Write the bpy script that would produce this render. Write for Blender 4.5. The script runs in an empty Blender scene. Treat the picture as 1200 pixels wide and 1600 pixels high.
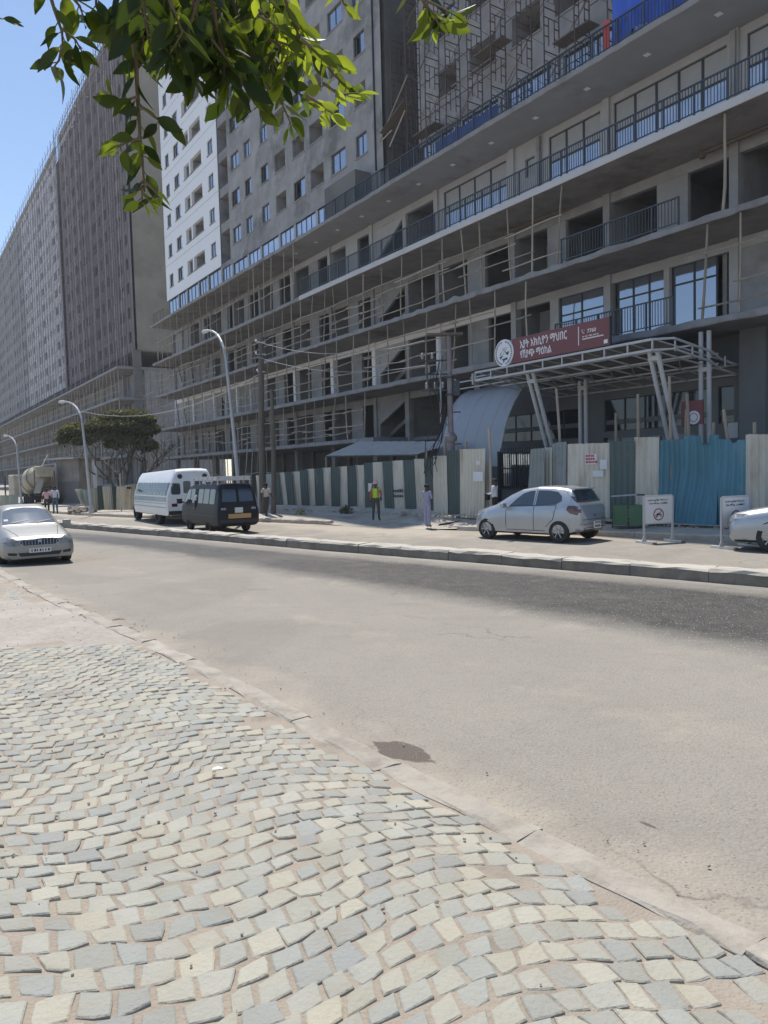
import bpy, bmesh, math, random
from mathutils import Vector, Matrix, noise
from mathutils.bvhtree import BVHTree
from mathutils.geometry import delaunay_2d_cdt
R = math.radians
rnd = random.Random(7)
scene = bpy.context.scene
COL = scene.collection

# ------------------------------------------------------------------ camera
FOC = 1150.0                      # pixels of the 1200 x 1600 photograph
CAM = Vector((0, 0, 2.25))
PITCH = math.atan(65 / FOC)
ROLL = R(1.5)
F = Vector((0, math.cos(PITCH), -math.sin(PITCH)))
R0 = Vector((1, 0, 0)); U0 = Vector((0, math.sin(PITCH), math.cos(PITCH)))
RX = R0 * math.cos(ROLL) - U0 * math.sin(ROLL)
UX = U0 * math.cos(ROLL) + R0 * math.sin(ROLL)
cd = bpy.data.cameras.new('camera'); cam = bpy.data.objects.new('camera', cd); COL.objects.link(cam)
mw = Matrix.Identity(4)
for i in range(3):
    mw[i][0] = RX[i]; mw[i][1] = UX[i]; mw[i][2] = -F[i]; mw[i][3] = CAM[i]
cam.matrix_world = mw
cd.sensor_fit = 'HORIZONTAL'; cd.sensor_width = 36; cd.lens = 36 * FOC / 1200
cd.clip_start = .05; cd.clip_end = 6000
scene.camera = cam

# ------------------------------------------------------------------ light
SUN_EL = R(66); SUN_AZ = R(-14)          # azimuth from +Y towards +X
world = bpy.data.worlds.new("World"); scene.world = world; world.use_nodes = True
wn = world.node_tree; wn.nodes.clear()
wo = wn.nodes.new('ShaderNodeOutputWorld'); wb = wn.nodes.new('ShaderNodeBackground')
sk = wn.nodes.new('ShaderNodeTexSky'); sk.sky_type = 'NISHITA'; sk.sun_disc = False
sk.sun_elevation = SUN_EL; sk.sun_rotation = SUN_AZ
sk.altitude = 300; sk.air_density = 1.0; sk.dust_density = 0.15; sk.ozone_density = 0.7
wb.inputs[1].default_value = 0.137
wn.links.new(sk.outputs[0], wb.inputs[0]); wn.links.new(wb.outputs[0], wo.inputs[0])
sd = bpy.data.lights.new('sun', 'SUN'); sd.energy = 4.0; sd.angle = R(.55); sd.color = (1, .955, .89)
sun = bpy.data.objects.new('sun', sd); COL.objects.link(sun)
SV = Vector((math.sin(SUN_AZ) * math.cos(SUN_EL), math.cos(SUN_AZ) * math.cos(SUN_EL), math.sin(SUN_EL)))
sun.rotation_euler = SV.to_track_quat('Z', 'Y').to_euler(); sun.location = SV * 150
scene.view_settings.view_transform = 'Standard'; scene.view_settings.look = 'None'
scene.view_settings.exposure = 0.30; scene.view_settings.gamma = 1.0
scene.cycles.use_denoising = True
scene.cycles.max_bounces = 6; scene.cycles.diffuse_bounces = 4; scene.cycles.glossy_bounces = 3
scene.cycles.transmission_bounces = 4; scene.cycles.transparent_max_bounces = 6
scene.cycles.sample_clamp_indirect = 4

# ------------------------------------------------------------------ frames
def ray(px, py): return F + RX * ((px - 600) / FOC) - UX * ((py - 800) / FOC)
def G(px, py, z=0.0):
    d = ray(px, py); return CAM + d * ((z - CAM.z) / d.z)
def at_depth(px, py, q): return CAM + ray(px, py) * q
_v = ray(-172, 755); UB = -Vector((_v.x, _v.y, 0)).normalized()     # along the facade, to the right
NB = Vector((UB.y, -UB.x, 0))                                       # out of the facade, to the street
if NB.y > 0: NB = -NB
OB = CAM + ray(700, 732) * 39.0; OB.z = 0
RB = math.atan2(UB.y, UB.x)
def W(s, d, z): return OB + UB * s - NB * d + Vector((0, 0, z))     # d = depth into the building
def Fb(px, py, d=0.0):
    r = ray(px, py); t = (OB - NB * d - CAM).dot(NB) / r.dot(NB); P = CAM + r * t
    return (P - OB).dot(UB), P.z
def SO(P): return (P - OB).dot(UB), -(P - OB).dot(NB)

# ------------------------------------------------------------------ objects
def link(o, parent=None):
    COL.objects.link(o)
    if parent is not None: o.parent = parent
    return o
def tag(o, label, cat, group=None):
    o['label'] = label; o['category'] = cat
    if group: o['group'] = group
    return o
def thing(name, label, cat, loc=(0, 0, 0), rz=0.0, group=None):
    o = bpy.data.objects.new(name, None); o.empty_display_size = .2
    o.location = loc; o.rotation_euler = (0, 0, rz); COL.objects.link(o)
    return tag(o, label, cat, group)
def dup(o, parent=None):
    c = o.copy(); COL.objects.link(c)
    if parent is not None: c.parent = parent
    for ch in list(o.children): dup(ch, c)
    return c

class MB:
    def __init__(s): s.v = []; s.f = []; s.m = []; s.c = []; s.cur = 0; s.col = None; s.xf = None
    def add(s, vs, fs):
        o = len(s.v)
        if s.xf is not None: vs = [s.xf @ Vector(p) for p in vs]
        s.v += [tuple(p) for p in vs]
        for f in fs:
            s.f.append(tuple(i + o for i in f)); s.m.append(s.cur); s.c.append(s.col)
        return s
    def box(s, x0, x1, y0, y1, z0, z1):
        return s.add([(x0, y0, z0), (x1, y0, z0), (x1, y1, z0), (x0, y1, z0), (x0, y0, z1), (x1, y0, z1), (x1, y1, z1), (x0, y1, z1)],
                     [(0, 3, 2, 1), (4, 5, 6, 7), (0, 1, 5, 4), (1, 2, 6, 5), (2, 3, 7, 6), (3, 0, 4, 7)])
    def obox(s, c, sx, sy, sz, M3=None):
        c = Vector(c); M3 = M3 or Matrix.Identity(3)
        vs = [c + M3 @ Vector((x * sx / 2, y * sy / 2, z * sz / 2)) for z in (-1, 1) for (x, y) in ((-1, -1), (1, -1), (1, 1), (-1, 1))]
        return s.add(vs, [(0, 3, 2, 1), (4, 5, 6, 7), (0, 1, 5, 4), (1, 2, 6, 5), (2, 3, 7, 6), (3, 0, 4, 7)])
    def bar(s, a, b, w, h=None):
        a = Vector(a); b = Vector(b); h = h or w; d = (b - a); L = d.length
        if L < 1e-6: return s
        d /= L; up = Vector((0, 0, 1)) if abs(d.z) < .95 else Vector((1, 0, 0))
        x = d.cross(up).normalized(); y = x.cross(d)
        M3 = Matrix((x, d, y)).transposed()
        return s.obox((a + b) / 2, w, L, h, M3)
    def tube(s, pts, r, n=6, cap=True):
        pts = [Vector(p) for p in pts]; rs = r if isinstance(r, (list, tuple)) else [r] * len(pts)
        vs = []; prev = None
        for i, p in enumerate(pts):
            d = (pts[min(i + 1, len(pts) - 1)] - pts[max(i - 1, 0)]).normalized()
            if prev is None:
                up = Vector((0, 0, 1)) if abs(d.z) < .9 else Vector((1, 0, 0)); x = d.cross(up).normalized()
            else: x = (prev - d * prev.dot(d)).normalized()
            prev = x; y = d.cross(x)
            for k in range(n):
                a = 2 * math.pi * k / n; vs.append(p + (x * math.cos(a) + y * math.sin(a)) * rs[i])
        fs = []
        for i in range(len(pts) - 1):
            for k in range(n):
                a = i * n + k; b = i * n + (k + 1) % n; fs.append((a, b, b + n, a + n))
        if cap:
            fs.append(tuple(range(n - 1, -1, -1))); fs.append(tuple(range((len(pts) - 1) * n, len(pts) * n)))
        return s.add(vs, fs)
    def prism(s, poly, fr, a, b, flip=False):
        # poly of (x,y) pairs, fr(x,y,t)->point, extruded from t=a to t=b
        n = len(poly); vs = [fr(x, y, a) for x, y in poly] + [fr(x, y, b) for x, y in poly]
        fs = [tuple(range(n - 1, -1, -1)), tuple(range(n, 2 * n))] + [(i, (i + 1) % n, (i + 1) % n + n, i + n) for i in range(n)]
        return s.add(vs, fs)
    def lathe(s, prof, n=16, c=(0, 0, 0), axis='z', cap=True):
        vs = []; c = Vector(c)
        for (r, h) in prof:
            for k in range(n):
                a = 2 * math.pi * k / n; x, y = r * math.cos(a), r * math.sin(a)
                vs.append(c + (Vector((x, y, h)) if axis == 'z' else Vector((x, h, y)) if axis == 'y' else Vector((h, x, y))))
        fs = []
        for i in range(len(prof) - 1):
            for k in range(n):
                a = i * n + k; b = i * n + (k + 1) % n; fs.append((a, b, b + n, a + n))
        if cap:
            fs.append(tuple(range(n - 1, -1, -1))); fs.append(tuple(range((len(prof) - 1) * n, len(prof) * n)))
        return s.add(vs, fs)
    def mesh(s, name, mats, smooth=False):
        me = bpy.data.meshes.new(name); me.from_pydata(s.v, [], s.f)
        for m in (mats if isinstance(mats, (list, tuple)) else [mats]): me.materials.append(m)
        me.polygons.foreach_set('material_index', s.m)
        if any(c is not None for c in s.c):
            at = me.attributes.new('tint', 'FLOAT_COLOR', 'CORNER'); buf = []
            for f, c in zip(s.f, s.c): buf += list((c or (1, 1, 1)) + (1,) if len(c or (1, 1, 1)) == 3 else c) * len(f)
            at.data.foreach_set('color', buf)
        if smooth: me.polygons.foreach_set('use_smooth', [True] * len(s.f))
        me.update()
        return me
    def build(s, name, mats, parent=None, smooth=False, kind=None):
        me = s.mesh(name, mats, smooth)
        bm = bmesh.new(); bm.from_mesh(me); bmesh.ops.recalc_face_normals(bm, faces=bm.faces); bm.to_mesh(me); bm.free()
        o = bpy.data.objects.new(name, me); link(o, parent)
        if kind: o['kind'] = kind
        return o
def inst(name, me, parent, loc=(0, 0, 0), rot=(0, 0, 0), scale=(1, 1, 1)):
    o = bpy.data.objects.new(name, me); link(o, parent); o.location = loc; o.rotation_euler = rot; o.scale = scale
    return o
def part_box(name, m, parent, *a): return MB().box(*a).build(name, m, parent)
def smooth_angle(o, ang=35):
    me = o.data; me.polygons.foreach_set('use_smooth', [True] * len(me.polygons))
    try: me.set_sharp_from_angle(angle=R(ang))
    except Exception: pass
    return o

# ------------------------------------------------------------------ materials
def nd(nt, t, **kw):
    n = nt.nodes.new(t)
    for k, v in kw.items(): setattr(n, k, v)
    return n
def mat(name, c1, c2=None, rough=.85, scale=3.0, amount=1.0, bump=0.0, bscale=None, metal=0.0, c3=None, s3=.6, t3=(.5, .7),
        stretch=None, rnd_val=0.0, spec=None, coat=0.0, tint=False, detail=5, world=False, rough2=None, emit=None):
    m = bpy.data.materials.new(name); m.use_nodes = True; nt = m.node_tree; L = nt.links
    b = nt.nodes['Principled BSDF']; b.inputs['Roughness'].default_value = rough; b.inputs['Metallic'].default_value = metal
    if spec is not None: b.inputs['Specular IOR Level'].default_value = spec
    if coat: b.inputs['Coat Weight'].default_value = coat; b.inputs['Coat Roughness'].default_value = .05
    b.inputs['Base Color'].default_value = (*c1, 1)
    vec = None
    if c2 is not None or bump or c3 is not None or rough2 is not None:
        if world: vec = nd(nt, 'ShaderNodeNewGeometry').outputs['Position']
        else: vec = nd(nt, 'ShaderNodeTexCoord').outputs['Object']
        if stretch:
            mp = nd(nt, 'ShaderNodeMapping'); mp.inputs['Scale'].default_value = stretch; L.new(vec, mp.inputs['Vector']); vec = mp.outputs[0]
    out = None
    def noise_(sc, det=detail, ro=.6):
        n = nd(nt, 'ShaderNodeTexNoise'); n.inputs['Scale'].default_value = sc; n.inputs['Detail'].default_value = det; n.inputs['Roughness'].default_value = ro
        L.new(vec, n.inputs['Vector']); return n.outputs['Fac']
    def ramp(f, a, b_):
        r = nd(nt, 'ShaderNodeMapRange'); r.inputs[1].default_value = a; r.inputs[2].default_value = b_; L.new(f, r.inputs[0]); return r.outputs[0]
    def mix(f, a, b_, mode='MIX'):
        x = nd(nt, 'ShaderNodeMix', data_type='RGBA', blend_type=mode)
        for sck, val in ((x.inputs['Factor'], f), (x.inputs['A'], a), (x.inputs['B'], b_)):
            if hasattr(val, 'default_value') or hasattr(val, 'is_linked'): L.new(val, sck)
            elif isinstance(val, (int, float)): sck.default_value = val
            else: sck.default_value = (*val, 1)
        return x.outputs['Result']
    if c2 is not None:
        f = ramp(noise_(scale), .5 - .25 / max(amount, .01), .5 + .25 / max(amount, .01)); out = mix(f, c1, c2)
        if rough2 is not None:
            r = nd(nt, 'ShaderNodeMapRange'); r.inputs[3].default_value = rough; r.inputs[4].default_value = rough2; L.new(f, r.inputs[0]); L.new(r.outputs[0], b.inputs['Roughness'])
    if c3 is not None:
        f = ramp(noise_(s3, 6, .65), *t3); out = mix(f, out if out is not None else c1, c3)
    if tint:
        a = nd(nt, 'ShaderNodeAttribute', attribute_name='tint'); out = mix(1.0, out if out is not None else c1, a.outputs['Color'], 'MULTIPLY')
    if rnd_val:
        oi = nd(nt, 'ShaderNodeObjectInfo'); r = nd(nt, 'ShaderNodeMapRange'); r.inputs[3].default_value = 1 - rnd_val; r.inputs[4].default_value = 1 + rnd_val
        L.new(oi.outputs['Random'], r.inputs[0]); hs = nd(nt, 'ShaderNodeHueSaturation'); L.new(r.outputs[0], hs.inputs['Value'])
        if out is not None: L.new(out, hs.inputs['Color'])
        else: hs.inputs['Color'].default_value = (*c1, 1)
        out = hs.outputs[0]
    if out is not None: L.new(out, b.inputs['Base Color'])
    if bump:
        bp = nd(nt, 'ShaderNodeBump'); bp.inputs['Strength'].default_value = bump; bp.inputs['Distance'].default_value = .02
        L.new(noise_(bscale or scale * 4, 6), bp.inputs['Height']); L.new(bp.outputs[0], b.inputs['Normal'])
    return m
def g(v, w=0.0): return (v * (1 + w), v, v * (1 - w))

M = {}
M['concrete'] = mat('concrete_slab', g(.21, .0), g(.30, .01), .9, 1.6, bump=.4, bscale=9, c3=g(.13, .06), s3=.5, t3=(.52, .75))
M['soffit'] = mat('raw_concrete_soffit', g(.20, .06), g(.29, .05), .92, 1.1, bump=.25, bscale=6, c3=g(.11, .1), s3=.35, t3=(.5, .72))
M['soffit_white'] = mat('painted_soffit', g(.28, .01), g(.34, .01), .85, .8, c3=g(.20, .03), s3=.5, t3=(.55, .75))
M['plaster'] = mat('grey_plaster', g(.24, .0), g(.35, .0), .9, 1.2, bump=.15, bscale=12, c3=g(.17, .04), s3=.7, t3=(.55, .8))
M['plaster_light'] = mat('light_plaster', g(.36, -.01), g(.46, -.01), .88, .9, c3=g(.31, .0), s3=.8, t3=(.58, .8))
M['white_wall'] = mat('white_paint_wall', g(.46, .0), g(.56, .0), .85, .8, c3=g(.38, .04), s3=1.2, t3=(.6, .85))
M['dark_wall'] = mat('dark_grey_render', g(.16, -.05), g(.2, -.03), .85, 1.0)
M['room'] = mat('bare_room_wall', g(.26, .0), g(.36, .0), .92, .8, c3=g(.24, .02), s3=.5)
M['tower'] = mat('weathered_tower_render', g(.24, .015), g(.37, .01), .92, .55, amount=1.4, bump=.35, bscale=7, c3=(.165, .165, .155), s3=.28, t3=(.5, .66), detail=9)
M['tower_brown'] = mat('brown_tower_render', (.19, .175, .175), (.28, .26, .26), .92, .35, amount=1.3, c3=(.19, .17, .16), s3=.15, t3=(.5, .66))
M['tower_pale'] = mat('pale_tower_render', (.50, .50, .52), (.60, .60, .62), .92, .3, c3=(.40, .39, .39), s3=.12, t3=(.52, .66))
M['tower_blue'] = mat('grey_tower_render', (.30, .31, .315), (.37, .38, .385), .92, .3, c3=(.24, .24, .24), s3=.15, t3=(.5, .66))
M['end_wall'] = mat('raw_end_wall', (.24, .23, .20), (.32, .305, .26), .92, .35, amount=1.3, bump=.3, bscale=6, c3=(.21, .195, .16), s3=.2, t3=(.5, .68))
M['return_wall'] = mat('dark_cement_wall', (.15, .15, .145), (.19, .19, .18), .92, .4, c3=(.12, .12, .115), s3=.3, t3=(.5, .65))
M['cladding'] = mat('white_cladding', g(.80, .0), g(.84, .0), .55, .4)
M['void'] = mat('unlit_room_surface', g(.14, .05), g(.19, .05), .95, 1.0)  # dark base colour stands in for shade inside rooms and openings
def glass(name, base, metal, rough=.04, bump=0.0):
    m = mat(name, base, rough=rough, metal=metal, spec=.8)
    if bump:
        nt = m.node_tree; tc = nd(nt, 'ShaderNodeTexCoord'); n = nd(nt, 'ShaderNodeTexNoise'); n.inputs['Scale'].default_value = 1.3
        bp = nd(nt, 'ShaderNodeBump'); bp.inputs['Strength'].default_value = bump; bp.inputs['Distance'].default_value = .02
        nt.links.new(tc.outputs['Object'], n.inputs['Vector']); nt.links.new(n.outputs['Fac'], bp.inputs['Height']); nt.links.new(bp.outputs[0], nt.nodes['Principled BSDF'].inputs['Normal'])
    return m
M['glass'] = glass('reflective_blue_glass', (.36, .40, .47), .75, .05, .12)
M['glass_dark'] = glass('dark_window_glass', (.04, .05, .065), .35, .05, .1)
M['blind'] = mat('grey_roller_blind', g(.34, -.02), g(.4, -.02), .6, 2, coat=.5)
M['film'] = mat('pale_blue_plastic_film', (.34, .50, .80), (.56, .69, .92), .3, 1.6, coat=.6)
M['frame'] = mat('dark_window_frame', (.035, .045, .055), rough=.5)
M['rail'] = mat('dark_steel_railing', (.03, .045, .06), (.05, .065, .085), .5, 4)
M['steel_red'] = mat('rusty_scaffold_steel', (.13, .10, .10), (.21, .165, .16), .75, 6)
M['steel_frame'] = mat('dark_rusty_frame_steel', (.06, .042, .04), (.12, .08, .075), .75, 6)
M['steel_grey'] = mat('dull_scaffold_steel', (.17, .15, .16), (.27, .24, .25), .7, 3)
M['white_steel'] = mat('white_painted_steel', g(.44, .0), g(.54, .0), .5, 3, c3=g(.32, .06), s3=2, t3=(.6, .8))
M['galv'] = mat('galvanised_steel', (.34, .36, .38), (.44, .46, .48), .5, 2.5, metal=.3)
M['pole'] = mat('weathered_eucalyptus_pole', (.26, .22, .175), (.42, .37, .3), .9, 5, stretch=(1, 1, .15), bump=.3, rnd_val=.3)
M['wood_dark'] = mat('dark_treated_pole', (.10, .085, .07), (.17, .145, .12), .9, 4, stretch=(3, 3, .2), bump=.3)
M['cable'] = mat('black_cable', (.02, .02, .022), rough=.6)
M['tin_cream'] = mat('cream_corrugated_tin', (.52, .485, .40), (.64, .61, .525), .6, 1.4, c3=(.34, .27, .185), s3=1.3, t3=(.5, .75), stretch=(1, 1, .35), rnd_val=.06)
M['tin_green'] = mat('dark_green_corrugated_tin', (.055, .085, .08), (.085, .12, .115), .55, 1.6, c3=(.2, .23, .22), s3=1.5, t3=(.62, .78), stretch=(1, 1, .4), rnd_val=.15)
M['tin_blue'] = mat('blue_corrugated_tin', (.06, .185, .25), (.085, .24, .31), .55, 1.2, c3=(.17, .27, .31), s3=1.2, t3=(.55, .75), stretch=(1, 1, .4), rnd_val=.08)
M['tin_grey'] = mat('grey_green_tin', (.22, .25, .25), (.30, .33, .32), .55, 1.6, c3=(.15, .15, .14), s3=1.2, t3=(.56, .8))
M['tin_roof'] = mat('grey_tin_roof', (.40, .385, .355), (.48, .46, .43), .8, 1.2, c3=(.30, .26, .22), s3=1, t3=(.55, .8))
M['aqua'] = mat('pale_aqua_tin', (.30, .42, .42), (.40, .5, .49), .6, 1.5)
M['awning'] = mat('blue_grey_metal_sheet', (.31, .32, .335), (.37, .38, .395), .45, .8, metal=.1, c3=(.26, .27, .28), s3=.7)
M['maroon'] = mat('maroon_sign_sheet', (.165, .045, .05), (.185, .055, .06), .5, .8)
M['white'] = mat('white_sign_paint', g(.78, .0), g(.8, .0), .5, 3)
M['signboard'] = mat('dusty_white_board', g(.62, .02), g(.72, .02), .6, 2, c3=g(.5, .06), s3=1.5, t3=(.55, .8))
M['ink'] = mat('dark_print', (.03, .03, .04), rough=.6)
M['navy_ink'] = mat('navy_print', (.05, .07, .14), rough=.6)
M['red_print'] = mat('dark_red_print', (.22, .02, .035), rough=.6)
M['red'] = mat('red_print', (.42, .04, .06), rough=.6)
M['paper'] = mat('white_paper', g(.62, -.02), g(.72, -.02), .8, 4)
M['tarp_blue'] = mat('blue_tarpaulin', (.02, .07, .42), (.04, .12, .55), .45, 1.5, bump=.5, bscale=2.5)
M['net_blue'] = mat('blue_debris_net', (.035, .07, .24), (.06, .11, .32), .7, 2.5, bump=.5, bscale=4)
M['cloth_red'] = mat('red_cloth', (.5, .06, .05), (.62, .1, .08), .8, 3)
M['tyre'] = mat('tyre_rubber', (.018, .018, .018), (.035, .034, .032), .85, 8)
M['alloy'] = mat('alloy_wheel', (.45, .46, .47), rough=.35, metal=.7)
M['dark_plastic'] = mat('black_plastic', (.02, .02, .022), rough=.5)
M['under'] = mat('dusty_underbody', (.03, .028, .026), rough=.9)
M['silver'] = mat('silver_car_paint', (.40, .42, .45), (.44, .46, .49), .32, 2, metal=.6, coat=.4)
M['silver_warm'] = mat('dusty_silver_car_paint', (.30, .295, .28), (.34, .335, .32), .46, 2, metal=.5, coat=.1)
M['van_paint'] = mat('faded_black_van_paint', (.010, .011, .014), (.016, .016, .02), .5, 2, spec=.3)
M['bus_white'] = mat('white_bus_paint', g(.70, .0), g(.76, .0), .45, 1, coat=.2, c3=g(.55, .05), s3=1, t3=(.6, .8))
M['bus_stripe'] = mat('grey_teal_bus_stripe', (.21, .30, .33), (.25, .34, .37), .45, 2, coat=.2)
M['car_glass'] = glass('car_window_glass', (.06, .08, .10), .35, .03)
M['windscreen'] = glass('sky_reflecting_windscreen', (.27, .29, .30), .6, .03)
M['bus_glass'] = mat('dark_bus_window_glass', (.035, .042, .05), rough=.15, spec=.35)
M['dark_opening'] = mat('window_opening_shade', (.045, .045, .05), (.07, .07, .075), .9, 1)  # dark sheet colour painted for the shade inside far windows
M['steel_light'] = mat('pale_scaffold_steel', (.34, .31, .34), (.46, .43, .46), .6, 3)
M['lamp_clear'] = mat('headlamp_lens', (.10, .10, .10), (.32, .32, .32), .12, 14, coat=.6)
M['lamp_red'] = mat('dark_red_tail_lamp', (.06, .015, .015), (.13, .02, .02), .15, 8, coat=1)
M['plate_white'] = mat('white_number_plate', (.6, .6, .58), rough=.5)
M['plate_orange'] = mat('orange_number_plate', (.52, .30, .10), (.45, .27, .12), .5, 8)
M['mixer'] = mat('dusty_mixer_drum', (.40, .36, .27), (.52, .47, .37), .8, 1.5, c3=(.26, .23, .18), s3=.8)
M['bin_green'] = mat('green_bin_sheet', (.05, .15, .075), (.075, .19, .10), .5, 3, c3=(.16, .18, .13), s3=2, t3=(.6, .8))
M['stone'] = mat('dark_stone', (.14, .12, .10), (.22, .19, .16), .95, 4, bump=.6)
M['skin'] = mat('dark_brown_skin', (.075, .04, .026), rough=.55)
M['hair'] = mat('black_hair', (.012, .010, .010), rough=.8)
def cloth(n, c): return mat(n, c, tuple(x * .82 for x in c), .9, 6, bump=.3, bscale=9)
M['c_white'] = cloth('white_shirt_cloth', (.66, .66, .72)); M['c_cream'] = cloth('cream_shirt_cloth', (.55, .5, .42)); M['c_black'] = cloth('black_trouser_cloth', (.02, .02, .024))
M['c_grey'] = cloth('dark_grey_trouser_cloth', (.06, .058, .055)); M['c_lav'] = cloth('lavender_uniform_cloth', (.30, .31, .44)); M['c_vest'] = cloth('lime_vest_cloth', (.42, .72, .05))
M['c_dark'] = cloth('dark_work_cloth', (.05, .045, .045)); M['c_red'] = cloth('rust_sleeve_cloth', (.35, .12, .09)); M['c_teal'] = cloth('teal_shirt_cloth', (.08, .16, .19)); M['c_pink'] = cloth('pink_helmet_shell', (.7, .45, .45))
M['shoe'] = mat('dark_shoe_leather', (.02, .018, .016), rough=.6)
M['bark'] = mat('grey_bark', (.07, .058, .045), (.12, .10, .08), .95, 5, bump=.7, stretch=(1, 1, .3))
M['twig'] = mat('brown_twig', (.10, .08, .05), (.16, .13, .08), .85, 20)
def leaf_mat(name, dark, light, trans, tw=.4, spec=.35, rough=.42):
    m = bpy.data.materials.new(name); m.use_nodes = True; nt = m.node_tree; L = nt.links; b = nt.nodes['Principled BSDF']; out = nt.nodes['Material Output']
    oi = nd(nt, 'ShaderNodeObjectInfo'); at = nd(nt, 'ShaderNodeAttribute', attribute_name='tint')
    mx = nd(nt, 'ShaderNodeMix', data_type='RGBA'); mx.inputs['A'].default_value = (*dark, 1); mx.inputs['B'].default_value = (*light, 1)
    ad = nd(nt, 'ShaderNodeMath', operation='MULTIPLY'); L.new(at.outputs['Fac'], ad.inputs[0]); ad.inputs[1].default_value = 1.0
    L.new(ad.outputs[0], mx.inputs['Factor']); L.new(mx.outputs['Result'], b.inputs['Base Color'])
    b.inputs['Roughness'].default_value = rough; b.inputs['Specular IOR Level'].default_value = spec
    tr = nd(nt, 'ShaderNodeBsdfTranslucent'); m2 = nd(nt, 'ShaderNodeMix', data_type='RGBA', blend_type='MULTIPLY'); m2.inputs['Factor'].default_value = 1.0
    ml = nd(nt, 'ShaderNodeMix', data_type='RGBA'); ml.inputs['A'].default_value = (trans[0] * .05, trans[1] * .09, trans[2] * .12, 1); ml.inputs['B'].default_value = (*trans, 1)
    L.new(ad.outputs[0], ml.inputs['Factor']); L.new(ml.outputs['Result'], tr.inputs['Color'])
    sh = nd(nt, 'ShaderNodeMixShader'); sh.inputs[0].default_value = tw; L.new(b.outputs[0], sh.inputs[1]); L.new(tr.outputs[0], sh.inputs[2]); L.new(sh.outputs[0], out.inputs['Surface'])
    return m
M['leaf'] = leaf_mat('glossy_tree_leaf', (.010, .024, .009), (.15, .21, .025), (.66, .78, .05), .40)
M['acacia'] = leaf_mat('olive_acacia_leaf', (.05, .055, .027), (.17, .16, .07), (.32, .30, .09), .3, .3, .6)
M['shrub'] = leaf_mat('dusty_shrub_leaf', (.05, .06, .035), (.12, .13, .08), (.2, .25, .08), .2, .2, .7)
# ------------------------------------------------------------------ ground, roads, kerbs
def struct(o, label=None):
    o['kind'] = 'structure'
    if label: o['label'] = label
    return o
def pl_sample(pts, n):
    ls = [0]
    for a, b in zip(pts, pts[1:]): ls.append(ls[-1] + (b - a).length)
    out = []
    for i in range(n):
        t = ls[-1] * i / (n - 1); k = 0
        while k < len(pts) - 2 and ls[k + 1] < t: k += 1
        f = (t - ls[k]) / max(1e-6, ls[k + 1] - ls[k]); out.append(pts[k].lerp(pts[k + 1], f))
    return out
def pl_dist(p, pts):
    best = 1e9
    for a, b in zip(pts, pts[1:]):
        d = b - a; t = max(0, min(1, (p - a).dot(d) / d.length_squared)); best = min(best, (p - a - d * t).length)
    return best
def V2(x, y): return Vector((x, y, 0))
flat = lambda p: Vector((p.x, p.y, 0))
kpx = [(0, 889), (89, 934), (250, 1003), (400, 1075), (595, 1178), (773, 1262), (1000, 1373), (1200, 1464)]
kerbN = [flat(G(x, y, .28)) for x, y in kpx]
kerbN = [kerbN[0] + V2(-34, 34), kerbN[0] + V2(-12, 13)] + kerbN + [kerbN[-1] + V2(3.3, -5), kerbN[-1] + V2(20, -30)]
med = [flat(G(x, y)) for x, y in [(100, 825), (300, 842), (500, 860), (800, 884), (1200, 918)]]
med = [med[0] + V2(-80, 96), med[0] + V2(-22, 24)] + med + [med[-1] + V2(7, -7.4), med[-1] + V2(40, -42)]
MEDW = .55
def offs(pl, w):       # shift a polyline away from the viewer's side
    o = []
    for i, p in enumerate(pl):
        d = (pl[min(i + 1, len(pl) - 1)] - pl[max(i - 1, 0)]).normalized(); o.append(p + Vector((-d.y, d.x, 0)) * w)
    return o
medB = offs(med, MEDW)
fk = [flat(G(x, y)) for x, y in [(125, 805), (208, 809), (400, 815), (650, 826), (950, 838), (1160, 847)]]
fk = [fk[0] + V2(-75, 95), fk[0] + V2(-16, 17)] + fk + [fk[-1] + V2(5, -5), fk[-1] + V2(40, -40)]
fence_line = [W(-190, -9, 0), W(-80, -9, 0), W(-45, -8.6, 0), W(-14, -8.3, 0), W(-5, -7.0, 0), W(1, -5.9, 0), W(8.6, -5.6, 0), W(11, -4.0, 0), W(17, -3.85, 0), W(21, -3.6, 0), W(26, -1, 0), W(40, 5, 0)]
fence_line = [flat(p) for p in fence_line]

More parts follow.
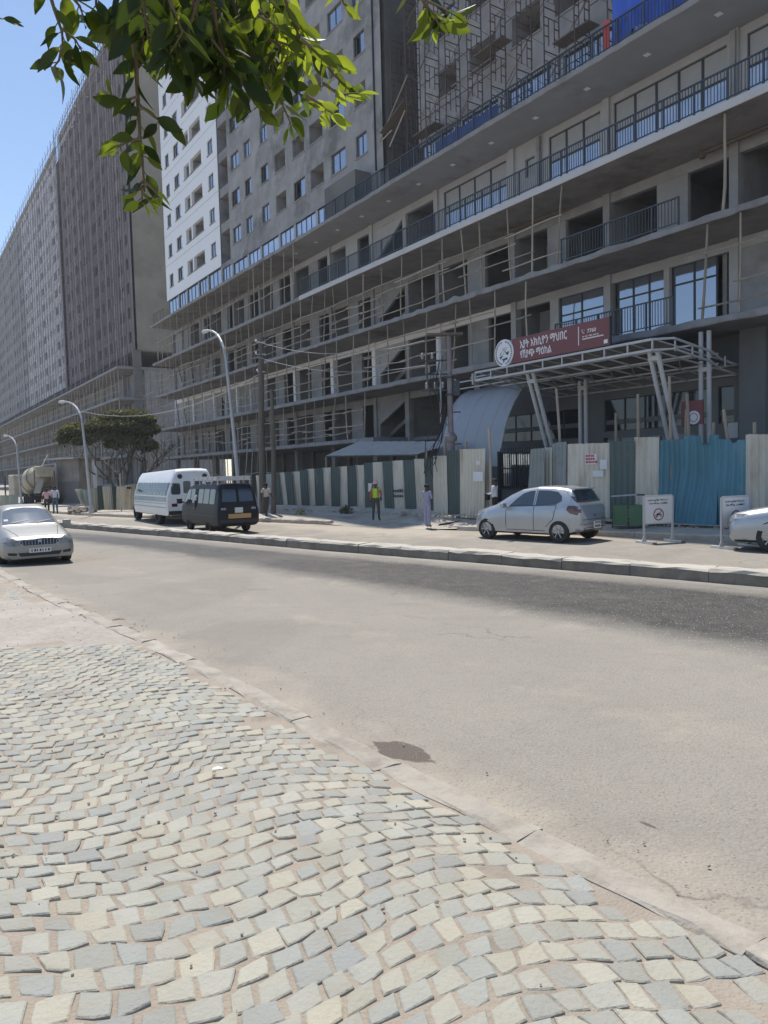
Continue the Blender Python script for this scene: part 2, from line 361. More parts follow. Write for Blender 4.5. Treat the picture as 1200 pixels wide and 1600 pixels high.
def road_mat():
    m = bpy.data.materials.new('dusty_asphalt'); m.use_nodes = True; nt = m.node_tree; L = nt.links; b = nt.nodes['Principled BSDF']
    pos = nd(nt, 'ShaderNodeNewGeometry').outputs['Position']
    def nz(sc, det=5, ro=.6, dist=0):
        n = nd(nt, 'ShaderNodeTexNoise'); n.inputs['Scale'].default_value = sc; n.inputs['Detail'].default_value = det; n.inputs['Roughness'].default_value = ro
        n.inputs['Distortion'].default_value = dist; L.new(pos, n.inputs['Vector']); return n.outputs['Fac']
    def mr(f, a, b_, c=0, d=1):
        r = nd(nt, 'ShaderNodeMapRange'); r.inputs[1].default_value = a; r.inputs[2].default_value = b_; r.inputs[3].default_value = c; r.inputs[4].default_value = d; L.new(f, r.inputs[0]); return r.outputs[0]
    def mx(f, a, b_):
        x = nd(nt, 'ShaderNodeMix', data_type='RGBA')
        for s_, v in ((x.inputs['Factor'], f), (x.inputs['A'], a), (x.inputs['B'], b_)):
            if isinstance(v, tuple): s_.default_value = (*v, 1)
            else: L.new(v, s_)
        return x.outputs['Result']
    def mt(op, a, b_):
        x = nd(nt, 'ShaderNodeMath', operation=op)
        for s_, v in ((x.inputs[0], a), (x.inputs[1], b_)):
            if isinstance(v, (int, float)): s_.default_value = v
            else: L.new(v, s_)
        return x.outputs[0]
    at = nd(nt, 'ShaderNodeAttribute', attribute_name='wear'); sx = nd(nt, 'ShaderNodeSeparateColor'); L.new(at.outputs['Color'], sx.inputs[0])
    base = mx(mr(nz(.45, 6), .35, .65), (.258, .232, .192), (.298, .267, .222))
    base = mx(mr(nz(38, 3, .7), .35, .7, 0, .55), base, (.36, .325, .275)); base = mx(mr(nz(5, 5), .5, .75, 0, .3), base, (.22, .195, .165))
    # bare dark bitumen where the wheels and oil keep the dust away
    e = mt('ADD', sx.outputs[0], mt('MULTIPLY', mt('SUBTRACT', nz(.8, 6, .65, .6), .5), .55))
    dk = mr(e, .28, .85)
    base = mx(dk, base, mx(mr(nz(3, 5), .35, .65), (.048, .045, .041), (.082, .076, .068)))
    # pinkish dust drifts
    du = mr(mt('ADD', sx.outputs[1], mt('MULTIPLY', mt('SUBTRACT', nz(1.3, 6, .65), .5), .8)), .45, .75)
    base = mx(du, base, (.42, .365, .29))
    ck = nd(nt, 'ShaderNodeTexVoronoi', feature='DISTANCE_TO_EDGE'); ck.inputs['Scale'].default_value = .42
    wv = nd(nt, 'ShaderNodeVectorMath', operation='ADD'); wn_ = nd(nt, 'ShaderNodeTexNoise'); wn_.inputs['Scale'].default_value = 1.6; wn_.inputs['Detail'].default_value = 6; L.new(pos, wn_.inputs['Vector']); L.new(pos, wv.inputs[0]); L.new(wn_.outputs['Color'], wv.inputs[1]); L.new(wv.outputs[0], ck.inputs['Vector'])
    base = mx(mt('MULTIPLY', mt('MULTIPLY', mr(ck.outputs['Distance'], .010, .003), mr(nz(.3, 3), .5, .6)), .55), base, (.13, .11, .09))
    base = mx(mt('MULTIPLY', mr(nz(.22, 4, .5, 1.0), .52, .6), .28), base, (.19, .17, .145))
    # oil and water stains by the kerb
    stn = mr(mt('ADD', sx.outputs[2], mt('MULTIPLY', mt('SUBTRACT', nz(2.2, 5, .6), .5), 1.1)), .62, .7)
    base = mx(stn, base, (.13, .105, .085))
    # pale specks: aggregate and grit, plus sun glitter painted as colour
    v = nd(nt, 'ShaderNodeTexVoronoi'); v.inputs['Scale'].default_value = 42; L.new(pos, v.inputs['Vector'])
    rn = nd(nt, 'ShaderNodeSeparateColor'); L.new(v.outputs['Color'], rn.inputs[0])
    glint_chip = mt('MULTIPLY', mr(v.outputs['Distance'], .22, .16), mr(rn.outputs[0], .70, .74)); base = mx(mt('MULTIPLY', glint_chip, mr(dk, 0, 1, .35, .8)), base, (.62, .6, .58))
    pit = mt('MULTIPLY', mr(v.outputs['Distance'], .34, .25), mr(rn.outputs[1], .8, .84)); base = mx(mt('MULTIPLY', pit, .55), base, (.12, .10, .085))
    v2 = nd(nt, 'ShaderNodeTexVoronoi'); v2.inputs['Scale'].default_value = 17; L.new(pos, v2.inputs['Vector']); r2 = nd(nt, 'ShaderNodeSeparateColor'); L.new(v2.outputs['Color'], r2.inputs[0])
    gl = mt('MULTIPLY', mt('MULTIPLY', mr(v2.outputs['Distance'], .2, .12), mr(r2.outputs[0], .55, .6)), mr(e, .25, .5)); base = mx(mt('MULTIPLY', gl, .8), base, (.62, .61, .58))
    L.new(base, b.inputs['Base Color'])
    L.new(mr(dk, 0, 1, .85, .48), b.inputs['Roughness'])
    bp = nd(nt, 'ShaderNodeBump'); bp.inputs['Strength'].default_value = .9; bp.inputs['Distance'].default_value = .012
    L.new(mt('ADD', nz(30, 3, .7), mt('MULTIPLY', v.outputs['Distance'], .6)), bp.inputs['Height']); L.new(bp.outputs[0], b.inputs['Normal'])
    return m
M['road'] = road_mat()
M['dirt'] = mat('dusty_ground', (.36, .30, .24), (.43, .37, .30), .95, 1.2, bump=.7, bscale=18, c3=(.50, .44, .36), s3=2.2, t3=(.5, .7), world=True)
M['gravel'] = mat('gravelly_driveway', (.36, .31, .265), (.46, .41, .355), .95, 14, amount=1.5, bump=1.0, bscale=40, c3=(.5, .45, .39), s3=1.2, t3=(.5, .7), world=True)
M['mortar'] = mat('sandy_joint', (.37, .305, .245), (.44, .375, .30), .97, 6, bump=.8, bscale=60, c3=(.30, .25, .2), s3=3, t3=(.5, .7), world=True)
M['kerb'] = mat('dusty_kerb_stone', (.40, .36, .30), (.49, .445, .375), .93, 4, bump=.5, bscale=20, c3=(.31, .275, .235), s3=3, t3=(.52, .72), world=True, rnd_val=.05)
M['kerb_near'] = mat('dust_worn_kerb', (.40, .355, .30), (.47, .425, .355), .95, 7, bump=.7, bscale=26, c3=(.30, .262, .215), s3=4, t3=(.45, .7), world=True, rnd_val=.06)
M['median_stone'] = mat('dark_median_concrete', (.17, .15, .125), (.26, .235, .195), .93, 3.5, bump=.9, bscale=14, c3=(.15, .13, .11), s3=2.0, t3=(.5, .7), world=True, rnd_val=.12)  # stone faces, darker and browner than the tops
M['median_top'] = mat('dusty_pale_concrete', (.47, .43, .36), (.55, .505, .43), .93, 3.5, bump=.6, bscale=20, c3=(.36, .32, .26), s3=1.6, t3=(.52, .72), world=True)
M['pave_far'] = mat('pale_dusty_pavement', (.42, .375, .31), (.50, .455, .385), .95, 1.5, bump=.6, bscale=20, c3=(.33, .285, .235), s3=1.1, t3=(.48, .68), world=True)
M['cobble'] = mat('worn_basalt_cobble', (.84, .83, .79), (1.02, 1.0, .96), .8, 9, bump=.6, bscale=45, c3=(.83, .77, .67), s3=4.5, t3=(.45, .75), world=True, tint=True)

def sheet(name, A, B, n, m, zA, zB, mt, attr=None):
    a = pl_sample(A, n); b = pl_sample(B, n); vs = []; fs = []
    for i in range(n):
        for j in range(m):
            t = j / (m - 1); p = a[i].lerp(b[i], t); zz = zA + (zB - zA) * t if not callable(zA) else zA(p, t); vs.append((p.x, p.y, zz))
    for i in range(n - 1):
        for j in range(m - 1): k = i * m + j; fs.append((k, k + m, k + m + 1, k + 1))
    me = bpy.data.meshes.new(name); me.from_pydata(vs, [], fs); me.materials.append(mt)
    if attr:
        a_ = me.attributes.new('wear', 'FLOAT_COLOR', 'POINT'); buf = []
        for v in vs: buf += [*attr(Vector((v[0], v[1], 0))), 1.0]
        a_.data.foreach_set('color', buf)
    bm = bmesh.new(); bm.from_mesh(me); bmesh.ops.recalc_face_normals(bm, faces=bm.faces)
    if sum(f.normal.z for f in bm.faces) < 0: bmesh.ops.reverse_faces(bm, faces=bm.faces)
    bm.to_mesh(me); bm.free()
    return link(bpy.data.objects.new(name, me))
ter = MB(); ter.add([(-1200, -1200, -.06), (1200, -1200, -.06), (1200, 1200, -.06), (-1200, 1200, -.06)], [(0, 1, 2, 3)])
struct(ter.build('terrain', M['dirt']))
ss = lambda a, b, x: (lambda t: t * t * (3 - 2 * t))(max(0, min(1, (x - a) / (b - a))))
def wearN(p):
    d = pl_dist(p, med[1:-1]); k = pl_dist(p, kerbN[1:-1]); y = p.x
    ww = max(0, min(1, (p.x + 7) / 11)); dark = (.45 + .55 * ss(.6, 1.6, d)) * ss(.15, .5, d) * (1 - ss(2.0 + 1.4 * ww, 4.4 + 2.4 * ww, d)) * ss(-18, -11, p.x)
    dark = max(dark, .40 * ss(.15, .4, d) * (1 - ss(3, 6, d)) * ss(-15, -8, p.x))
    dust = max((1 - ss(.05, .35, d)) * .8, (1 - ss(.0, 1.6, k)) * .62, .30 + .16 * math.cos(k * 2.6) * (1 - ss(4, 7, k)))
    stn = 0
    for (sx, sy, rr, am) in STN: stn = max(stn, am * (1 - ss(rr * .3, rr, math.hypot(p.x - sx, p.y - sy))))
    return dark, dust, stn
STN = []
for (px, py, rr, am) in [(150, 968, .9, .62), (185, 990, .75, .6), (120, 945, .5, .62), (630, 1176, .34, .82), (600, 1160, .22, .7), (655, 1190, .25, .75), (850, 1226, .09, .9), (880, 1215, .08, .9), (1000, 1262, .09, .95), (1005, 1290, .1, .95), (1048, 1213, .06, .8), (420, 1078, .1, .8)]:
    q = G(px, py, .18); STN.append((q.x, q.y, rr, am))
kin = [p for p in kerbN]
road = struct(sheet('road', kin, offs(med, .1), 260, 90, .2, 0.0, M['road'], wearN))
def wearF(p):
    d = pl_dist(p, fk[1:-1]); e = pl_dist(p, medB[1:-1])
    dust = .45 + .4 * (1 - ss(.2, 1.6, d)) + .2 * (1 - ss(0, .8, e))
    s, o = SO(p)
    if 3 < s < 12: dust += .35 * (1 - ss(.5, 4.5, d))
    return .1 * ss(1, 2.5, d), dust, .2
struct(sheet('road', offs(med, .3), fk, 140, 26, -.004, -.004, M['road'], wearF))
# median: kerb stones end to end on a dusty core
def kerb_run(pl, n0, n1, ln, w, h, name, parent, mt, top=None, jit=.02, zb=0.0, seedn=3):
    r = random.Random(seedn); tot = sum((b - a).length for a, b in zip(pl, pl[1:])); n = int(tot / ln); P = pl_sample(pl, n + 1); k = 0
    for i in range(n):
        a, b = P[i], P[i + 1]
        c = (a + b) / 2
        if not (n0(c)): continue
        d = (b - a).normalized(); nn = Vector((-d.y, d.x, 0)); a = a + d * .006; b = b - d * .006
        mb = MB(); L = (b - a).length; seg = 5; hh = h * (1 + r.uniform(-.06, .06)); sk_ = r.uniform(-.015, .015)
        zq = zb(c) if callable(zb) else zb
        sg_ = 1 if w > 0 else -1; prof = [(0, -.05), (.0, hh * .80), (.035 * sg_, hh), (w - .03 * sg_, hh), (w, hh * .85), (w, -.05)]; vs = []
        for j in range(seg + 1):
            p = a.lerp(b, j / seg)
            for (x, z) in prof:
                jx = r.uniform(-jit, jit) if z > 0 else 0; jz = r.uniform(-jit, jit) if z > 0 else 0
                q = p + nn * (x + jx + sk_); vs.append((q.x - c.x, q.y - c.y, zq + z + jz))
        m = len(prof); fs = [tuple(range(m))[::-1], tuple(range(seg * m, seg * m + m))]; ms = [0, 0]
        for j in range(seg):
            for q in range(m):
                q2 = (q + 1) % m; fs.append((j * m + q, j * m + q2, (j + 1) * m + q2, (j + 1) * m + q)); ms.append(1 if (top and q in (1, 2, 3)) else 0)
        mb.v = vs; mb.f = fs; mb.m = ms; mb.c = [None] * len(fs)
        o = mb.build(name, [mt, top] if top else [mt], parent); o.location = c
        k += 1
medi = bpy.data.objects.new('median', None); link(medi); medi['kind'] = 'structure'
kerb_run(med, lambda c: -40 < c.x < 16, 0, 1.55, MEDW, .25, 'kerb_stone', medi, M['median_stone'], M['median_top'], .018)
kf = bpy.data.objects.new('far_kerb', None); link(kf); kf['kind'] = 'structure'
kerb_run(fk, lambda c: -40 < c.x < 16 and not (3.4 < SO(c)[0] < 9.6), 0, 1.1, .22, .17, 'kerb_stone', kf, M['kerb'], M['median_top'], .012, seedn=5)
kn = bpy.data.objects.new('near_kerb', None); link(kn); kn['kind'] = 'structure'
def nk_gap(c): return -22 < c.x < 8
kerb_run(kerbN, nk_gap, 0, 1.2, -.21, .095, 'kerb_stone', kn, M['kerb_near'], None, .013, zb=.2, seedn=9)
# far pavement between kerb and fence, then the building yard
def zfar(p, t):
    z = .15 + .25 * t + .03 * math.sin(p.x * 2.1 + p.y * 1.3) * t
    s, o = SO(p)
    if 2.6 < s < 10.2: z = z - max(0, 1 - t * 1.6) * .149 * min(1, (s - 2.6) / .8, (10.2 - s) / .8)
    return z
def offs_ramp(pl):
    o = []; pl = pl_sample(pl, 400)
    for i, p_ in enumerate(pl):
        d = (pl[min(i + 1, 399)] - pl[max(i - 1, 0)]).normalized(); s_ = SO(p_)[0]; k = max(0, min(1, (s_ - 2.6) / .8, (10.2 - s_) / .8)); o.append(p_ + Vector((-d.y, d.x, 0)) * (.18 - .34 * k))
    return o
struct(sheet('far_pavement', offs_ramp(fk), fence_line, 160, 14, zfar, 0, M['pave_far']))
yard = [flat(W(-190, 60, 0)), flat(W(40, 60, 0))]
struct(sheet('building_yard', fence_line, yard, 60, 4, .4, .42, M['dirt']))
# near pavement
GRAV = lambda p: p.y > 8.35 + .25 * (p.x + 4)
def znear(p, t=None):
    k = pl_dist(p, kerbN); return .275 + .22 * min(1, k / 3.0) * (1 - ss(6, 14, p.y))
def near_pave():
    K = offs(kerbN, -.19); n = 150; m = 46; a = pl_sample(K, n); vs = []; fs = []
    for i in range(n):
        d = (a[min(i + 1, n - 1)] - a[max(i - 1, 0)]).normalized(); nn = Vector((d.y, -d.x, 0))
        for j in range(m):
            p = a[i] + V2(-.72, -.69) * (12.0 * (j / (m - 1)) ** 1.4); z = znear(p) - .012
            if GRAV(p): z += .01 + .012 * noise.noise(Vector((p.x * 3, p.y * 3, 0)))
            else: z += .0045 * noise.noise(Vector((p.x * 1.6, p.y * 1.6, 0))) + .003 * noise.noise(Vector((p.x * 9, p.y * 9, 0)))
            vs.append((p.x, p.y, z))
    for i in range(n - 1):
        for j in range(m - 1): k = i * m + j; fs.append((k, k + m, k + m + 1, k + 1))
    me = bpy.data.meshes.new('cobbled_pavement'); me.from_pydata(vs, [], fs); me.materials.append(M['mortar']); me.materials.append(M['gravel'])
    for p_ in me.polygons:
        c = p_.center
        if GRAV(c) and not (11.9 < c.y < 14.6): p_.material_index = 1
    bm = bmesh.new(); bm.from_mesh(me)
    if sum(f.normal.z for f in bm.faces) < 0: bmesh.ops.reverse_faces(bm, faces=bm.faces)
    bm.to_mesh(me); bm.free()
    return link(bpy.data.objects.new('cobbled_pavement', me))
pave = struct(near_pave())
# cobbles: hewn setts laid in arcs; every stone is one cell of a bent running bond
CC = [(.40, .395, .355), (.42, .415, .37), (.375, .375, .345), (.44, .43, .38), (.45, .435, .375), (.385, .39, .36), (.455, .44, .38), (.35, .35, .33), (.41, .41, .375), (.47, .45, .385), (.36, .365, .345), (.43, .42, .375)]
def side(p, pl):
    bd = 1e9; sg = 0
    for a, b in zip(pl, pl[1:]):
        d = b - a; t = max(0, min(1, (p - a).dot(d) / d.length_squared)); e = p - a - d * t
        if e.length < bd: bd = e.length; sg = d.x * e.y - d.y * e.x
    return bd if sg < 0 else -bd
Kin = offs(kerbN, -.20)
SP = .128
def lat(u_, v_):
    x, y = u_ * SP, v_ * SP
    y += .11 * math.cos(2 * math.pi * x / 2.3 + .8 * math.sin(y * .8)) + .07 * noise.noise(Vector((x * .9, y * .9, 2))); x += .06 * math.sin(y * 2.3) + .05 * math.sin(x * 1.7 + 1)
    c, s_ = math.cos(R(24)), math.sin(R(24)); h = Vector((u_ * 12.9898, v_ * 78.233, 0)); jx = noise.noise(h * 3.1) * .046; jy = noise.noise(h * 2.7 + Vector((9, 4, 1))) * .046
    return V2(x * c - y * s_ + jx - 1, x * s_ + y * c + jy + 5)
def cobble_geo(r, q, gap):
    """q: four corners on the bed; returns verts about the middle: domed worn top, shoulder, foot"""
    c = (q[0] + q[1] + q[2] + q[3]) / 4; pts = []
    for k in range(4):
        a = q[k] - c; b = q[(k + 1) % 4] - c; a = a * (1 - gap / max(.02, a.length) * 1.3); b = b * (1 - gap / max(.02, b.length) * 1.3)
        a = a * r.uniform(.86, 1.0); m = (a + b) / 2; m = m * r.uniform(.93, 1.08); pts += [a, m]
    tx, ty = r.uniform(-.03, .03), r.uniform(-.03, .03); n = 8; h = r.uniform(.0025, .006); vs = []
    for p in pts: vs.append((p.x * .90, p.y * .90, h + p.x * tx + p.y * ty + r.uniform(-.0012, .0012)))
    for p in pts: vs.append((p.x, p.y, h - .0045 + (p.x * tx + p.y * ty)))
    for p in pts: vs.append((p.x * 1.01, p.y * 1.01, -.03))
    vs.append((0, 0, h + .0015))
    fs = [(i, (i + 1) % n, 24) for i in range(n)] + [(i + n, (i + 1) % n + n, (i + 1) % n, i) for i in range(n)] + [(i + 2 * n, (i + 1) % n + 2 * n, (i + 1) % n + n, i + n) for i in range(n)]
    return c, vs, fs
r = random.Random(5); spots = []
for v_ in range(-110, 120):
    for u_ in range(-110, 120):
        o_ = .5 * (v_ % 2); q = [lat(u_ + o_, v_), lat(u_ + 1 + o_, v_), lat(u_ + 1 + o_, v_ + 1), lat(u_ + o_, v_ + 1)]; p = (q[0] + q[2]) / 2
        if p.y < 1.3 or p.y > 14.6 or p.x < -13 or p.x > 2.6: continue
        if GRAV(p) and not (12.0 < p.y < 14.4): continue
        e = p + Vector((0, 0, .4)) - CAM; z = e.dot(F)
        if z < .5 or abs(e.dot(RX) / z * FOC) > 690: continue
        sd_ = side(p, Kin)
        if sd_ < .03 + .04 * r.random(): continue
        if sd_ < .30 and noise.noise(p * 2.2) > .33: continue          # buried in dust by the kerb
        spots.append((e.length, p, q, -e.dot(UX) / z * FOC < 870))
spots.sort(key=lambda t: t[0]); k_ind = 0; rest = MB()
for (dist, p, q, vis) in spots:
    z = znear(p) + r.gauss(0, .0018) - .0075; c, vs, fs = cobble_geo(r, q, r.uniform(.003, .010)); cc = r.choice(CC); k = r.uniform(.95, 1.06); w = r.uniform(-.01, .012); cl = (cc[0] * k + w, cc[1] * k + w * .4, cc[2] * k - w * .6)
    if vis and k_ind < 296:
        mb = MB(); mb.col = cl; mb.add(vs, fs); o = mb.build('cobble', M['cobble'], pave); o.location = (c.x, c.y, z); k_ind += 1
    else: rest.col = cl; rest.xf = Matrix.Translation((c.x, c.y, z)); rest.add(vs, fs)
rest.build('distant_cobbles', M['cobble'], pave, kind='stuff')
# litter and grit
ml = MB(); q = G(338, 1176, .5)
ml.add([(-.03, -.012, .0), (.0, -.02, .008), (.04, -.006, .003), (.035, .012, .006), (.0, .018, .012), (-.03, .01, .004)], [(0, 1, 4, 5), (1, 2, 3, 4)])
o = ml.build('paper_scrap', M['paper']); o.location = (q.x, q.y, znear(q) + .03); tag(o, 'small white scrap of paper lying on the grey cobbles', 'litter')
gm = MB(); r = random.Random(77)
for i in range(900):
    p = V2(r.uniform(-9, 2.2), r.uniform(2, 14))
    if side(p, kerbN) < -.8: continue
    on = side(p, kerbN) > .24
    s = r.uniform(.004, .014); z = (znear(p) + .0) if on else .2
    gm.obox((p.x, p.y, z + s * .4), s, s * r.uniform(.6, 1.4), s * .8, Matrix.Rotation(r.uniform(0, 6), 3, 'Z') @ Matrix.Rotation(.5, 3, 'X'))
o = gm.build('grit', M['gravel'], kind='stuff')
# ------------------------------------------------------------------ buildings (local frame: x along the facade, y into the building)
ZA, ZB, ZC, ZD, ZE = 18.48, 14.32, 10.76, 7.13, 4.05
COLS = [-52.2, -46.3, -40.4, -34.5, -28.7, -22.6, -16.6, -11, -4, 2.3, 8.3, 14.3, 20.3, 26.3]
IN = 2.8                                                            # wall line behind the slab edge
bld = thing('apartment_block', 'long unfinished concrete apartment block with open balcony slabs and towers on top', 'building', OB, RB)
def cut_wall(mb, s0, s1, z0, z1, ops, d, rev=.22, vert=False):
    """front face at depth d with rectangular openings and their reveals; vert: wall runs in depth instead (s fixed)"""
    xs = sorted({s0, s1, *[o[0] for o in ops], *[o[1] for o in ops]}); zs = sorted({z0, z1, *[o[2] for o in ops], *[o[3] for o in ops]})
    xs = [x for x in xs if s0 - 1e-6 <= x <= s1 + 1e-6]; zs = [z for z in zs if z0 - 1e-6 <= z <= z1 + 1e-6]
    P = (lambda x, y, z: (y, x, z)) if vert else (lambda x, y, z: (x, y, z))
    for k in range(len(zs) - 1):
        run = None
        for i in range(len(xs)):
            solid = i < len(xs) - 1 and not any(o[0] - 1e-6 <= xs[i] and xs[i + 1] <= o[1] + 1e-6 and o[2] - 1e-6 <= zs[k] and zs[k + 1] <= o[3] + 1e-6 for o in ops)
            if solid and run is None: run = xs[i]
            if not solid and run is not None:
                mb.add([P(run, d, zs[k]), P(xs[i], d, zs[k]), P(xs[i], d, zs[k + 1]), P(run, d, zs[k + 1])], [(0, 1, 2, 3)]); run = None
    for (a, b, c, e) in ops:
        v = [P(a, d, c), P(b, d, c), P(b, d, e), P(a, d, e), P(a, d + rev, c), P(b, d + rev, c), P(b, d + rev, e), P(a, d + rev, e)]
        mb.add(v, [(0, 4, 5, 1), (1, 5, 6, 2), (2, 6, 7, 3), (3, 7, 4, 0)])
def ragged_slab(name, s0, s1, d0, d1, zb, zt, parent, mats, seed=1, step=.45, amp=.03, white=False):
    """slab with a rough cast edge; material 0 edge and top, 1 soffit"""
    r = random.Random(seed); mb = MB(); n = int((s1 - s0) / step); L = []
    for i in range(n + 1):
        s = s0 + (s1 - s0) * i / n; a = amp * (0 if white else 1)
        L.append((s, d0 + r.uniform(-a, a), zb + r.uniform(-a, a) * .5, zt + abs(r.gauss(0, a * .9))))
    vs = []
    for (s, d, a, b) in L: vs += [(s, d1, zb), (s, d + .02, a), (s, d, a + .04), (s, d, b - .03), (s, d + .06, b), (s, d1, zt)]
    for i in range(n):
        for j in range(6):
            j2 = (j + 1) % 6; mb.cur = 1 if j == 0 else 0
            mb.f.append((i * 6 + j, i * 6 + j2, i * 6 + 6 + j2, i * 6 + 6 + j)); mb.m.append(mb.cur); mb.c.append(None)
    mb.f += [tuple(range(6))[::-1], tuple(range(n * 6, n * 6 + 6))]; mb.m += [0, 0]; mb.c += [None, None]
    mb.v = vs
    return mb.build(name, mats, parent)
def beam_box(name, m, s0, s1, d0, d1, z0, z1, parent=None): return part_box(name, m, parent or bld, s0, s1, d0, d1, z0, z1)
S0, S1 = -51.3, 27.0
floors = dict(B=(ZB + .32, ZA), C=(ZC + .24, ZB), D=(ZD + .25, ZC), E=(ZE + .25, ZD), G=(.42, ZE))
ragged_slab('slab', S0, -20.2, 0, 12, ZA, ZA + .24, bld, [M['concrete'], M['soffit']], 1, amp=.035)
ragged_slab('slab', -20.2, S1, 0, 12, ZA, ZA + .24, bld, [M['concrete'], M['soffit_white']], 2, amp=.022)
ragged_slab('slab', S0 + .3, -16.2, 0, 12, ZB, ZB + .25, bld, [M['concrete'], M['soffit']], 3, amp=.035)
ragged_slab('slab', -16.2, S1, -.04, 12, ZB, ZB + .33, bld, [M['white_wall'], M['soffit']], 4, white=True)
ragged_slab('slab', S0 + .6, S1, 0, 12, ZC, ZC + .22, bld, [M['concrete'], M['soffit']], 5, amp=.045)
ragged_slab('slab', S0 + .2, S1, 0, 12, ZD, ZD + .25, bld, [M['concrete'], M['soffit']], 6, amp=.035)
ragged_slab('slab', S0 - 1.2, -7.3, .1, 12, ZE, ZE + .24, bld, [M['concrete'], M['soffit']], 7, amp=.03)
ragged_slab('slab', -7.3, S1, IN + .1, 12, ZE, ZE + .24, bld, [M['dark_wall'], M['soffit']], 8, white=True)
# the inside shell: back wall and end walls
for k, (z0, z1) in floors.items():
    beam_box('back_wall', M['room'] if k != 'G' else M['dark_wall'], S0 + 1, S1, 8.4, 8.6, z0, z1)
    if k != 'G': beam_box('end_wall', M['plaster'], COLS[0] + .15, COLS[0] + .35, IN + .3, 8.4, z0, z1)
# bays
def window_unit(s0, s1, z0, z1, d, nv, tr=None, glass_m='glass', parent=None, fw=.07, opened=None, frame_m='frame'):
    """framed window: frame part, panes as sub-parts; tr = transom heights"""
    mb = MB(); zs = [z0] + (tr or []) + [z1]; dx = (s1 - s0) / nv
    for i in range(nv + 1): mb.box(s0 + i * dx - fw / 2, s0 + i * dx + fw / 2, d - .03, d + .04, z0, z1)
    for z in zs: mb.box(s0, s1, d - .025, d + .035, z - fw / 2, z + fw / 2)
    f = mb.build('window', M[frame_m], parent or bld)
    for k in range(len(zs) - 1):
        for i in range(nv):
            gm_ = glass_m[k] if isinstance(glass_m, (list, tuple)) else glass_m
            p = MB().add([(s0 + i * dx + fw / 2, d + .005, zs[k] + fw / 2), (s0 + (i + 1) * dx - fw / 2, d + .005, zs[k] + fw / 2), (s0 + (i + 1) * dx - fw / 2, d + .005, zs[k + 1] - fw / 2), (s0 + i * dx + fw / 2, d + .005, zs[k + 1] - fw / 2)], [(0, 1, 2, 3)])
            p.build('pane', M[gm_], f)
    return f
def col(s, z0, z1, m='plaster', w=.36, d0=IN - .12, d1=IN + .28): beam_box('column', M[m], s - w / 2, s + w / 2, d0, d1, z0, z1)
def part_wall(s, z0, z1, m='room', d1=8.4): beam_box('partition', M[m], s - .09, s + .09, IN + .285, d1, z0, z1)
def wall(s0, s1, z0, z1, m='plaster', d=IN, t=.2): beam_box('wall', M[m], s0, s1, d, d + t, z0, z1)
BEAM = .42
rb = random.Random(21)
def bay_half(c0, c1, z0, z1, m, lm, flip=False):
    """open room, then a jamb wall, then a second opening (grey infill seen past it)"""
    a = c0 + .18; b = c1 - .18; w = b - a; zt = z1 - BEAM
    j0 = a + w * (.42 + rb.uniform(-.04, .04)); j1 = j0 + w * rb.uniform(.2, .3)
    wall(j0, j1, z0, zt, lm); part_wall(j0 + .25, z0, z1 - .01, lm, 6.4 + rb.uniform(-.8, .8)); part_wall(c0, z0, z1 - .01, lm)
    if rb.random() < .7: wall(j1 + (b - j1) * .55, b, z0, zt, lm, IN + 1.6)
    if rb.random() < .5: wall(a, a + (j0 - a) * .5, z0, zt, lm, IN + 2.2)
def bay_open(c0, c1, z0, z1, lm):
    part_wall(c0, z0, z1 - .01, lm); wall(c0 + 1.6, c0 + 3.4, z0, z1 - .3, lm, IN + 3.4)
def bay_stair(c0, c1, z0, z1, m, lm, s=None):
    """sloped stair flight seen through the opening"""
    a, b = s or (c0 + .5, c0 + 3.6); zt = z1 - BEAM
    wall(c0 + .18, a, z0, zt, m)
    mb = MB(); fr = lambda x, y, t: (x, t, y)
    h = zt - z0
    mb.prism([(a, z0 + h * .42), (b, z0 + h * .96), (b, zt), (a, zt)], fr, IN + .02, IN + .2); mb.build('stair_soffit_wall', M[m], bld)
    mb = MB(); mb.prism([(a - .3, z0 + h * .05), (b + .3, z0 + h * .72), (b + .3, z0 + h * .82), (a - .3, z0 + h * .18)], fr, IN + .9, IN + 2.3); mb.build('stair_flight', M['soffit'], bld)
    wall(b, b + .36, z0, zt, m); part_wall(b + .18, z0, z1 - .01, lm); part_wall(c0, z0, z1 - .01, lm)
    wall(a, b, z0, zt, 'void', IN + 4)
def beam(k, s0, s1, m, drop=BEAM): z0, z1 = floors[k]; beam_box('beam', M[m], s0, s1, IN - .02, IN + .24, z1 - drop, z1)
LIGHT = lambda k, i: {'B': 'plaster_light' if i >= 5 else 'plaster', 'C': 'plaster', 'D': 'white_wall' if i < 9 else 'plaster_light', 'E': 'plaster'}[k]
for k in 'BCDE':
    z0, z1 = floors[k]
    for i in range(13):
        if k == 'E' and i >= 8: continue
        m = 'cladding' if k == 'D' and i < 9 else LIGHT(k, i); cw = .42 if k == 'D' and i < 9 else .36
        col(COLS[i], z0, z1, m if not (k == 'D' and i >= 9) else 'plaster_light', cw)
        if not ((k == 'B' and i >= 8)): beam(k, COLS[i] + .18, COLS[i + 1] - .18, m)
def infill(c0, c1, z0, z1, m, lm, n=2):
    w = (c1 - c0 - .36) / n
    for q in range(n): wall(c0 + .18 + q * w + .05, c0 + .18 + (q + 1) * w - .05, z0, z1 - BEAM, lm, IN + .16, .1)
    for q in range(1, n): beam_box('mullion', M[m], c0 + .18 + q * w - .05, c0 + .18 + q * w + .05, IN - .02, IN + .2, z0, z1 - BEAM)
for i in range(0, 6): (infill if i in (0,) else bay_half)(COLS[i], COLS[i + 1], *floors['B'], 'plaster', 'plaster')
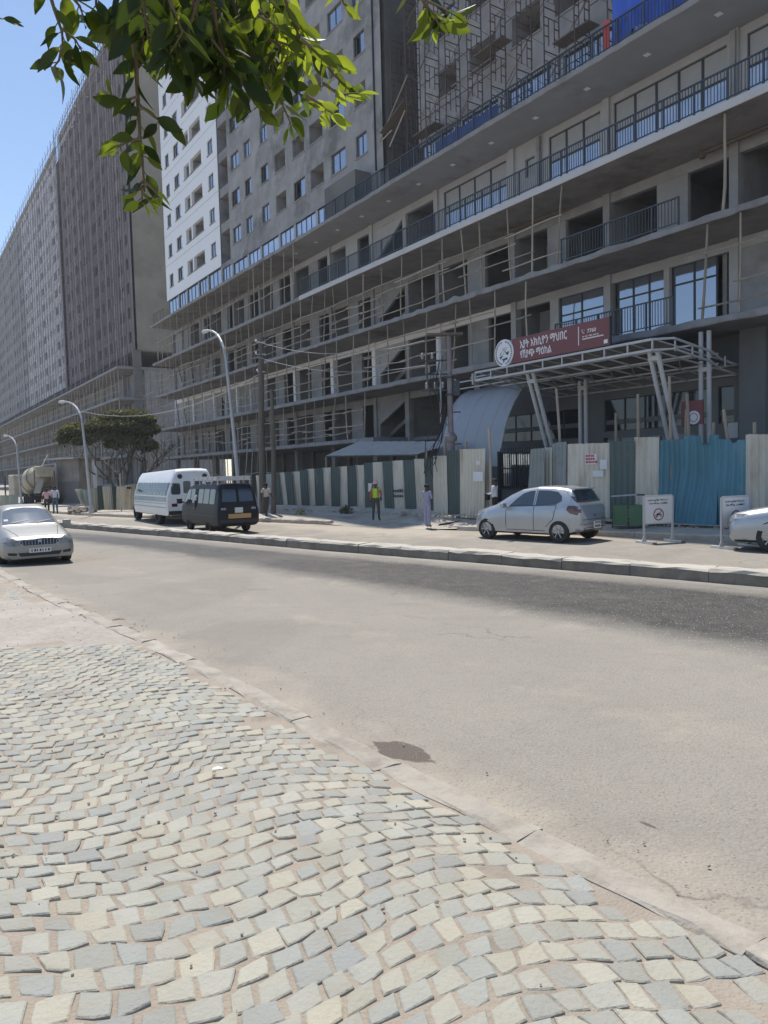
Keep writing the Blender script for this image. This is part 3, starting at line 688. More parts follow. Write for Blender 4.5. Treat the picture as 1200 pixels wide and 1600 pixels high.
bay_half(COLS[6], COLS[7], *floors['B'], 'plaster_light', 'plaster_light')
bay_stair(COLS[7], COLS[8], *floors['B'], 'plaster_light', 'plaster', (-10.5, -7.5))
for i in range(0, 13):
    z = floors['C']
    if i == 7: bay_stair(COLS[7], COLS[8], *z, 'plaster', 'room', (-10.3, -7.4))
    elif i in (0, 1): infill(COLS[i], COLS[i + 1], *z, 'plaster', 'plaster', 3 if i else 2)
    else: bay_half(COLS[i], COLS[i + 1], *z, 'plaster', 'room')
for i in range(0, 13):
    z = floors['D']
    if i in (0, 1): infill(COLS[i], COLS[i + 1], *z, 'cladding', 'plaster_light')
    elif i in (2, 3): infill(COLS[i], COLS[i + 1], *z, 'cladding', 'plaster')
    elif i == 7: bay_stair(COLS[7], COLS[8], *z, 'plaster_light', 'room', (-10.4, -7.5))
    elif i == 9:
        part_wall(COLS[9], *z, 'room'); wall(2.6, 3.4, z[0], z[1] - BEAM, 'room', IN + 1.5); wall(4.75, 5.3, z[0], z[1] - BEAM, 'plaster_light')
        window_unit(5.38, 7.98, z[0] + .02, z[1] - BEAM, IN + .1, 2, [z[1] - BEAM - .85])
    elif i == 10:
        window_unit(8.76, 11.2, z[0] + .02, z[1] - BEAM, IN + .1, 3, [z[1] - BEAM - .75]); col(11.37, z[0], z[1] - BEAM, 'plaster_light', .26)
        window_unit(11.53, 13.5, z[0] + .02, z[1] - BEAM, IN + .1, 2, [z[1] - BEAM - .75]); part_wall(13.7, *z, 'room')
    elif i == 11: wall(14.5, 16.6, z[0], z[1] - BEAM, 'plaster'); part_wall(14.5, *z, 'room'); bay_open(16.6, 20.3, *z, 'room')
    else: bay_half(COLS[i], COLS[i + 1], *z, 'plaster_light', 'plaster')
for i in range(0, 8):
    z = floors['E']
    if i in (0, 1): infill(COLS[i], COLS[i + 1], *z, 'plaster', 'plaster', 3)
    elif i == 7: bay_stair(COLS[7], COLS[8], *z, 'plaster', 'room', (-10.6, -7.7)); col(-7.3, ZE, ZD, 'plaster', .4)
    else: bay_half(COLS[i], COLS[i + 1], *z, 'plaster', 'room')
# finished top floor at the right: plastered wall, big windows with blinds above and film below
z0, z1 = floors['B']; zt = z1 - .34; zs_ = z0 + 2.3
ops = [(-3.35, 1.85, z0 + .08, zt), (3.2, 3.86, z0 + 2.1, z0 + 3.0), (4.8, 7.92, z0 + .08, zt), (8.66, 13.95, z0 + .08, zt), (14.75, 19.6, z0 + .08, zt), (21, 25, z0 + .08, zt)]
mb = MB(); cut_wall(mb, COLS[8], S1, z0, z1, ops, IN, .25); mb.build('wall', M['plaster_light'], bld)
for (a, b, c, e), nv in zip(ops, (4, 1, 3, 5, 4, 3)):
    if nv == 1: window_unit(a, b, c, e, IN + .15, 1, None, 'blind')
    else: window_unit(a, b, c, e, IN + .12, nv, [zs_], ('film', 'blind'), fw=.1)
part_box('drain_pipe', M['plaster'], bld, 4.18, 4.34, IN - .2, IN - .04, z0, z1 - .1); part_box('drain_pipe', M['plaster'], bld, 14.22, 14.42, IN - .24, IN - .04, z0, z1 - .1)
# small ceiling lights in the white soffit
for k in range(12):
    s = -19 + k * 3.05; part_box('soffit_light', M['white'], bld, s - .12, s + .12, 1.2, 1.44, ZA - .012, ZA - .001)
# dark pipes run under the soffits
for (zz, s0, s1) in ((ZB, 2.2, 6.2), (ZB, 13.2, 18)):
    MB().tube([(s0, IN - .5, zz - .09), (s1, IN - .5, zz - .09)], .075, 7).build('drain_pipe', M['wood_dark'], bld)
    MB().tube([(s0 + .05, IN - .5, zz - .28), (s0 + .05, IN - .5, zz - .02)], .12, 7).build('pipe_elbow', M['wood_dark'], bld)
# columns of the open ground floor
for i in range(0, 9):
    beam_box('column', M['soffit'], COLS[i] - .22, COLS[i] + .22, IN - .2, IN + .25, .3, ZE)
    if i < 8: beam_box('column', M['soffit'], COLS[i] + 2.7, COLS[i] + 3.0, IN + 3, IN + 3.3, .3, ZE)
# ground floor shop front behind the canopy
zf0, zf1 = .42, ZD
shop = [(1.0, 6.6, .5, 3.0), (1.0, 6.6, 3.55, 4.95), (8.0, 13.3, 3.75, 5.2), (8.4, 11.0, .5, 3.15), (13.6, 14.25, 3.75, 5.2)]
mb = MB(); cut_wall(mb, -.2, 14.9, zf0, zf1, shop, IN, .25); mb.build('shop_front_wall', M['dark_wall'], bld)
window_unit(1.0, 6.6, .5, 3.0, IN + .12, 5, None, 'glass'); window_unit(1.0, 6.6, 3.55, 4.95, IN + .12, 5, None, 'glass_dark')
window_unit(8.0, 13.3, 3.75, 5.2, IN + .12, 5, None, 'glass_dark'); window_unit(8.4, 11.0, .5, 3.15, IN + .12, 3, None, 'glass_dark'); window_unit(13.6, 14.25, 3.75, 5.2, IN + .12, 1, None, 'glass_dark')
beam_box('column', M['dark_wall'], 14.9, 15.9, IN - .75, IN + .3, .3, ZD); beam_box('column', M['plaster'], -.65, -.2, IN - .3, IN + .3, .3, ZD)
mb = MB(); cut_wall(mb, 15.9, S1, zf0, zf1, [(16.4, 20.3, .5, 2.9), (16.4, 20.3, 3.9, 6.6)], IN, .25); mb.build('shop_front_wall', M['dark_wall'], bld)
for a in ((16.4, 20.3, .5, 2.9), (16.4, 20.3, 3.9, 6.6)): part_box('wall', M['void'], bld, a[0], a[1], IN + 1.5, IN + 1.6, a[2], a[3])
part_box('notice_paper', M['paper'], bld, 14.02, 14.42, IN - .012, IN - .004, 3.15, 3.75)
beam_box('sill_beam', M['plaster'], 15.9, S1, IN - .25, IN - .01, 3.1, 3.85)

# --- towers on top
TD = 1.5; SH = 3.1
def tower(s0, s1, d0, d1, z0, z1, ops, m, name='tower_wall'):
    mb = MB(); cut_wall(mb, s0, s1, z0, z1, ops, d0, .3); mb.build(name, m, bld)
win_count = [0]
def tower_window(a, b, c, e, d, style, parent=None):
    P = parent or bld
    if style == 'empty':
        p = MB().add([(a, d + 1.8, c - .6), (b, d + 1.8, c - .6), (b, d + 1.8, e), (a, d + 1.8, e)], [(0, 1, 2, 3)]); p.add([(a, d + .3, c - .6), (a, d + 1.8, c - .6), (a, d + 1.8, e), (a, d + .3, e)], [(0, 1, 2, 3)]); p.add([(b, d + .3, c - .6), (b, d + 1.8, c - .6), (b, d + 1.8, e), (b, d + .3, e)], [(3, 2, 1, 0)]); p.add([(a, d + .3, e), (b, d + .3, e), (b, d + 1.8, e), (a, d + 1.8, e)], [(0, 1, 2, 3)])
        p.build('empty_window', M['room'], P)
    elif style == 'slide':
        window_unit(a, b, c, e, d + .14, 2, None, 'glass', P, .05)
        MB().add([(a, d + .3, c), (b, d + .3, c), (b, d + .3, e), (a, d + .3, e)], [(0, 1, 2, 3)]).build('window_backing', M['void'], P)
    elif style == 'half':
        f = MB(); f.box(a, a + .05, d + .1, d + .18, c, e); f.box(b - .05, b, d + .1, d + .18, c, e); f.box(a, b, d + .1, d + .18, e - .05, e); f.box((a + b) / 2 - .03, (a + b) / 2 + .03, d + .1, d + .18, c, e)
        f = f.build('window', M['frame'], P); mid = (a + b) / 2
        MB().add([(mid, d + .13, c), (b, d + .13, c), (b, d + .13, e), (mid, d + .13, e)], [(0, 1, 2, 3)]).build('pane', M['glass'], f)
        MB().add([(a, d + .6, c), (b, d + .6, c), (b, d + .6, e), (a, d + .6, e)], [(0, 1, 2, 3)]).build('window_backing', M['void'], P)
    MB().box(a - .08, b + .08, d - .05, d + .1, c - .1, c - .002).build('sill', M['concrete'], P)
# white clad tower
rt = random.Random(4); ZT = 70.0; NS = 15  # unseen tower tops, this and the next ones, sized for their ground shadow
wcols = [(-48.4, -47.2, 'half'), (-45.7, -44.1, 'half'), (-42.75, -41.2, 'empty'), (-40.85, -37.85, 'empty'), (-36.25, -34.95, 'slide')]
for k in range(NS):
    zs = 22.4 + SH * k; z_lo = 21.15 if k == 0 else zs - .72; z_hi = zs + SH - .72 - .03
    ops = [(a, b, zs, zs + 1.3) for (a, b, _) in wcols]; tower(-49.6, -33.85, TD - .06, 0, z_lo, z_hi, ops, M['cladding'], 'cladding_panel')
    for (a, b, st) in wcols: tower_window(a, b, zs, zs + 1.3, TD - .06, st)
part_box('cladding_backing', M['plaster'], bld, -49.55, -33.9, TD + .25, TD + .3, 21.2, 22.4 - .02)
part_box('tower_body', M['end_wall'], bld, -49.6, -33.85, TD + 2.2, 14, 18.72, ZT); part_box('tower_end', M['end_wall'], bld, -49.6, -49.4, TD, TD + 2.2, 21.2, ZT)
part_box('tower_roof', M['concrete'], bld, -49.7, -33.8, TD - .1, 14, ZT, ZT + .3); part_box('tower_side', M['tower'], bld, -33.85, -33.7, TD, 14, 50.0, ZT); ZT = 50.0; NS = 10
part_box('shade_block', M['tower'], bld, -33.6, -22.0, TD + .3, 12, 50.35, 70)  # unseen block added above the view to lengthen the tower's shadow
part_box('tower_roof', M['concrete'], bld, -33.6, -7.4, TD - .1, 14, ZT, ZT + .3)
# balcony recess between white and grey tower
for k in range(NS + 1): part_box('balcony_slab', M['concrete'], bld, -33.85, -31.75, TD + .02, TD + 3.0, 20.9 + SH * k, 21.7 + SH * k if k else 21.3)
part_box('recess_wall', M['plaster'], bld, -33.85, -31.75, TD + 3.0, TD + 3.2, 18.72, ZT); part_box('recess_side', M['tower'], bld, -33.95, -33.85, TD + .02, TD + 3, 18.72, ZT)
# grey middle tower
mcols = [(-31.05, -29.3, 3.2, ['slide', 'half']), (-28.2, -26.9, 3.2, ['half', 'slide']), (-25.0, -23.65, 0, ['slide', 'half']), (-22.4, -20.65, 0, ['empty']), (-19.4, -17.6, 0, ['half', 'half', 'empty']), (-16.75, -14.85, 0, ['empty']), (-13.8, -11.9, 0, ['slide', 'half', 'empty']), (-10.6, -9.3, 0, ['half', 'slide', 'empty'])]
ops = []; todo = []
for ci, (a, b, off, sty) in enumerate(mcols):
    for k in range(NS):
        zs = 22.35 + SH * k
        if zs + 1.4 > ZT: continue
        if ci < 3 and k == 0 and False: continue
        ops.append((a, b, zs, zs + 1.35)); todo.append((a, b, zs, zs + 1.35, sty[(k * 7 + ci) % len(sty)]))
tower(-31.75, -7.5, TD, 0, 20.75, ZT, ops, M['tower'])
for t in todo: tower_window(*t[:4], TD, t[4])
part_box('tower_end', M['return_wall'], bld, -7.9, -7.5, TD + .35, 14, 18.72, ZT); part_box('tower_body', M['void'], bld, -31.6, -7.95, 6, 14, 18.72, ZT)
# glazed strip of the terrace floor below the towers
a = -49.3
while a < -12.9:
    w = 3.4 if (int(a) % 3) else 2.6; b = min(a + w, -12.9)
    if b - a > 1: window_unit(a, b - .35, 18.74, 20.72 if a > -33 else 21.1, TD + .12, max(2, int((b - a) / .85)), None, ['film' if a > -28 else 'glass'], fw=.06)
    part_box('pier', M['plaster_light'], bld, b - .33, b - .02, TD + .02, TD + .3, 18.73, 20.74 if a > -33 else 21.13); a = b
part_box('terrace_wall', M['tower'], bld, -12.85, -7.95, TD + .05, TD + .3, 18.73, 20.74)
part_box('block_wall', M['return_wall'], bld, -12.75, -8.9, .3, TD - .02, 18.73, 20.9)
# right tower behind the scaffold
tc = [(-1.95, -.45), (.6, 2.6), (3.75, 5.6), (6.5, 8.4), (9.6, 10.9), (12, 13.8), (15, 16.8), (18.5, 20.4)]
ops = [(a, b, 22.45 + SH * k, 22.45 + SH * k + (1.35 if i else 1.35)) for i, (a, b) in enumerate(tc) for k in range(NS) if 22.45 + SH * k + 1.4 < ZT]
ZT = 50.0; ops = [o_ for o_ in ops if o_[3] < ZT]; tower(-3.85, S1, TD, 0, 20.55, ZT, ops, M['tower'])
for o_ in ops[:60]:
    st = 'empty' if (int(o_[0] * 3) + int(o_[2])) % 4 else 'half'; tower_window(*o_, TD, st)
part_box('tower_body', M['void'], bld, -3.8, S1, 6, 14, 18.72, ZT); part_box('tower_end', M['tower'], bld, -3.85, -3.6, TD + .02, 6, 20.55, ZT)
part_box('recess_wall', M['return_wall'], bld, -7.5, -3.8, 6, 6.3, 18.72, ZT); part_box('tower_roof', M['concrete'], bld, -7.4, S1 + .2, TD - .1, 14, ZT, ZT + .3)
a = -3.6
while a < S1 - 3:
    window_unit(a, a + 2.7, 18.74, 20.5, TD + .12, 3, None, ['film'], fw=.06); part_box('pier', M['plaster_light'], bld, a + 2.75, a + 3.5, TD + .02, TD + .3, 18.73, 20.54); a += 3.55
part_box('drain_pipe', M['cable'], bld, -8.3, -8.22, TD - .1, TD - .02, 20.8, 34)

# --- railings
def railing(s0, s1, z, d, h=1.05, parent=None, pitch=.125, post=1.25, m='rail'):
    mb = MB(); n = max(1, round((s1 - s0) / post))
    for i in range(n + 1): s = s0 + (s1 - s0) * i / n; mb.box(s - .03, s + .03, d - .03, d + .03, z, z + h)
    mb.box(s0 - .03, s1 + .03, d - .032, d + .032, z + h, z + h + .05); mb.box(s0, s1, d - .018, d + .018, z + .1, z + .14)
    R_ = mb.build('railing', M[m], parent or bld); mb = MB(); k = int((s1 - s0) / pitch)
    for i in range(1, k): s = s0 + (s1 - s0) * i / k; mb.box(s - .011, s + .011, d - .011, d + .011, z + .142, z + h - .002)
    mb.build('balusters', M[m], R_, kind='stuff'); return R_
railing(-16.0, S1, ZB + .33, .1, 1.08); railing(-12.4, S1, ZA + .25, .14, 1.0, pitch=.15); railing(S0 + .3, -47.5, ZA + .25, .3, 1.15, pitch=.3, m='steel_red')
railing(8.0, 13.7, ZC + .24, .1, 1.0, pitch=.14); railing(7.6, 13.45, ZD + .26, .1, 1.05); railing(13.5, 15.2, ZD + .26, IN - .3, .4, pitch=.14)
# blue nets and tarpaulins hung on the terrace rail
def sheet_cloth(name, s0, s1, z0, z1, d, m, label, cat, seed, sag=.1, group=None):
    r = random.Random(seed); n = max(6, int((s1 - s0) * 6)); mb = MB(); ph = r.uniform(0, 6); vs = []
    for j in range(6):
        for i in range(n + 1):
            s = s0 + (s1 - s0) * i / n; t = j / 5; zz = z0 + (z1 - z0) * t + (1 - t) * sag * math.sin(s * 2.2 + ph) - .03 * math.sin(s * 5) * t
            vs.append((s, d + .05 * math.sin(s * 9 + ph) * (1 - t * .6) + r.uniform(-.012, .012), zz))
    mb.add(vs, [(j * (n + 1) + i, j * (n + 1) + i + 1, (j + 1) * (n + 1) + i + 1, (j + 1) * (n + 1) + i) for j in range(5) for i in range(n)])
    o = mb.build(name, M[m], None); o.matrix_world = Matrix.Translation(OB) @ Matrix.Rotation(RB, 4, 'Z'); smooth_angle(o, 80)
    return tag(o, label, cat, group)
sheet_cloth('tarpaulin', 10.6, 15.8, ZA + .42, ZA + 2.3, .32, 'tarp_blue', 'bright blue tarpaulin hung behind the top terrace railing beside a red cloth', 'tarpaulin', 1, .25)
sheet_cloth('red_cloth', 10.15, 10.52, ZA + .3, ZA + 1.6, .3, 'cloth_red', 'red cloth hanging on the top terrace railing left of the blue tarpaulin', 'cloth', 2, .2)
sheet_cloth('debris_net', -.8, 4.0, ZA + .3, ZA + 1.0, .3, 'net_blue', 'dark blue debris net behind the top terrace railing at the foot of the scaffold', 'net', 3, .05)

# ------------------------------------------------------------------ the second block further down the street
b2 = thing('apartment_block', 'far scaffolded apartment block with a bare beige end wall', 'building', W(-66, 0, 0), RB)
L2 = 176.0
P2 = [(16.0, 2.0), (12.1, 1.8), (8.35, 1.7), (4.75, 1.7), (1.0, 1.4)]
for i, (z, o) in enumerate(P2):
    ragged_slab('slab', -L2, 0, 0, 14, z, z + .32, b2, [M['concrete'], M['soffit']], 30 + i, step=2.5, amp=.03)
for i in range(4):
    zt = P2[i][0]; zb_ = P2[i + 1][0] + .32; mb = MB()
    part_box('back_wall', M['plaster'] if i < 2 else M['room'], b2, -L2, -.3, 3.2, 3.4, zb_, zt)
    part_box('end_wall', M['plaster'] if i < 2 else M['room'], b2, -.32, -.1, 3.4, 14, zb_, zt)
    for k in range(30):
        s = -.9 - k * 5.9; part_box('column', M['plaster_light'] if i == 2 else M['plaster'], b2, s - .22, s + .22, 2.4, 2.85, zb_, zt)
    if i in (1, 2, 3):
        for k in range(70):
            s = -1.2 - k * 2.45; 
            if rb.random() < .75: part_box('stud', M['white_wall'] if i == 2 else M['plaster'], b2, s - .07, s + .07, 2.9, 3.1, zb_, zt)
            if rb.random() < .35: part_box('opening_shade_panel', M['void'], b2, s + .3, s + 1.5, 3.14, 3.19, zb_, zt - .6)  # second box: dark panel on the wall standing in for a shaded opening
for k in range(14): part_box('column', M['return_wall'], b2, -1.3 - k * 6, -.5 - k * 6, 2.3, 3.1, 16.33, 18.45)
for z0_, z1_ in ((12.43, 16.0), (8.68, 12.1)): part_box('column', M['return_wall'], b2, -.09, .3, 2.0, 3.0, z0_, z1_)
part_box('column', M['return_wall'], b2, -.28, .3, 2.0, 3.0, 16.33, 18.45)
part_box('pilotis_back', M['void'], b2, -L2, -3, 8, 8.2, 16.33, 18.45)
Z2 = 59.0; FD = 2.3
segs = [(-39.5, 0.3, 'tower_brown', Z2), (-84, -43.4, 'tower_pale', Z2 - .3), (-140, -84, 'tower_blue', Z2 - .2), (-L2, -140, 'tower_pale', Z2)]
far_w = []
for (a, b, m, zt) in segs:
    mb = MB(); ops = []; s = b - 1.5; k = 0
    while s - 2.0 > a:
        w = (1.3, 2.4, .9, 1.6)[k % 4]; 
        for f in range(13):
            zs = 19.6 + SH * f; ops.append((s - w, s, zs, zs + 1.45))
        s -= w + (1.5, 1.9, 1.3, 2.2)[(k * 3) % 4]; k += 1
    for f in range(13):                                             # storey by storey, so that the wall stays light
        zlo = 18.46 if f == 0 else 19.0 + SH * f; zhi = 19.0 + SH * (f + 1) if f < 12 else zt
        cut_wall(mb, a, b, zlo, zhi, [o for o in ops if zlo < o[2] < zhi], FD, .3)
    mb.build('tower_wall', M[m], b2); far_w += ops
    part_box('tower_body', M['void'], b2, a + .05, b - .35, FD + .9, 14, 18.46, zt - .05); part_box('parapet', M['end_wall'], b2, a, b, FD - .15, FD + .12, zt, zt + 1.1)
part_box('gap_wall', M['dark_wall'], b2, -43.4, -39.5, FD + 2.6, FD + 2.9, 18.46, Z2 - 1)
part_box('upper_panel', M['tower_pale'], b2, -39.4, -27, FD - .03, FD - .01, Z2 - 1, Z2 - .2)
part_box('end_wall', M['end_wall'], b2, -.05, .3, FD + .31, 15, 18.46, Z2); part_box('end_soffit', M['void'], b2, -6, .3, FD + .32, 15, 18.3, 18.45); part_box('parapet', M['end_wall'], b2, -.05, .3, FD + .31, 15, Z2, Z2 + 1.1)
far_w.sort(key=lambda o: -o[0]); paneW = MB().add([(-.5, 0, -.5), (.5, 0, -.5), (.5, 0, .5), (-.5, 0, .5)], [(0, 1, 2, 3)]); pm = [paneW.mesh('window', M['dark_opening']), paneW.mesh('window', M['glass_dark'])]
rest = MB()
for i, (a, b, c, e) in enumerate(far_w):
    if i < 296: inst('window', pm[i % 3 == 0], b2, ((a + b) / 2, FD + .27, (c + e) / 2), (0, 0, 0), (b - a, 1, e - c))
    else: rest.add([(a, FD + .27, c), (b, FD + .27, c), (b, FD + .27, e), (a, FD + .27, e)], [(0, 1, 2, 3)])
rest.build('far_windows', M['dark_opening'], b2, kind='stuff')
# its steel scaffold: too fine to tell apart at this distance
sc2 = thing('facade_scaffold', 'dense steel scaffold covering the far block from terrace to roof', 'scaffold', W(-66, -.0, 16.3), RB)
def scaf2(s0, s1, m, pitch):
    mb = MB(); lt = MB(); q_ = 0; s = s1
    while s > s0:
        if q_ % 3 == 1: lt.box(s - .04, s + .04, 1.28, 1.36, 0, Z2 - 16.3 + .6 + (q_ % 4) * .4)
        q_ += 1
        for d in (1.35, 2.1): mb.box(s - .035, s + .035, d - .03, d + .03, 0, Z2 - 16.3 + 1.2)
        s -= pitch
    z = 1.0
    while z < Z2 - 16: mb.box(s0, s1, 1.3, 1.36, z, z + .04); z += 1.9
    k = 0; s = s1
    while s > s0 + 2:
        z = 0
        while z < Z2 - 18:
            mb.bar((s, 1.4, z), (s - pitch * 1.0, 1.4, z + 1.9), .03); z += 1.9
        s -= pitch * 2.5
    lt.build('pale_standards', M['steel_light'], sc2, kind='stuff')
    return mb.build('scaffold_tubes', M[m], sc2, kind='stuff')
scaf2(-39.5, -.1, 'steel_red', 1.25); scaf2(-84, -39.6, 'steel_grey', 2.6); scaf2(-140, -84.1, 'steel_grey', 4.2); scaf2(-L2, -140.1, 'steel_grey', 6)
mb = MB(); r = random.Random(3)
for k in range(44): s = -.8 - k * 2.6; zz = Z2 - 16.3 - 1.5 - 2.0 * (k % 2); mb.bar((s, 1.3, zz), (s + .75, .9, zz - .5), .06)
mb.build('bracket_arms', M['white_steel'], sc2, kind='stuff')
# poles on the far block's podium
mb = MB(); r = random.Random(8)
for i in range(4):
    zt = P2[i][0]; zb_ = P2[i + 1][0] + .33; s = -.6
    while s > -120:
        mb.tube([(s + r.uniform(-.15, .15), .25, zb_), (s + r.uniform(-.15, .15), .2, zt)], .045, 4); s -= r.uniform(1.6, 2.6)
    for hz in (.8, 1.7): mb.tube([(-.2, .2, zb_ + hz), (-60, .2, zb_ + hz + .1), (-120, .2, zb_ + hz)], .035, 4)
o = mb.build('pole_scaffold', M['pole'], None, kind='stuff'); o.matrix_world = Matrix.Translation(W(-66, 0, 0)) @ Matrix.Rotation(RB, 4, 'Z')
# ------------------------------------------------------------------ scaffolds and pole rails
def local_thing(name, label, cat, s, d, z, group=None): return thing(name, label, cat, W(s, d, z), RB, group)
# welded frame scaffold before the right tower; one frame = two uprights with rungs
ts = local_thing('frame_scaffold', 'rust brown steel frame scaffold in front of the right tower wall', 'scaffold', -3.4, .35, ZA + .26)
mb = MB()
for d in (0, .95): mb.box(-.022, .022, d - .022, d + .022, 0, 1.86)
mb.box(-.016, .016, .022, .92, 1.76, 1.8); mb.box(-.016, .016, .022, .92, 1.36, 1.39); mb.box(-.02, .02, .03, .3, .55, .58); mb.box(-.02, .02, .28, .31, .2, 1.36); mb.box(-.02, .02, .64, .67, .2, 1.36); mb.box(-.02, .02, .64, .92, .55, .58); mb.box(-.02, .02, .03, .3, 1.0, 1.03); mb.box(-.02, .02, .64, .92, 1.0, 1.03)
fm = mb.mesh('scaffold_frame', M['steel_frame'])
mb = MB(); mb.bar((0, .0, .15), (1.72, .0, 1.7), .02); mb.bar((0, .0, 1.7), (1.72, 0, .15), .02); bm1 = mb.mesh('cross_brace', M['steel_frame'])
mb = MB(); mb.bar((0, .0, .0), (1.72, .0, .0), .03); bm2 = mb.mesh('ledger', M['steel_frame'])
rs = random.Random(14)
for i in range(13):
    for k in range(7):
        inst('scaffold_frame', fm, ts, (i * 1.72 + .02 * rs.uniform(-1, 1), .0, k * 1.88), (0, rs.uniform(-.012, .012), 0))
        if i < 12:
            inst('cross_brace', bm1, ts, (i * 1.72, (.0, .95)[(i + k) % 2], k * 1.88))
            if rs.random() < .45: inst('ledger', bm2, ts, (i * 1.72, .95, k * 1.88 + 1.2))
# leaning props and a hanging platform in the dark recess
for i in range(2):
    for k in range(5): inst('scaffold_frame', fm, ts, (-2.0 - i * 1.4, 1.4, k * 1.88))
for (a, b) in (((-3.6, .6, 3.3), (.4, -.2, 5.1)), ((-3.6, .6, 3.2), (-1.8, .2, 3.1)), ((-1.9, .1, 2.2), (-.3, .1, 3.6))): MB().tube([a, b], .045, 5).build('raking_tube', M['pole'], ts)
MB().obox((-1.6, .4, 3.75), 2.6, .7, .05, Matrix.Rotation(-.35, 3, 'Y')).build('platform_board', M['wood_dark'], ts)
for i in range(7): MB().tube([(i * 1.72 * 1.7 - .2, .95, 1.9 + (i % 3) * 1.88), (i * 1.72 * 1.7 + 3.0, .96, 1.93 + (i % 3) * 1.88)], .035, 5).build('pole_ledger', M['pole'], ts)
for i in range(3): MB().box(.3 + i * 5.2, 2.3 + i * 5.2, .1, .8, 1.9 + 1.88 * (i % 2), 1.95 + 1.88 * (i % 2)).build('platform_board', M['wood_dark'], ts)

def wob(r, a, b, n, am):
    a = Vector(a); b = Vector(b); pts = []; o1 = Vector((r.uniform(-1, 1), r.uniform(-.4, .4), r.uniform(-1, 1))) * am; o2 = Vector((r.uniform(-1, 1), r.uniform(-.4, .4), r.uniform(-1, 1))) * am
    for i in range(n): t = i / (n - 1); pts.append(a.lerp(b, t) + o1 * math.sin(math.pi * t) + o2 * math.sin(2 * math.pi * t) * .5)
    return pts
def pole_rails(floor, s0, s1, sp, rails, label, seed, miss=()):
    z0, z1 = floors[floor]; r = random.Random(seed); T = local_thing('pole_guard_rail', label, 'guard rail', s0, 0, z0, 'eucalyptus pole guard rails along the open floors'); H = z1 - z0; s = 0; xs = []
    while s < s1 - s0:
        skip = any(a <= s0 + s <= b for a, b in miss)
        if not skip:
            lean = r.uniform(-.28, .22); d = r.uniform(.06, .22); rr = r.uniform(.034, .05)
            MB().tube(wob(r, (s + lean * .3, d, 0), (s - lean, d + r.uniform(-.08, .1), H + r.uniform(-.02, .0)), 5, .05), [rr * 1.15, rr * 1.1, rr, rr * .92, rr * .85], 6).build('pole', M['pole'], T); xs.append((s, d))
        s += sp * r.uniform(.65, 1.2)
    for h in rails:
        i = r.randrange(2)
        while i < len(xs) - 1:
            j = min(i + r.choice((1, 2, 2, 3)), len(xs) - 1); a = xs[i]; b = xs[j]
            if b[0] - a[0] < 7 and r.random() < .92:
                e0 = r.uniform(.1, .6); e1 = r.uniform(.1, .6); hh = h * H
                MB().tube(wob(r, (a[0] - e0, a[1] - .07, hh + r.uniform(-.1, .1)), (b[0] + e1, b[1] - .07, hh + r.uniform(-.1, .12)), 6, .05), [.038, .036, .034, .033, .03, .026], 5).build('rail', M['pole'], T)
            i = j
    return T
pole_rails('B', -49.5, -16.6, 2.0, (.3, .5), 'sparse pole guard rail along the upper left open floor under the top slab', 1)
pole_rails('C', -50, 17, 1.8, (.14, .3, .47, .62), 'pole guard rail along the second open floor below the finished balcony', 2, ((8.2, 13.4),))
pole_rails('D', -50.5, 18.5, 2.05, (.15, .33, .52, .7), 'pole guard rail with four bars along the floor level with the red sign', 3, ((7.8, 13.3),))
pole_rails('E', -51, -7.6, 1.6, (.14, .3, .46, .62), 'pole guard rail along the lowest open floor above the tin fence', 4)
# raking props seen on the left floors
rp = local_thing('pole_prop_scaffold', 'pole scaffold tied round the left end of the apartment block', 'scaffold', -53.5, -.3, .4)
r = random.Random(31)
for i in range(5):
    for j in range(2): MB().tube(wob(r, (i * 1.15, j * 1.3, 0), (i * 1.15 + r.uniform(-.2, .2), j * 1.3, 13.2 if i < 3 else 6.5), 6, .08), .045, 5).build('pole', M['pole'], rp)
for k in range(9): MB().tube(wob(r, (-.4, -.07, 1.1 + k * 1.4), (r.uniform(3, 5.2), -.07, 1.2 + k * 1.4), 5, .08), .032, 5).build('rail', M['pole'], rp)
for (a, b) in (((4.0, 2.6, 6.9), (7.6, 1.0, 10.0)), ((9.5, 2.4, 10.6), (13.0, .8, 13.6)), ((6.5, 2.4, 10.7), (8.5, 1, 13.7)), ((6.2, 2.6, 7.0), (8.6, 1.4, 9.9)), ((15.5, 1.5, 10.7), (19, .6, 13.5))): MB().bar(a, b, .07).build('raking_prop', M['wood_dark'], rp)
# tall loose poles standing before the ground floor, left
gp = local_thing('pole_bundle_scaffold', 'row of thin upright poles propping the lowest slab at the far left', 'scaffold', -53, -.6, .4)
for i in range(26):
    s = i * 1.25 + r.uniform(-.3, .3); MB().tube(wob(r, (s, r.uniform(-.3, .5), 0), (s + r.uniform(-.2, .2), .2, ZE - .42 + r.choice((0, 0, .9))), 4, .05), .035, 5).build('pole', M['pole'], gp)
for i in range(8): MB().tube(wob(r, (i * 4, -.1, 1.6 + r.uniform(-.3, .5)), (i * 4 + 4.6, -.1, 1.7 + r.uniform(-.3, .5)), 5, .1), .03, 5).build('rail', M['pole'], gp)

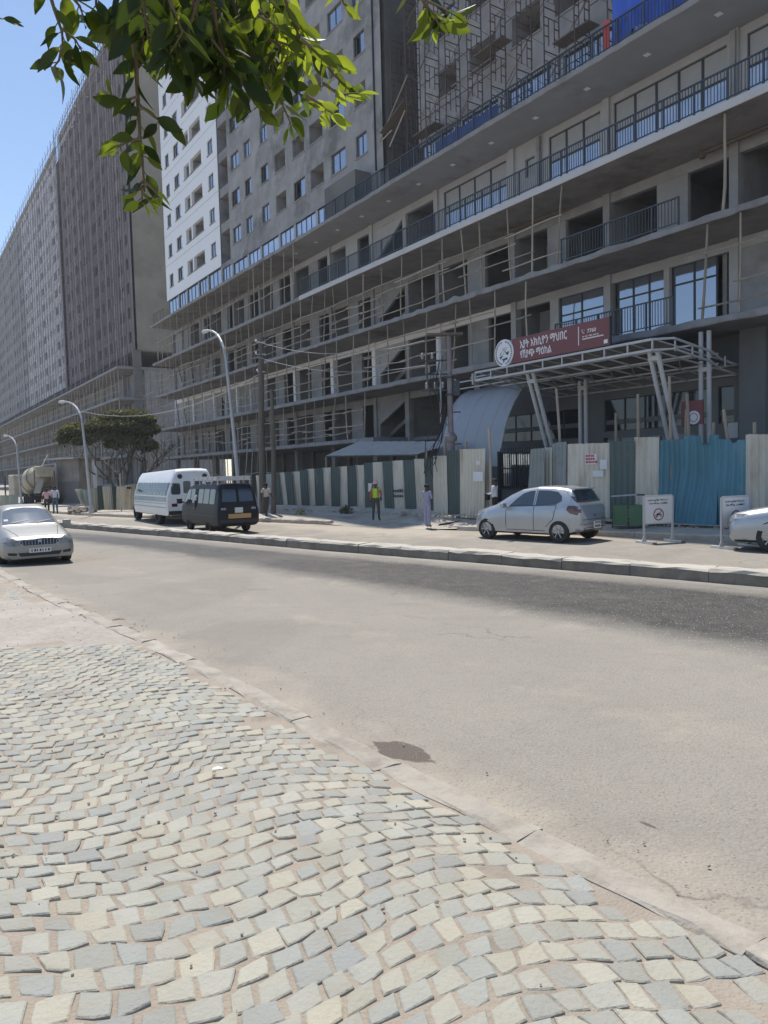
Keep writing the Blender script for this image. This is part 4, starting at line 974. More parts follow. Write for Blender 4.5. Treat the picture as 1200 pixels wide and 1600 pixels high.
# ------------------------------------------------------------------ canopy, sign and awning
cn = local_thing('entrance_canopy', 'white tubular steel entrance canopy on raking twin posts', 'canopy', 0, 0, .42)
ZC0 = -.42
def T3(s, d, z): return (s, d, z + ZC0)
CF, CBK = -2.5, 2.6; CS0, CS1 = 5.2, 14.95
zf = lambda d: 6.52 - (d - CF) * .115; zl = lambda d: zf(d) - .36
for d, w in ((CF, .085), (-1.0, .06), (.6, .06), (CBK, .07)):
    MB().bar(T3(CS0, d, zf(d)), T3(CS1 - (.0 if d > CF else .5), d, zf(d)), w).build('top_chord', M['white_steel'], cn); MB().bar(T3(CS0, d, zl(d)), T3(CS1 - (.0 if d > CF else .5), d, zl(d)), w).build('bottom_chord', M['white_steel'], cn)
n = 9
for i in range(n + 1):
    s = CS0 + (CS1 - .5 - CS0) * i / n
    MB().bar(T3(s, CF, zl(CF)), T3(s, CF, zf(CF)), .05).build('strut', M['white_steel'], cn)
    MB().bar(T3(s, CF, zf(CF) + .02), T3(s, CBK, zf(CBK) + .02), .05).build('rafter', M['white_steel'], cn); MB().bar(T3(s, CF, zl(CF)), T3(s, CBK, zl(CBK)), .045).build('tie', M['white_steel'], cn)
    if i < n:
        s2 = CS0 + (CS1 - .5 - CS0) * (i + 1) / n
        MB().bar(T3(s, .6, zl(.6)), T3(s2, -1.0, zl(-1.0)), .035).build('diagonal', M['white_steel'], cn)
for (zz, w) in ((zf, .08), (zl, .07)):
    MB().tube([T3(CS1 - .5, CF, zz(CF)), T3(CS1, CF + .5, zz(CF) + .0), T3(CS1, .2, zz(.2)), T3(CS1 - .15, 1.0, zz(1.0) - .1), T3(CS1 - .25, CBK, zz(CBK) - .1)], w * .55, 6).build('side_chord', M['white_steel'], cn)
for k in range(5): d = CF + .6 + k * 1.0; MB().bar(T3(CS1 - .03, d, zl(d)), T3(CS1 - .03, d, zf(d)), .045).build('strut', M['white_steel'], cn)
mb = MB()
for k in range(24):                                                  # sheets laid on the rafters
    s = CS0 + (CS1 - .6 - CS0) * k / 24; mb.obox(T3(s + .19, (CF + CBK) / 2 + .1, (zf(CF) + zf(CBK)) / 2 + .07), .36, 4.7, .02, Matrix.Rotation(-math.atan(.115), 3, 'X'))
mb.build('roof_sheet', M['soffit'], cn)
def twin(a, b, sep=.16):
    for q in (-sep, sep): MB().tube([T3(a[0] + q, a[1], a[2]), T3(b[0] + q, b[1], b[2])], .085, 10).build('post', M['white_steel'], cn)
    MB().obox(T3((a[0] * .06 + b[0] * .94), a[1] * .06 + b[1] * .94, a[2] * .06 + b[2] * .94), .46, .14, .16).build('post_head', M['white_steel'], cn)
twin((14.2, -.5, 1.6), (14.25, -2.2, 6.2)); twin((14.6, .35, .42), (14.6, .35, 5.95)); twin((8.3, -.2, .42), (8.3, -2.2, 6.15)); twin((8.75, .5, .42), (8.75, .5, 5.9))
for q in (-.16, .16): MB().tube([T3(14.6 + q, .35, 6.0), T3(14.6 + q, .35, 7.0)], .085, 8).build('post_stub', M['white_steel'], cn)
# secondary lower lattice reaching left over the awning
for d, z, s0 in ((-.6, 6.55, 1.2), (.2, 6.35, .6), (-.2, 6.75, 2.2)): MB().bar(T3(s0, d, z), T3(CS0 + 2.5, d, z + .02), .06).build('side_beam', M['galv'], cn)
for i in range(3): MB().box(5.0 + i * .01, 5.06, CF - .05, CF + .05, 6.0 + ZC0, 6.5 + ZC0).build('end_strut', M['white_steel'], cn) if i == 0 else None
# the sign
SG = -2.45
SG = -2.45
sg = local_thing('shop_sign', 'long maroon sign with white lettering and a round white emblem on the canopy', 'sign', 7.6, SG, 6.62)
part_box('board', M['maroon'], sg, -.05, 5.0, -.03, .05, .0, 1.02); part_box('board_edge', M['ink'], sg, 5.0, 5.05, -.032, .06, -.02, 1.04); MB().bar((0, .1, 0), (0, .1, -.3), .05).build('stay', M['frame'], sg); MB().bar((2.5, .1, 0), (2.5, .1, -.3), .05).build('stay', M['frame'], sg); MB().bar((4.6, .1, 0), (4.6, .1, -.3), .05).build('stay', M['frame'], sg)
def text_mesh(body, size, extr=.004, align='LEFT'):
    cu = bpy.data.curves.new('t', 'FONT'); cu.body = body; cu.size = size; cu.extrude = extr; cu.resolution_u = 2; cu.align_x = align; cu.offset = size * .012
    o = bpy.data.objects.new('t', cu); COL.objects.link(o); dg = bpy.context.evaluated_depsgraph_get(); me = bpy.data.meshes.new_from_object(o.evaluated_get(dg)); bpy.data.objects.remove(o); return me
def text(body, size, loc, rot, m, parent, name='lettering', width=None, extr=.004, align='LEFT'):
    me = text_mesh(body, size, extr, align); me.materials.clear(); me.materials.append(m); me.name = name
    xs = [v.co.x for v in me.vertices]; sx = 1
    if width and xs: sx = width / max(1e-6, max(xs) - min(xs))
    return inst(name, me, parent, loc, rot, (sx, 1, 1))
FR = (math.pi / 2, 0, 0)                                              # faces the street in a building frame
text('አያት አክሲዮን ማህበር', .43, (.42, -.036, .56), FR, M['white'], sg, width=2.55)
text('የሽያጭ ማዕከል', .40, (.42, -.036, .15), FR, M['white'], sg, width=1.75)
part_box('divider_line', M['white'], sg, 3.55, 3.585, -.036, -.0305, .2, .9)
text('7760', .2, (3.98, -.036, .60), FR, M['white'], sg, width=.42); 
mb = MB(); mb.tube([(3.75, -.034, .76), (3.74, -.034, .70), (3.78, -.034, .64), (3.84, -.034, .61)], [.02, .012, .012, .02], 5); mb.tube([(3.83, -.034, .74), (3.86, -.034, .71)], .008, 4); mb.build('telephone_symbol', M['white'], sg)
r = random.Random(6); mb = MB(); x = 3.75
while x < 4.5: w = r.uniform(.02, .05); mb.box(x, x + w, -.036, -.0305, .46 + r.uniform(0, .015), .50 + r.uniform(0, .02)); x += w + r.choice((.015, .015, .05))
x = 3.75
while x < 4.72: w = r.uniform(.02, .05); mb.box(x, x + w, -.036, -.0305, .375, .415 + r.uniform(0, .012)); x += w + .01
mb.build('small_print', M['white'], sg); part_box('sticker', M['white'], sg, 4.76, 4.93, -.036, -.0305, .08, .22)
em = MB(); em.lathe([(0.02, -.07), (.56, -.07), (.575, -.06), (.575, .05), (.02, .05)], 36, (-.52, 0, .5), 'y'); em = em.build('emblem_disc', M['white'], sg)
mb = MB()
for k in range(34):                                                    # ring of small letters
    a = 2 * math.pi * k / 34
    if k in (8, 9, 25, 26): continue
    c = Vector((-.52 + .475 * math.cos(a), -.074, .5 + .475 * math.sin(a))); M3 = Matrix.Rotation(-a + math.pi / 2, 3, 'Y')
    mb.obox(c, r.uniform(.035, .06), .006, .07, M3)
mb.build('ring_lettering', M['navy_ink'], em)
mb = MB()
for (a, b) in (((-.78, .42), (-.42, .72)), ((-.3, .72), (-.62, .38)), ((-.62, .72), (-.26, .42)), ((-.75, .5), (-.55, .33))): mb.bar((a[0], -.073, a[1]), (b[0], -.073, b[1]), .018, .006)
fr = lambda x, y, t: (x, t, y)
mb.prism([(-.42, .5), (-.2, .54), (-.24, .4), (-.34, .4)], fr, -.076, -.07); mb.prism([(-.78, .36), (-.6, .40), (-.62, .34), (-.72, .24)], fr, -.076, -.07); mb.prism([(-.66, .24), (-.3, .30), (-.3, .2), (-.48, .18), (-.5, .1), (-.56, .1), (-.55, .18)], fr, -.076, -.07)
mb.build('emblem_drawing', M['navy_ink'], em)
# curved metal awning over the side entrance
aw = local_thing('curved_awning', 'curved blue grey metal awning behind the utility pole', 'awning', 1.0, 0, .42)
prof = [(.75, 6.28), (.25, 6.05), (-.15, 5.7), (-.55, 5.2), (-.9, 4.6), (-1.2, 3.9), (-1.4, 3.2), (-1.48, 2.7), (-1.52, 2.3)]
pan = 5
for i in range(pan):
    s0 = i * .92; s1 = s0 + .92 - .012; mb = MB(); vs = []
    for (d, z) in prof: vs += [(s0, d, z + ZC0), (s1, d, z + ZC0)]
    k = len(vs)
    for (d, z) in prof: vs += [(s0, d + .03, z + ZC0 - .02), (s1, d + .03, z + ZC0 - .02)]
    fs = [(2 * j, 2 * j + 1, 2 * j + 3, 2 * j + 2) for j in range(len(prof) - 1)] + [(k + 2 * j, k + 2 * j + 2, k + 2 * j + 3, k + 2 * j + 1) for j in range(len(prof) - 1)]
    fs += [(2 * j, 2 * j + 2, k + 2 * j + 2, k + 2 * j) for j in range(len(prof) - 1)] + [(2 * j + 1, k + 2 * j + 1, k + 2 * j + 3, 2 * j + 3) for j in range(len(prof) - 1)]
    mb.add(vs, fs); smooth_angle(mb.build('sheet_panel', M['awning'], aw), 40)
MB().tube([(-.02, d, z + ZC0) for d, z in prof], .04, 6).build('edge_rib', M['galv'], aw); MB().tube([(4.6, d, z + ZC0) for d, z in prof], .04, 6).build('edge_rib', M['galv'], aw)
MB().bar((-.02, -.5, 5.2 + ZC0 - .04), (4.6, -.5, 5.2 + ZC0 - .04), .05).build('purlin', M['galv'], aw); MB().bar((-.02, -1.3, 3.4 + ZC0), (4.6, -1.3, 3.4 + ZC0), .05).build('purlin', M['galv'], aw)
# entrance gate with iron grille
P0 = W(6.6, -2.5, .4)
gt = local_thing('iron_gate', 'black iron gate with vertical bars in the gap between the two tin fences', 'gate', 7.4, -3.2, .42)
mb = MB()
for a in (0, 2.2): mb.box(a - .05, a + .05, -.05, .05, 0, 2.5)
for z in (1.0, 1.75, 2.4): mb.box(0, 4.4, -.025, .025, z, z + .05)
mb.build('gate_frame', M['cable'], gt); mb = MB()
for k in range(34): mb.box(.1 + k * .13, .125 + k * .13, -.012, .012, .9, 2.62)
mb.build('bars', M['cable'], gt, kind='stuff'); part_box('base_panel', M['dark_wall'], gt, -.0, 4.4, .05, .1, 0, 1.0)
# brown crates / sheeting and a small maroon board under the canopy
st = local_thing('stacked_sheeting', 'stack of grey brown board sheets leaning under the right side of the canopy', 'boards', 10.6, -.3, .42)
for k in range(6): MB().obox((.5 + k * .62, .0, 1.9 + .02 * (k % 2)), .6, .12, 1.9, Matrix.Rotation(.06 * (k % 3 - 1), 3, 'Y')).build('board', M['soffit'] if k % 2 else M['return_wall'], st)
part_box('batten', M['wood_dark'], st, .1, 4.1, -.1, -.07, 2.05, 2.12)
_s, _z = Fb(1083, 645, -.75)
sb = local_thing('small_sign', 'small maroon sign with a round white emblem hung on the right canopy post', 'sign', _s - .15, -.75, _z - .62)
part_box('board', M['maroon'], sb, -.30, .55, -.03, .03, .2, 1.05); MB().lathe([(.02, -.05), (.24, -.05), (.24, -.03), (.02, -.03)], 24, (.2, 0, .45), 'y').build('emblem_disc', M['signboard'], sb); MB().lathe([(.14, -.056), (.16, -.056), (.16, -.05), (.14, -.05)], 24, (.2, 0, .45), 'y', cap=False).build('emblem_ring', M['navy_ink'], sb)

# ------------------------------------------------------------------ tin fences
def interp(tab, x):
    for (a, b), (c, d) in zip(tab, tab[1:]):
        if x <= c: return b + (d - b) * (x - a) / (c - a)
    return tab[-1][1]
def fence_d(s): return -interp([(-190, 9), (-45, 8.6), (-14, 8.3), (-5, 7.0), (1, 5.9), (8.6, 5.6), (11, 4.0), (17, 3.85), (60, 3.6)], s)
def tin_panel(T, s0t, s1t, s0b, s1b, z0, z1, z1b, d, m, ribs, r, org, bend=0.0, torn=0, ragged=.0):
    """one corrugated sheet: corners by top and bottom edges (s), z0 foot, z1/z1b left and right top"""
    n = ribs * 4; rows = 9 if m == 'tin_blue' else 5; vs = []; fs = []
    for j in range(rows + 1):
        t = j / rows
        for i in range(n + 1):
            u = i / n; s = (s0b + (s1b - s0b) * u) * (1 - t) + (s0t + (s1t - s0t) * u) * t; zt = z1 + (z1b - z1) * u + (r.uniform(-ragged, ragged) if j == rows else 0)
            if torn and j == rows and abs(u - .62) < .1: zt -= torn
            ph = i % 4; dep = (0, 0, .048, .048)[ph]
            vs.append((s - org, d - dep + bend * math.sin(math.pi * t) * math.sin(math.pi * u) + bend * .5 * (t - .5) + (.10 if m == 'tin_blue' else .022) * noise.noise(Vector((s * 1.1 + t * 1.4, t * 2.3, org))), z0 + (zt - z0) * t))
    for j in range(rows):
        for i in range(n): k = j * (n + 1) + i; fs.append((k, k + 1, k + n + 2, k + n + 1))
    mb = MB(); mb.add(vs, fs); o = mb.build('tin_sheet', M[m], T); return o
def fpx(px, py, d): return Fb(px, py, d)
def fence(label, table, org_s, zbase, seed, posts=()):
    r = random.Random(seed); d0 = fence_d(org_s); T = local_thing('tin_fence', label, 'fence', org_s, 0, 0); out = []
    for k, (xt0, xt1, xb0, xb1, yt0, yt1, m, ribs, opt) in enumerate(table):
        d = fence_d(Fb((xt0 + xt1) / 2, 760, fence_d(Fb((xt0 + xt1) / 2, 760, -5.3)[0]))[0]) + (.035 if k % 2 else 0) + opt.get('d', 0)
        s0, z0t = Fb(xt0, yt0, d); s1, z1t = Fb(xt1, yt1, d); yb = opt.get('yb', 800); sb0, _ = Fb(xb0, yb, d); sb1, _ = Fb(xb1, yb, d)
        out.append(tin_panel(T, s0, s1, sb0, sb1, zbase, z0t, z1t, d, m, ribs, r, org_s, opt.get('bend', r.uniform(-.04, .04)), opt.get('torn', 0), opt.get('rag', .006)))
    return T, out
ct = [105, 140, 175, 222, 272, 317, 362, 413, 467, 518, 569, 620, 672, 728, 790, 850, 918, 985, 1053, 1108]
cb = [122, 166, 203, 245, 287, 330, 375, 423, 472, 522, 575, 628, 685, 740, 805, 865, 935, 1003, 1062, 1110]
tops = [356, 355, 352, 349, 336, 332, 330, 325, 320, 317, 313, 309, 294, 290, 284, 280, 277, 270, 264, 258]
tab = [(400, 411, 404, 414, 743, 742, 'tin_cream', 3, {}), (411, 426, 414, 430, 741, 740, 'tin_grey', 3, {})]
for i in range(19):
    tab.append((400 + ct[i] / 4, 400 + ct[i + 1] / 4, 400 + cb[i] / 4, 400 + cb[i + 1] / 4, 650 + tops[i] / 4, 650 + tops[i] / 4 - .8, 'tin_cream' if i % 2 else 'tin_green', 4, {}))
tab += [(677, 698, 677, 700, 712, 712, 'tin_cream', 4, {'yb': 804, 'd': -.08}), (698, 718, 700, 719, 704, 703, 'tin_green', 5, {}), (717, 758, 718, 757, 702, 701, 'tin_cream', 8, {'yb': 804, 'd': -.06}), (757, 766, 757, 767, 723, 722, 'tin_cream', 2, {'yb': 804})]
f1, p1 = fence('striped tin fence of alternating cream and dark green sheets behind the pedestrians', tab, -11.0, .28, 1)
tab = [(829, 851, 822, 850, 702, 700, 'tin_grey', 4, {'yb': 790}), (851, 863, 850, 862, 699, 699, 'tin_cream', 2, {'yb': 790}), (863, 885, 862, 884, 693, 691, 'tin_grey', 4, {'yb': 790, 'rag': .03}), (885, 952, 886, 953, 694, 692, 'tin_cream', 9, {'yb': 800, 'rag': .012}), (952, 991, 954, 990, 690, 689, 'tin_green', 4, {'yb': 800}), (991, 1030, 990, 1029, 683, 683, 'tin_cream', 4, {'yb': 800}),
       (1029, 1071, 1029, 1062, 688, 686, 'tin_blue', 5, {'yb': 815, 'bend': .12}), (1069, 1122, 1055, 1120, 681, 679, 'tin_blue', 5, {'yb': 815, 'bend': .22, 'd': -.09, 'torn': .25}), (1119, 1166, 1117, 1166, 686, 687, 'tin_blue', 4, {'yb': 815, 'bend': -.1, 'torn': .1}), (1165, 1212, 1165, 1212, 679, 678, 'tin_cream', 4, {'yb': 815, 'd': -.05, 'rag': .012}), (1212, 1260, 1212, 1260, 678, 678, 'tin_cream', 4, {'yb': 815}), (1259, 1320, 1259, 1320, 678, 678, 'tin_blue', 4, {'yb': 815})]
f2, p2 = fence('tin fence with cream, dark green and dented blue sheets behind the silver hatchback', tab, 11.0, .26, 2)
# paper notices, stencil and posts
def stick(T, org, px0, py0, px1, py1, m, name, d, proud=.012):
    s0, za = Fb(px0, py1, d); s1, zb_ = Fb(px1, py0, d); return part_box(name, m, T, s0 - org, s1 - org, d - proud - .004, d - proud, za, zb_)
n1 = stick(f2, 11.0, 915, 709, 933, 726, M['paper'], 'notice', -3.97)
s0, za = Fb(915, 726, -3.97); s1, zb_ = Fb(933, 709, -3.97); mb = MB(); r = random.Random(2)
for row in range(3):
    z = za + .05 + row * .11; x = s0 - 11 + .03
    while x < s0 - 11 + (.36 if row else .47): w = r.uniform(.05, .1); mb.box(x, x + w, -3.97 - .022, -3.97 - .0165, z, z + .075); x += w + .025
mb.build('notice_print', M['red'], n1)
for (a, b, c, d_) in ((938, 718, 949, 733), (927, 735, 943, 745), (833, 731, 842, 750)): stick(f2, 11.0, a, b, c, d_, M['paper'], 'notice', -3.98)
for (a, b, c, d_) in ((740, 737, 755, 752), (576, 755, 581, 768), (745, 720, 750, 726)): stick(f1, -11.0, a, b, c, d_, M['paper'], 'notice', fence_d(4 if a > 600 else -1) - .05)
mb = MB(); r = random.Random(12); st_d = fence_d(2.2)
for row, yy in ((0, 765), (1, 773)):
    for k in range(6):
        x0 = 616 + k * 2.6; s0, z_a = Fb(x0, yy + 4, st_d); s1, z_b = Fb(x0 + 1.7, yy - 1 + r.uniform(0, 2), st_d); mb.box(s0 + 11, s1 + 11, st_d - .05, st_d - .04, z_a, z_b)
mb.build('stencil_marks', M['ink'], f1, kind='stuff')
r = random.Random(9)
def fence_post(px, ytop, d, lean, rr=.06, T=None, org=0, dz=.35):
    s, zt = Fb(px, ytop, d); MB().tube(wob(r, (s + lean - org, d, dz - .1), (s - org, d + r.uniform(-.05, .05), zt), 5, .05), [rr * 1.15, rr * 1.05, rr, rr * .95, rr * .85], 7).build('post', M['pole'], T)
for (px, yt, ln) in ((764, 668, .12), (729, 690, .02), (695, 690, .05), (665, 700, .02), (735, 700, -.05)): fence_post(px, yt, -5.4, ln, .06, f1, -11.0)
for (px, yt, ln) in ((868, 607, .35), (961, 645, .15), (998, 616, .03), (1046, 588, .12), (1071, 640, .0), (1072, 615, .25), (1131, 640, .35), (1115, 660, -.1), (884, 690, -.35), (1180, 660, 0)): fence_post(px, yt, -3.7, ln, .055, f2, 11.0)
# fences further left
def simple_fence(label, spec, org_px, zb_, seed):
    r = random.Random(seed); a = G(*org_px, zb_); T = thing('tin_fence', label, 'fence', a, 0); 
    for k, (x0, x1, xb0, xb1, yt, yb, m) in enumerate(spec):
        P = [at_depth(x0, yt, (a - CAM).dot(F)), at_depth(x1, yt, (a - CAM).dot(F)), at_depth(xb1, yb, (a - CAM).dot(F)), at_depth(xb0, yb, (a - CAM).dot(F))]; n = 9; vs = []; fs = []
        for j in range(3):
            for i in range(n):
                u = i / (n - 1); p = P[3].lerp(P[2], u).lerp(P[0].lerp(P[1], u), j / 2); q = p - a; q.y += (.03 if i % 2 else -.03) + (k % 2) * .07 + u * .4; q.z = max(q.z, -.02) if j == 0 else q.z; vs.append(q)
        for j in range(2):
            for i in range(n - 1): fs.append((j * n + i, j * n + i + 1, (j + 1) * n + i + 1, (j + 1) * n + i))
        mb = MB(); mb.add(vs, fs); mb.build('tin_sheet', M[m], T)
    for k in range(3):
        p = at_depth(spec[0][0] + (spec[-1][1] - spec[0][0]) * (k + .5) / 3, 775, (a - CAM).dot(F)) - a; MB().tube([(p.x, p.y + .6, -.1), (p.x, p.y + .6, 2.3)], .05, 6).build('post', M['pole'], T)
    return T
sp = [(117, 124, 128, 132, 764, 790, 'tin_cream'), (124, 129, 132, 135, 765, 790, 'aqua'), (129, 133, 135, 138, 766, 790, 'tin_cream'), (133, 139, 138, 141, 765, 790, 'aqua'), (139, 144, 141, 146, 764, 797, 'aqua'), (144, 150, 146, 154, 762, 798, 'tin_cream'), (152, 159, 154, 161, 759, 797, 'tin_green'), (159, 166, 163, 168, 760, 797, 'tin_cream'), (166, 174, 169, 177, 760, 797, 'tin_cream'), (174, 180, 177, 181, 760, 797, 'tin_green'), (182, 192, 182, 192, 760, 797, 'tin_cream'), (195, 201, 194, 200, 758, 797, 'tin_cream'), (206, 213, 204, 210, 756, 797, 'tin_cream'), (213, 222, 212, 222, 757, 797, 'tin_green'), (224, 250, 224, 250, 757, 797, 'tin_cream')]
simple_fence('leaning cream and dark tin fence between the lamp post and the white bus', sp, (165, 799), .2, 5)
sp = [(2, 8, 2, 8, 774, 795, 'tin_cream'), (8, 14, 8, 14, 774, 795, 'aqua'), (14, 20, 14, 20, 773, 795, 'tin_cream'), (20, 24, 20, 24, 774, 795, 'aqua'), (-20, 2, -20, 2, 774, 795, 'tin_cream')]
simple_fence('pale aqua tin fence at the far left behind the oncoming car', sp, (10, 796), .2, 6)
# ------------------------------------------------------------------ street lamps, poles, wires
def lamp_post(label, base, tip_px, H, lean=.0):
    T = thing('street_lamp', label, 'street lamp', base, 0, 'tall curved street lamps along the far pavement')
    q = (base - CAM).dot(F); tip = at_depth(*tip_px, q + 1.5) - base
    k = H
    d = Vector((tip.x, tip.y, 0)).normalized(); out = Vector((tip.x, tip.y, 0)).length
    lx = Vector((-.09, 0, 0)) * lean
    hz = tip.z * .90
    pts = [Vector((0, 0, 0)), lx * hz * .5 + Vector((0, 0, hz * .5)), lx * hz + Vector((0, 0, hz * .86))]
    MB().lathe([(.16, 0), (.16, .25), (.11, .3), (.11, .5)], 12).build('base', M['galv'], T)
    MB().tube(pts, [.10, .085, .065], 9).build('shaft', M['galv'], T)
    p0 = pts[-1]; e = tip - p0; arm = []
    for i in range(9): t = i / 8; arm.append(p0 + Vector((e.x * t ** 1.7, e.y * t ** 1.7, e.z * (1 - (1 - t) ** 1.9))))
    MB().tube(arm, [.06] * 5 + [.05] * 4, 8).build('arm', M['galv'], T)
    br = [p0 + Vector((0, 0, .1)), p0 + Vector((e.x * .12, e.y * .12, e.z * .45)), p0 + Vector((e.x * .4, e.y * .4, e.z * .83)), p0 + Vector((e.x * .62, e.y * .62, e.z * .93))]
    MB().tube(br, .035, 6).build('brace', M['galv'], T)
    a = arm[-2]; b = arm[-1] + (arm[-1] - arm[-2]) * .6
    MB().tube([a, a.lerp(b, .3), a.lerp(b, .8), b], [.05, .09, .1, .05], 8).build('lamp_head', M['white_steel'], T)
lb = [G(377, 812, .17), G(143, 802, .17), G(34, 790, .17)]
lamp_post('tall curved galvanised street lamp behind the white bus and dark minibus', lb[0], (320, 518), 8.6, .55)
lamp_post('curved street lamp in front of the acacia tree', lb[1], (96, 628), 7, .5)
lamp_post('most distant street lamp, at the far left above the cement mixer truck', lb[2], (8, 681), 6, .3)
def wood_pole(label, base, top_px, r0, arms=()):
    T = thing('wooden_pole', label, 'utility pole', base, 0, 'bare wooden poles by the tin fence'); q = (base - CAM).dot(F); t = at_depth(*top_px, q) - base
    rr = random.Random(int(base.x * 100)); MB().tube(wob(rr, (0, 0, -.1), t, 8, .06), [r0 * (1.15 - .35 * i / 7) for i in range(8)], 9).build('shaft', M['wood_dark'], T)
    for (f, w) in arms:
        p = Vector(t) * f; MB().bar(p + Vector((-w, -.1, 0)), p + Vector((w, -.1, .0)), .05).build('insulator_bracket', M['galv'], T); MB().lathe([(.03, 0), (.05, .03), (.03, .06), (.05, .09), (.02, .12)], 8, p + Vector((-w, -.1, .03))).build('insulator', M['white'], T)
    return T, base + Vector(t)
t1, top1 = wood_pole('taller dark wooden utility pole beside the walking man', G(411, 799, .3), (408, 527), .17, ((.97, .25), (.9, .25), (.8, .2)))
t2, top2 = wood_pole('shorter dark wooden pole leaning right beside the taller utility pole', G(427, 800, .3), (424, 608), .12)
pb = G(707, 805, .33); T = thing('utility_pole', 'grey steel utility pole with crossarm and tangled cables before the curved awning', 'utility pole', pb); q = (pb - CAM).dot(F); tp = at_depth(697, 526, q) - pb
H = tp.z
MB().lathe([(.16, -.1), (.15, 2.6), (.145, 3.0), (.19, 3.02), (.19, 3.35), (.12, 3.4), (.11, 5.4), (.10, H)], 14).build('shaft', M['steel_grey'], T)
MB().lathe([(.24, 0), (.26, .06), (.26, .2), (.2, .26)], 14, (0, 0, 3.05)).build('collar', M['steel_grey'], T)
MB().box(-.9, .55, -.28, .12, H - .05, H + .04).build('top_crossarm', M['wood_dark'], T)
for z in (1.6, 2.2, 2.9, 4.2, 5.3): MB().box(-.1, .42, -.03, .03, z, z + .05).build('step_bar', M['frame'], T)
for z in (1.7, 4.9, 5.6): MB().lathe([(.18, 0), (.18, .07)], 12, (0, 0, z)).build('clamp_band', M['frame'], T)
MB().box(-.42, -.36, -.05, .05, 3.8, H - .15).build('side_riser', M['galv'], T); MB().box(-.95, -.9, -.05, .05, 4.9, H).build('side_riser', M['wood_dark'], T)
for z in (5.1, 5.75, 6.3): MB().box(-1.15, -.1, -.04, .04, z, z + .06).build('fuse_bracket', M['frame'], T)
for (x, z) in ((-.95, 5.2), (-.6, 5.2), (-.3, 5.2), (-.85, 5.85), (-.45, 5.85), (-1.1, 6.4), (-.7, 6.4), (.22, 5.3), (.24, 5.05)): MB().lathe([(.03, 0), (.07, .04), (.035, .08), (.07, .12), (.035, .16), (.06, .2), (.02, .26)], 8, (x, -.06, z)).build('insulator', M['galv'], T)
MB().box(.12, .4, -.12, .1, 4.9, 5.5).build('switch_box', M['frame'], T)
r = random.Random(5)
for i in range(8):
    a = Vector((r.uniform(-.35, -.1), -.15, r.uniform(3.6, 4.6))); b = Vector((r.uniform(-1.15, -.55), r.uniform(-.1, .2), r.uniform(1.5, 2.4))); c = Vector((-.75 + r.uniform(-.3, .1), -.2, r.uniform(2.2, 3.2)))
    MB().tube([a, a.lerp(c, .5) + Vector((.06, 0, -.1)), c, c.lerp(b, .6) + Vector((-.05, 0, -.1)), b], .011 if i > 3 else .02, 5).build('hanging_cable', M['cable'], T)
for i in range(7):
    a = Vector((r.uniform(-1.1, -.2), -.1, r.uniform(5.0, 6.6))); b = Vector((r.uniform(-.5, -.1), -.15, r.uniform(3.6, 5.0))); MB().tube([a, a.lerp(b, .4) + Vector((-.15, 0, -.35)), b], .012, 4).build('jumper_cable', M['cable'], T)
MB().tube([(-.3, -.15, 2.0), (-.05, -.2, 1.95), (0, -.2, 1.6), (-.05, -.2, .9)], .035, 6).build('hanging_cable', M['cable'], T)
def wire(name, label, a, b, sag, r=.012, m='cable'):
    pts = [a.lerp(b, i / 12) - Vector((0, 0, sag * 4 * (i / 12) * (1 - i / 12))) for i in range(13)]; o = MB().tube(pts, r, 4).build(name, M[m]); return tag(o, label, 'cable')
wire('overhead_cable', 'slack overhead cable from the taller wooden pole towards the steel utility pole', top1 + Vector((-.25, -.1, -.2)), pb + Vector((-1.0, 0, H - .2)), .6, .011, 'galv')
wire('overhead_cable', 'lower slack overhead cable between the wooden pole and the steel pole', top1 + Vector((-.25, -.1, -1.0)), pb + Vector((-1.0, 0, H - 1.2)), .5, .011, 'galv')
wire('overhead_cable', 'overhead cable from the taller wooden pole over the bus to the lamp by the tree', top1 + Vector((-.2, 0, -1.9)), lb[1] + Vector((-.3, 0, 6.0)), 1.0, .014, 'galv')

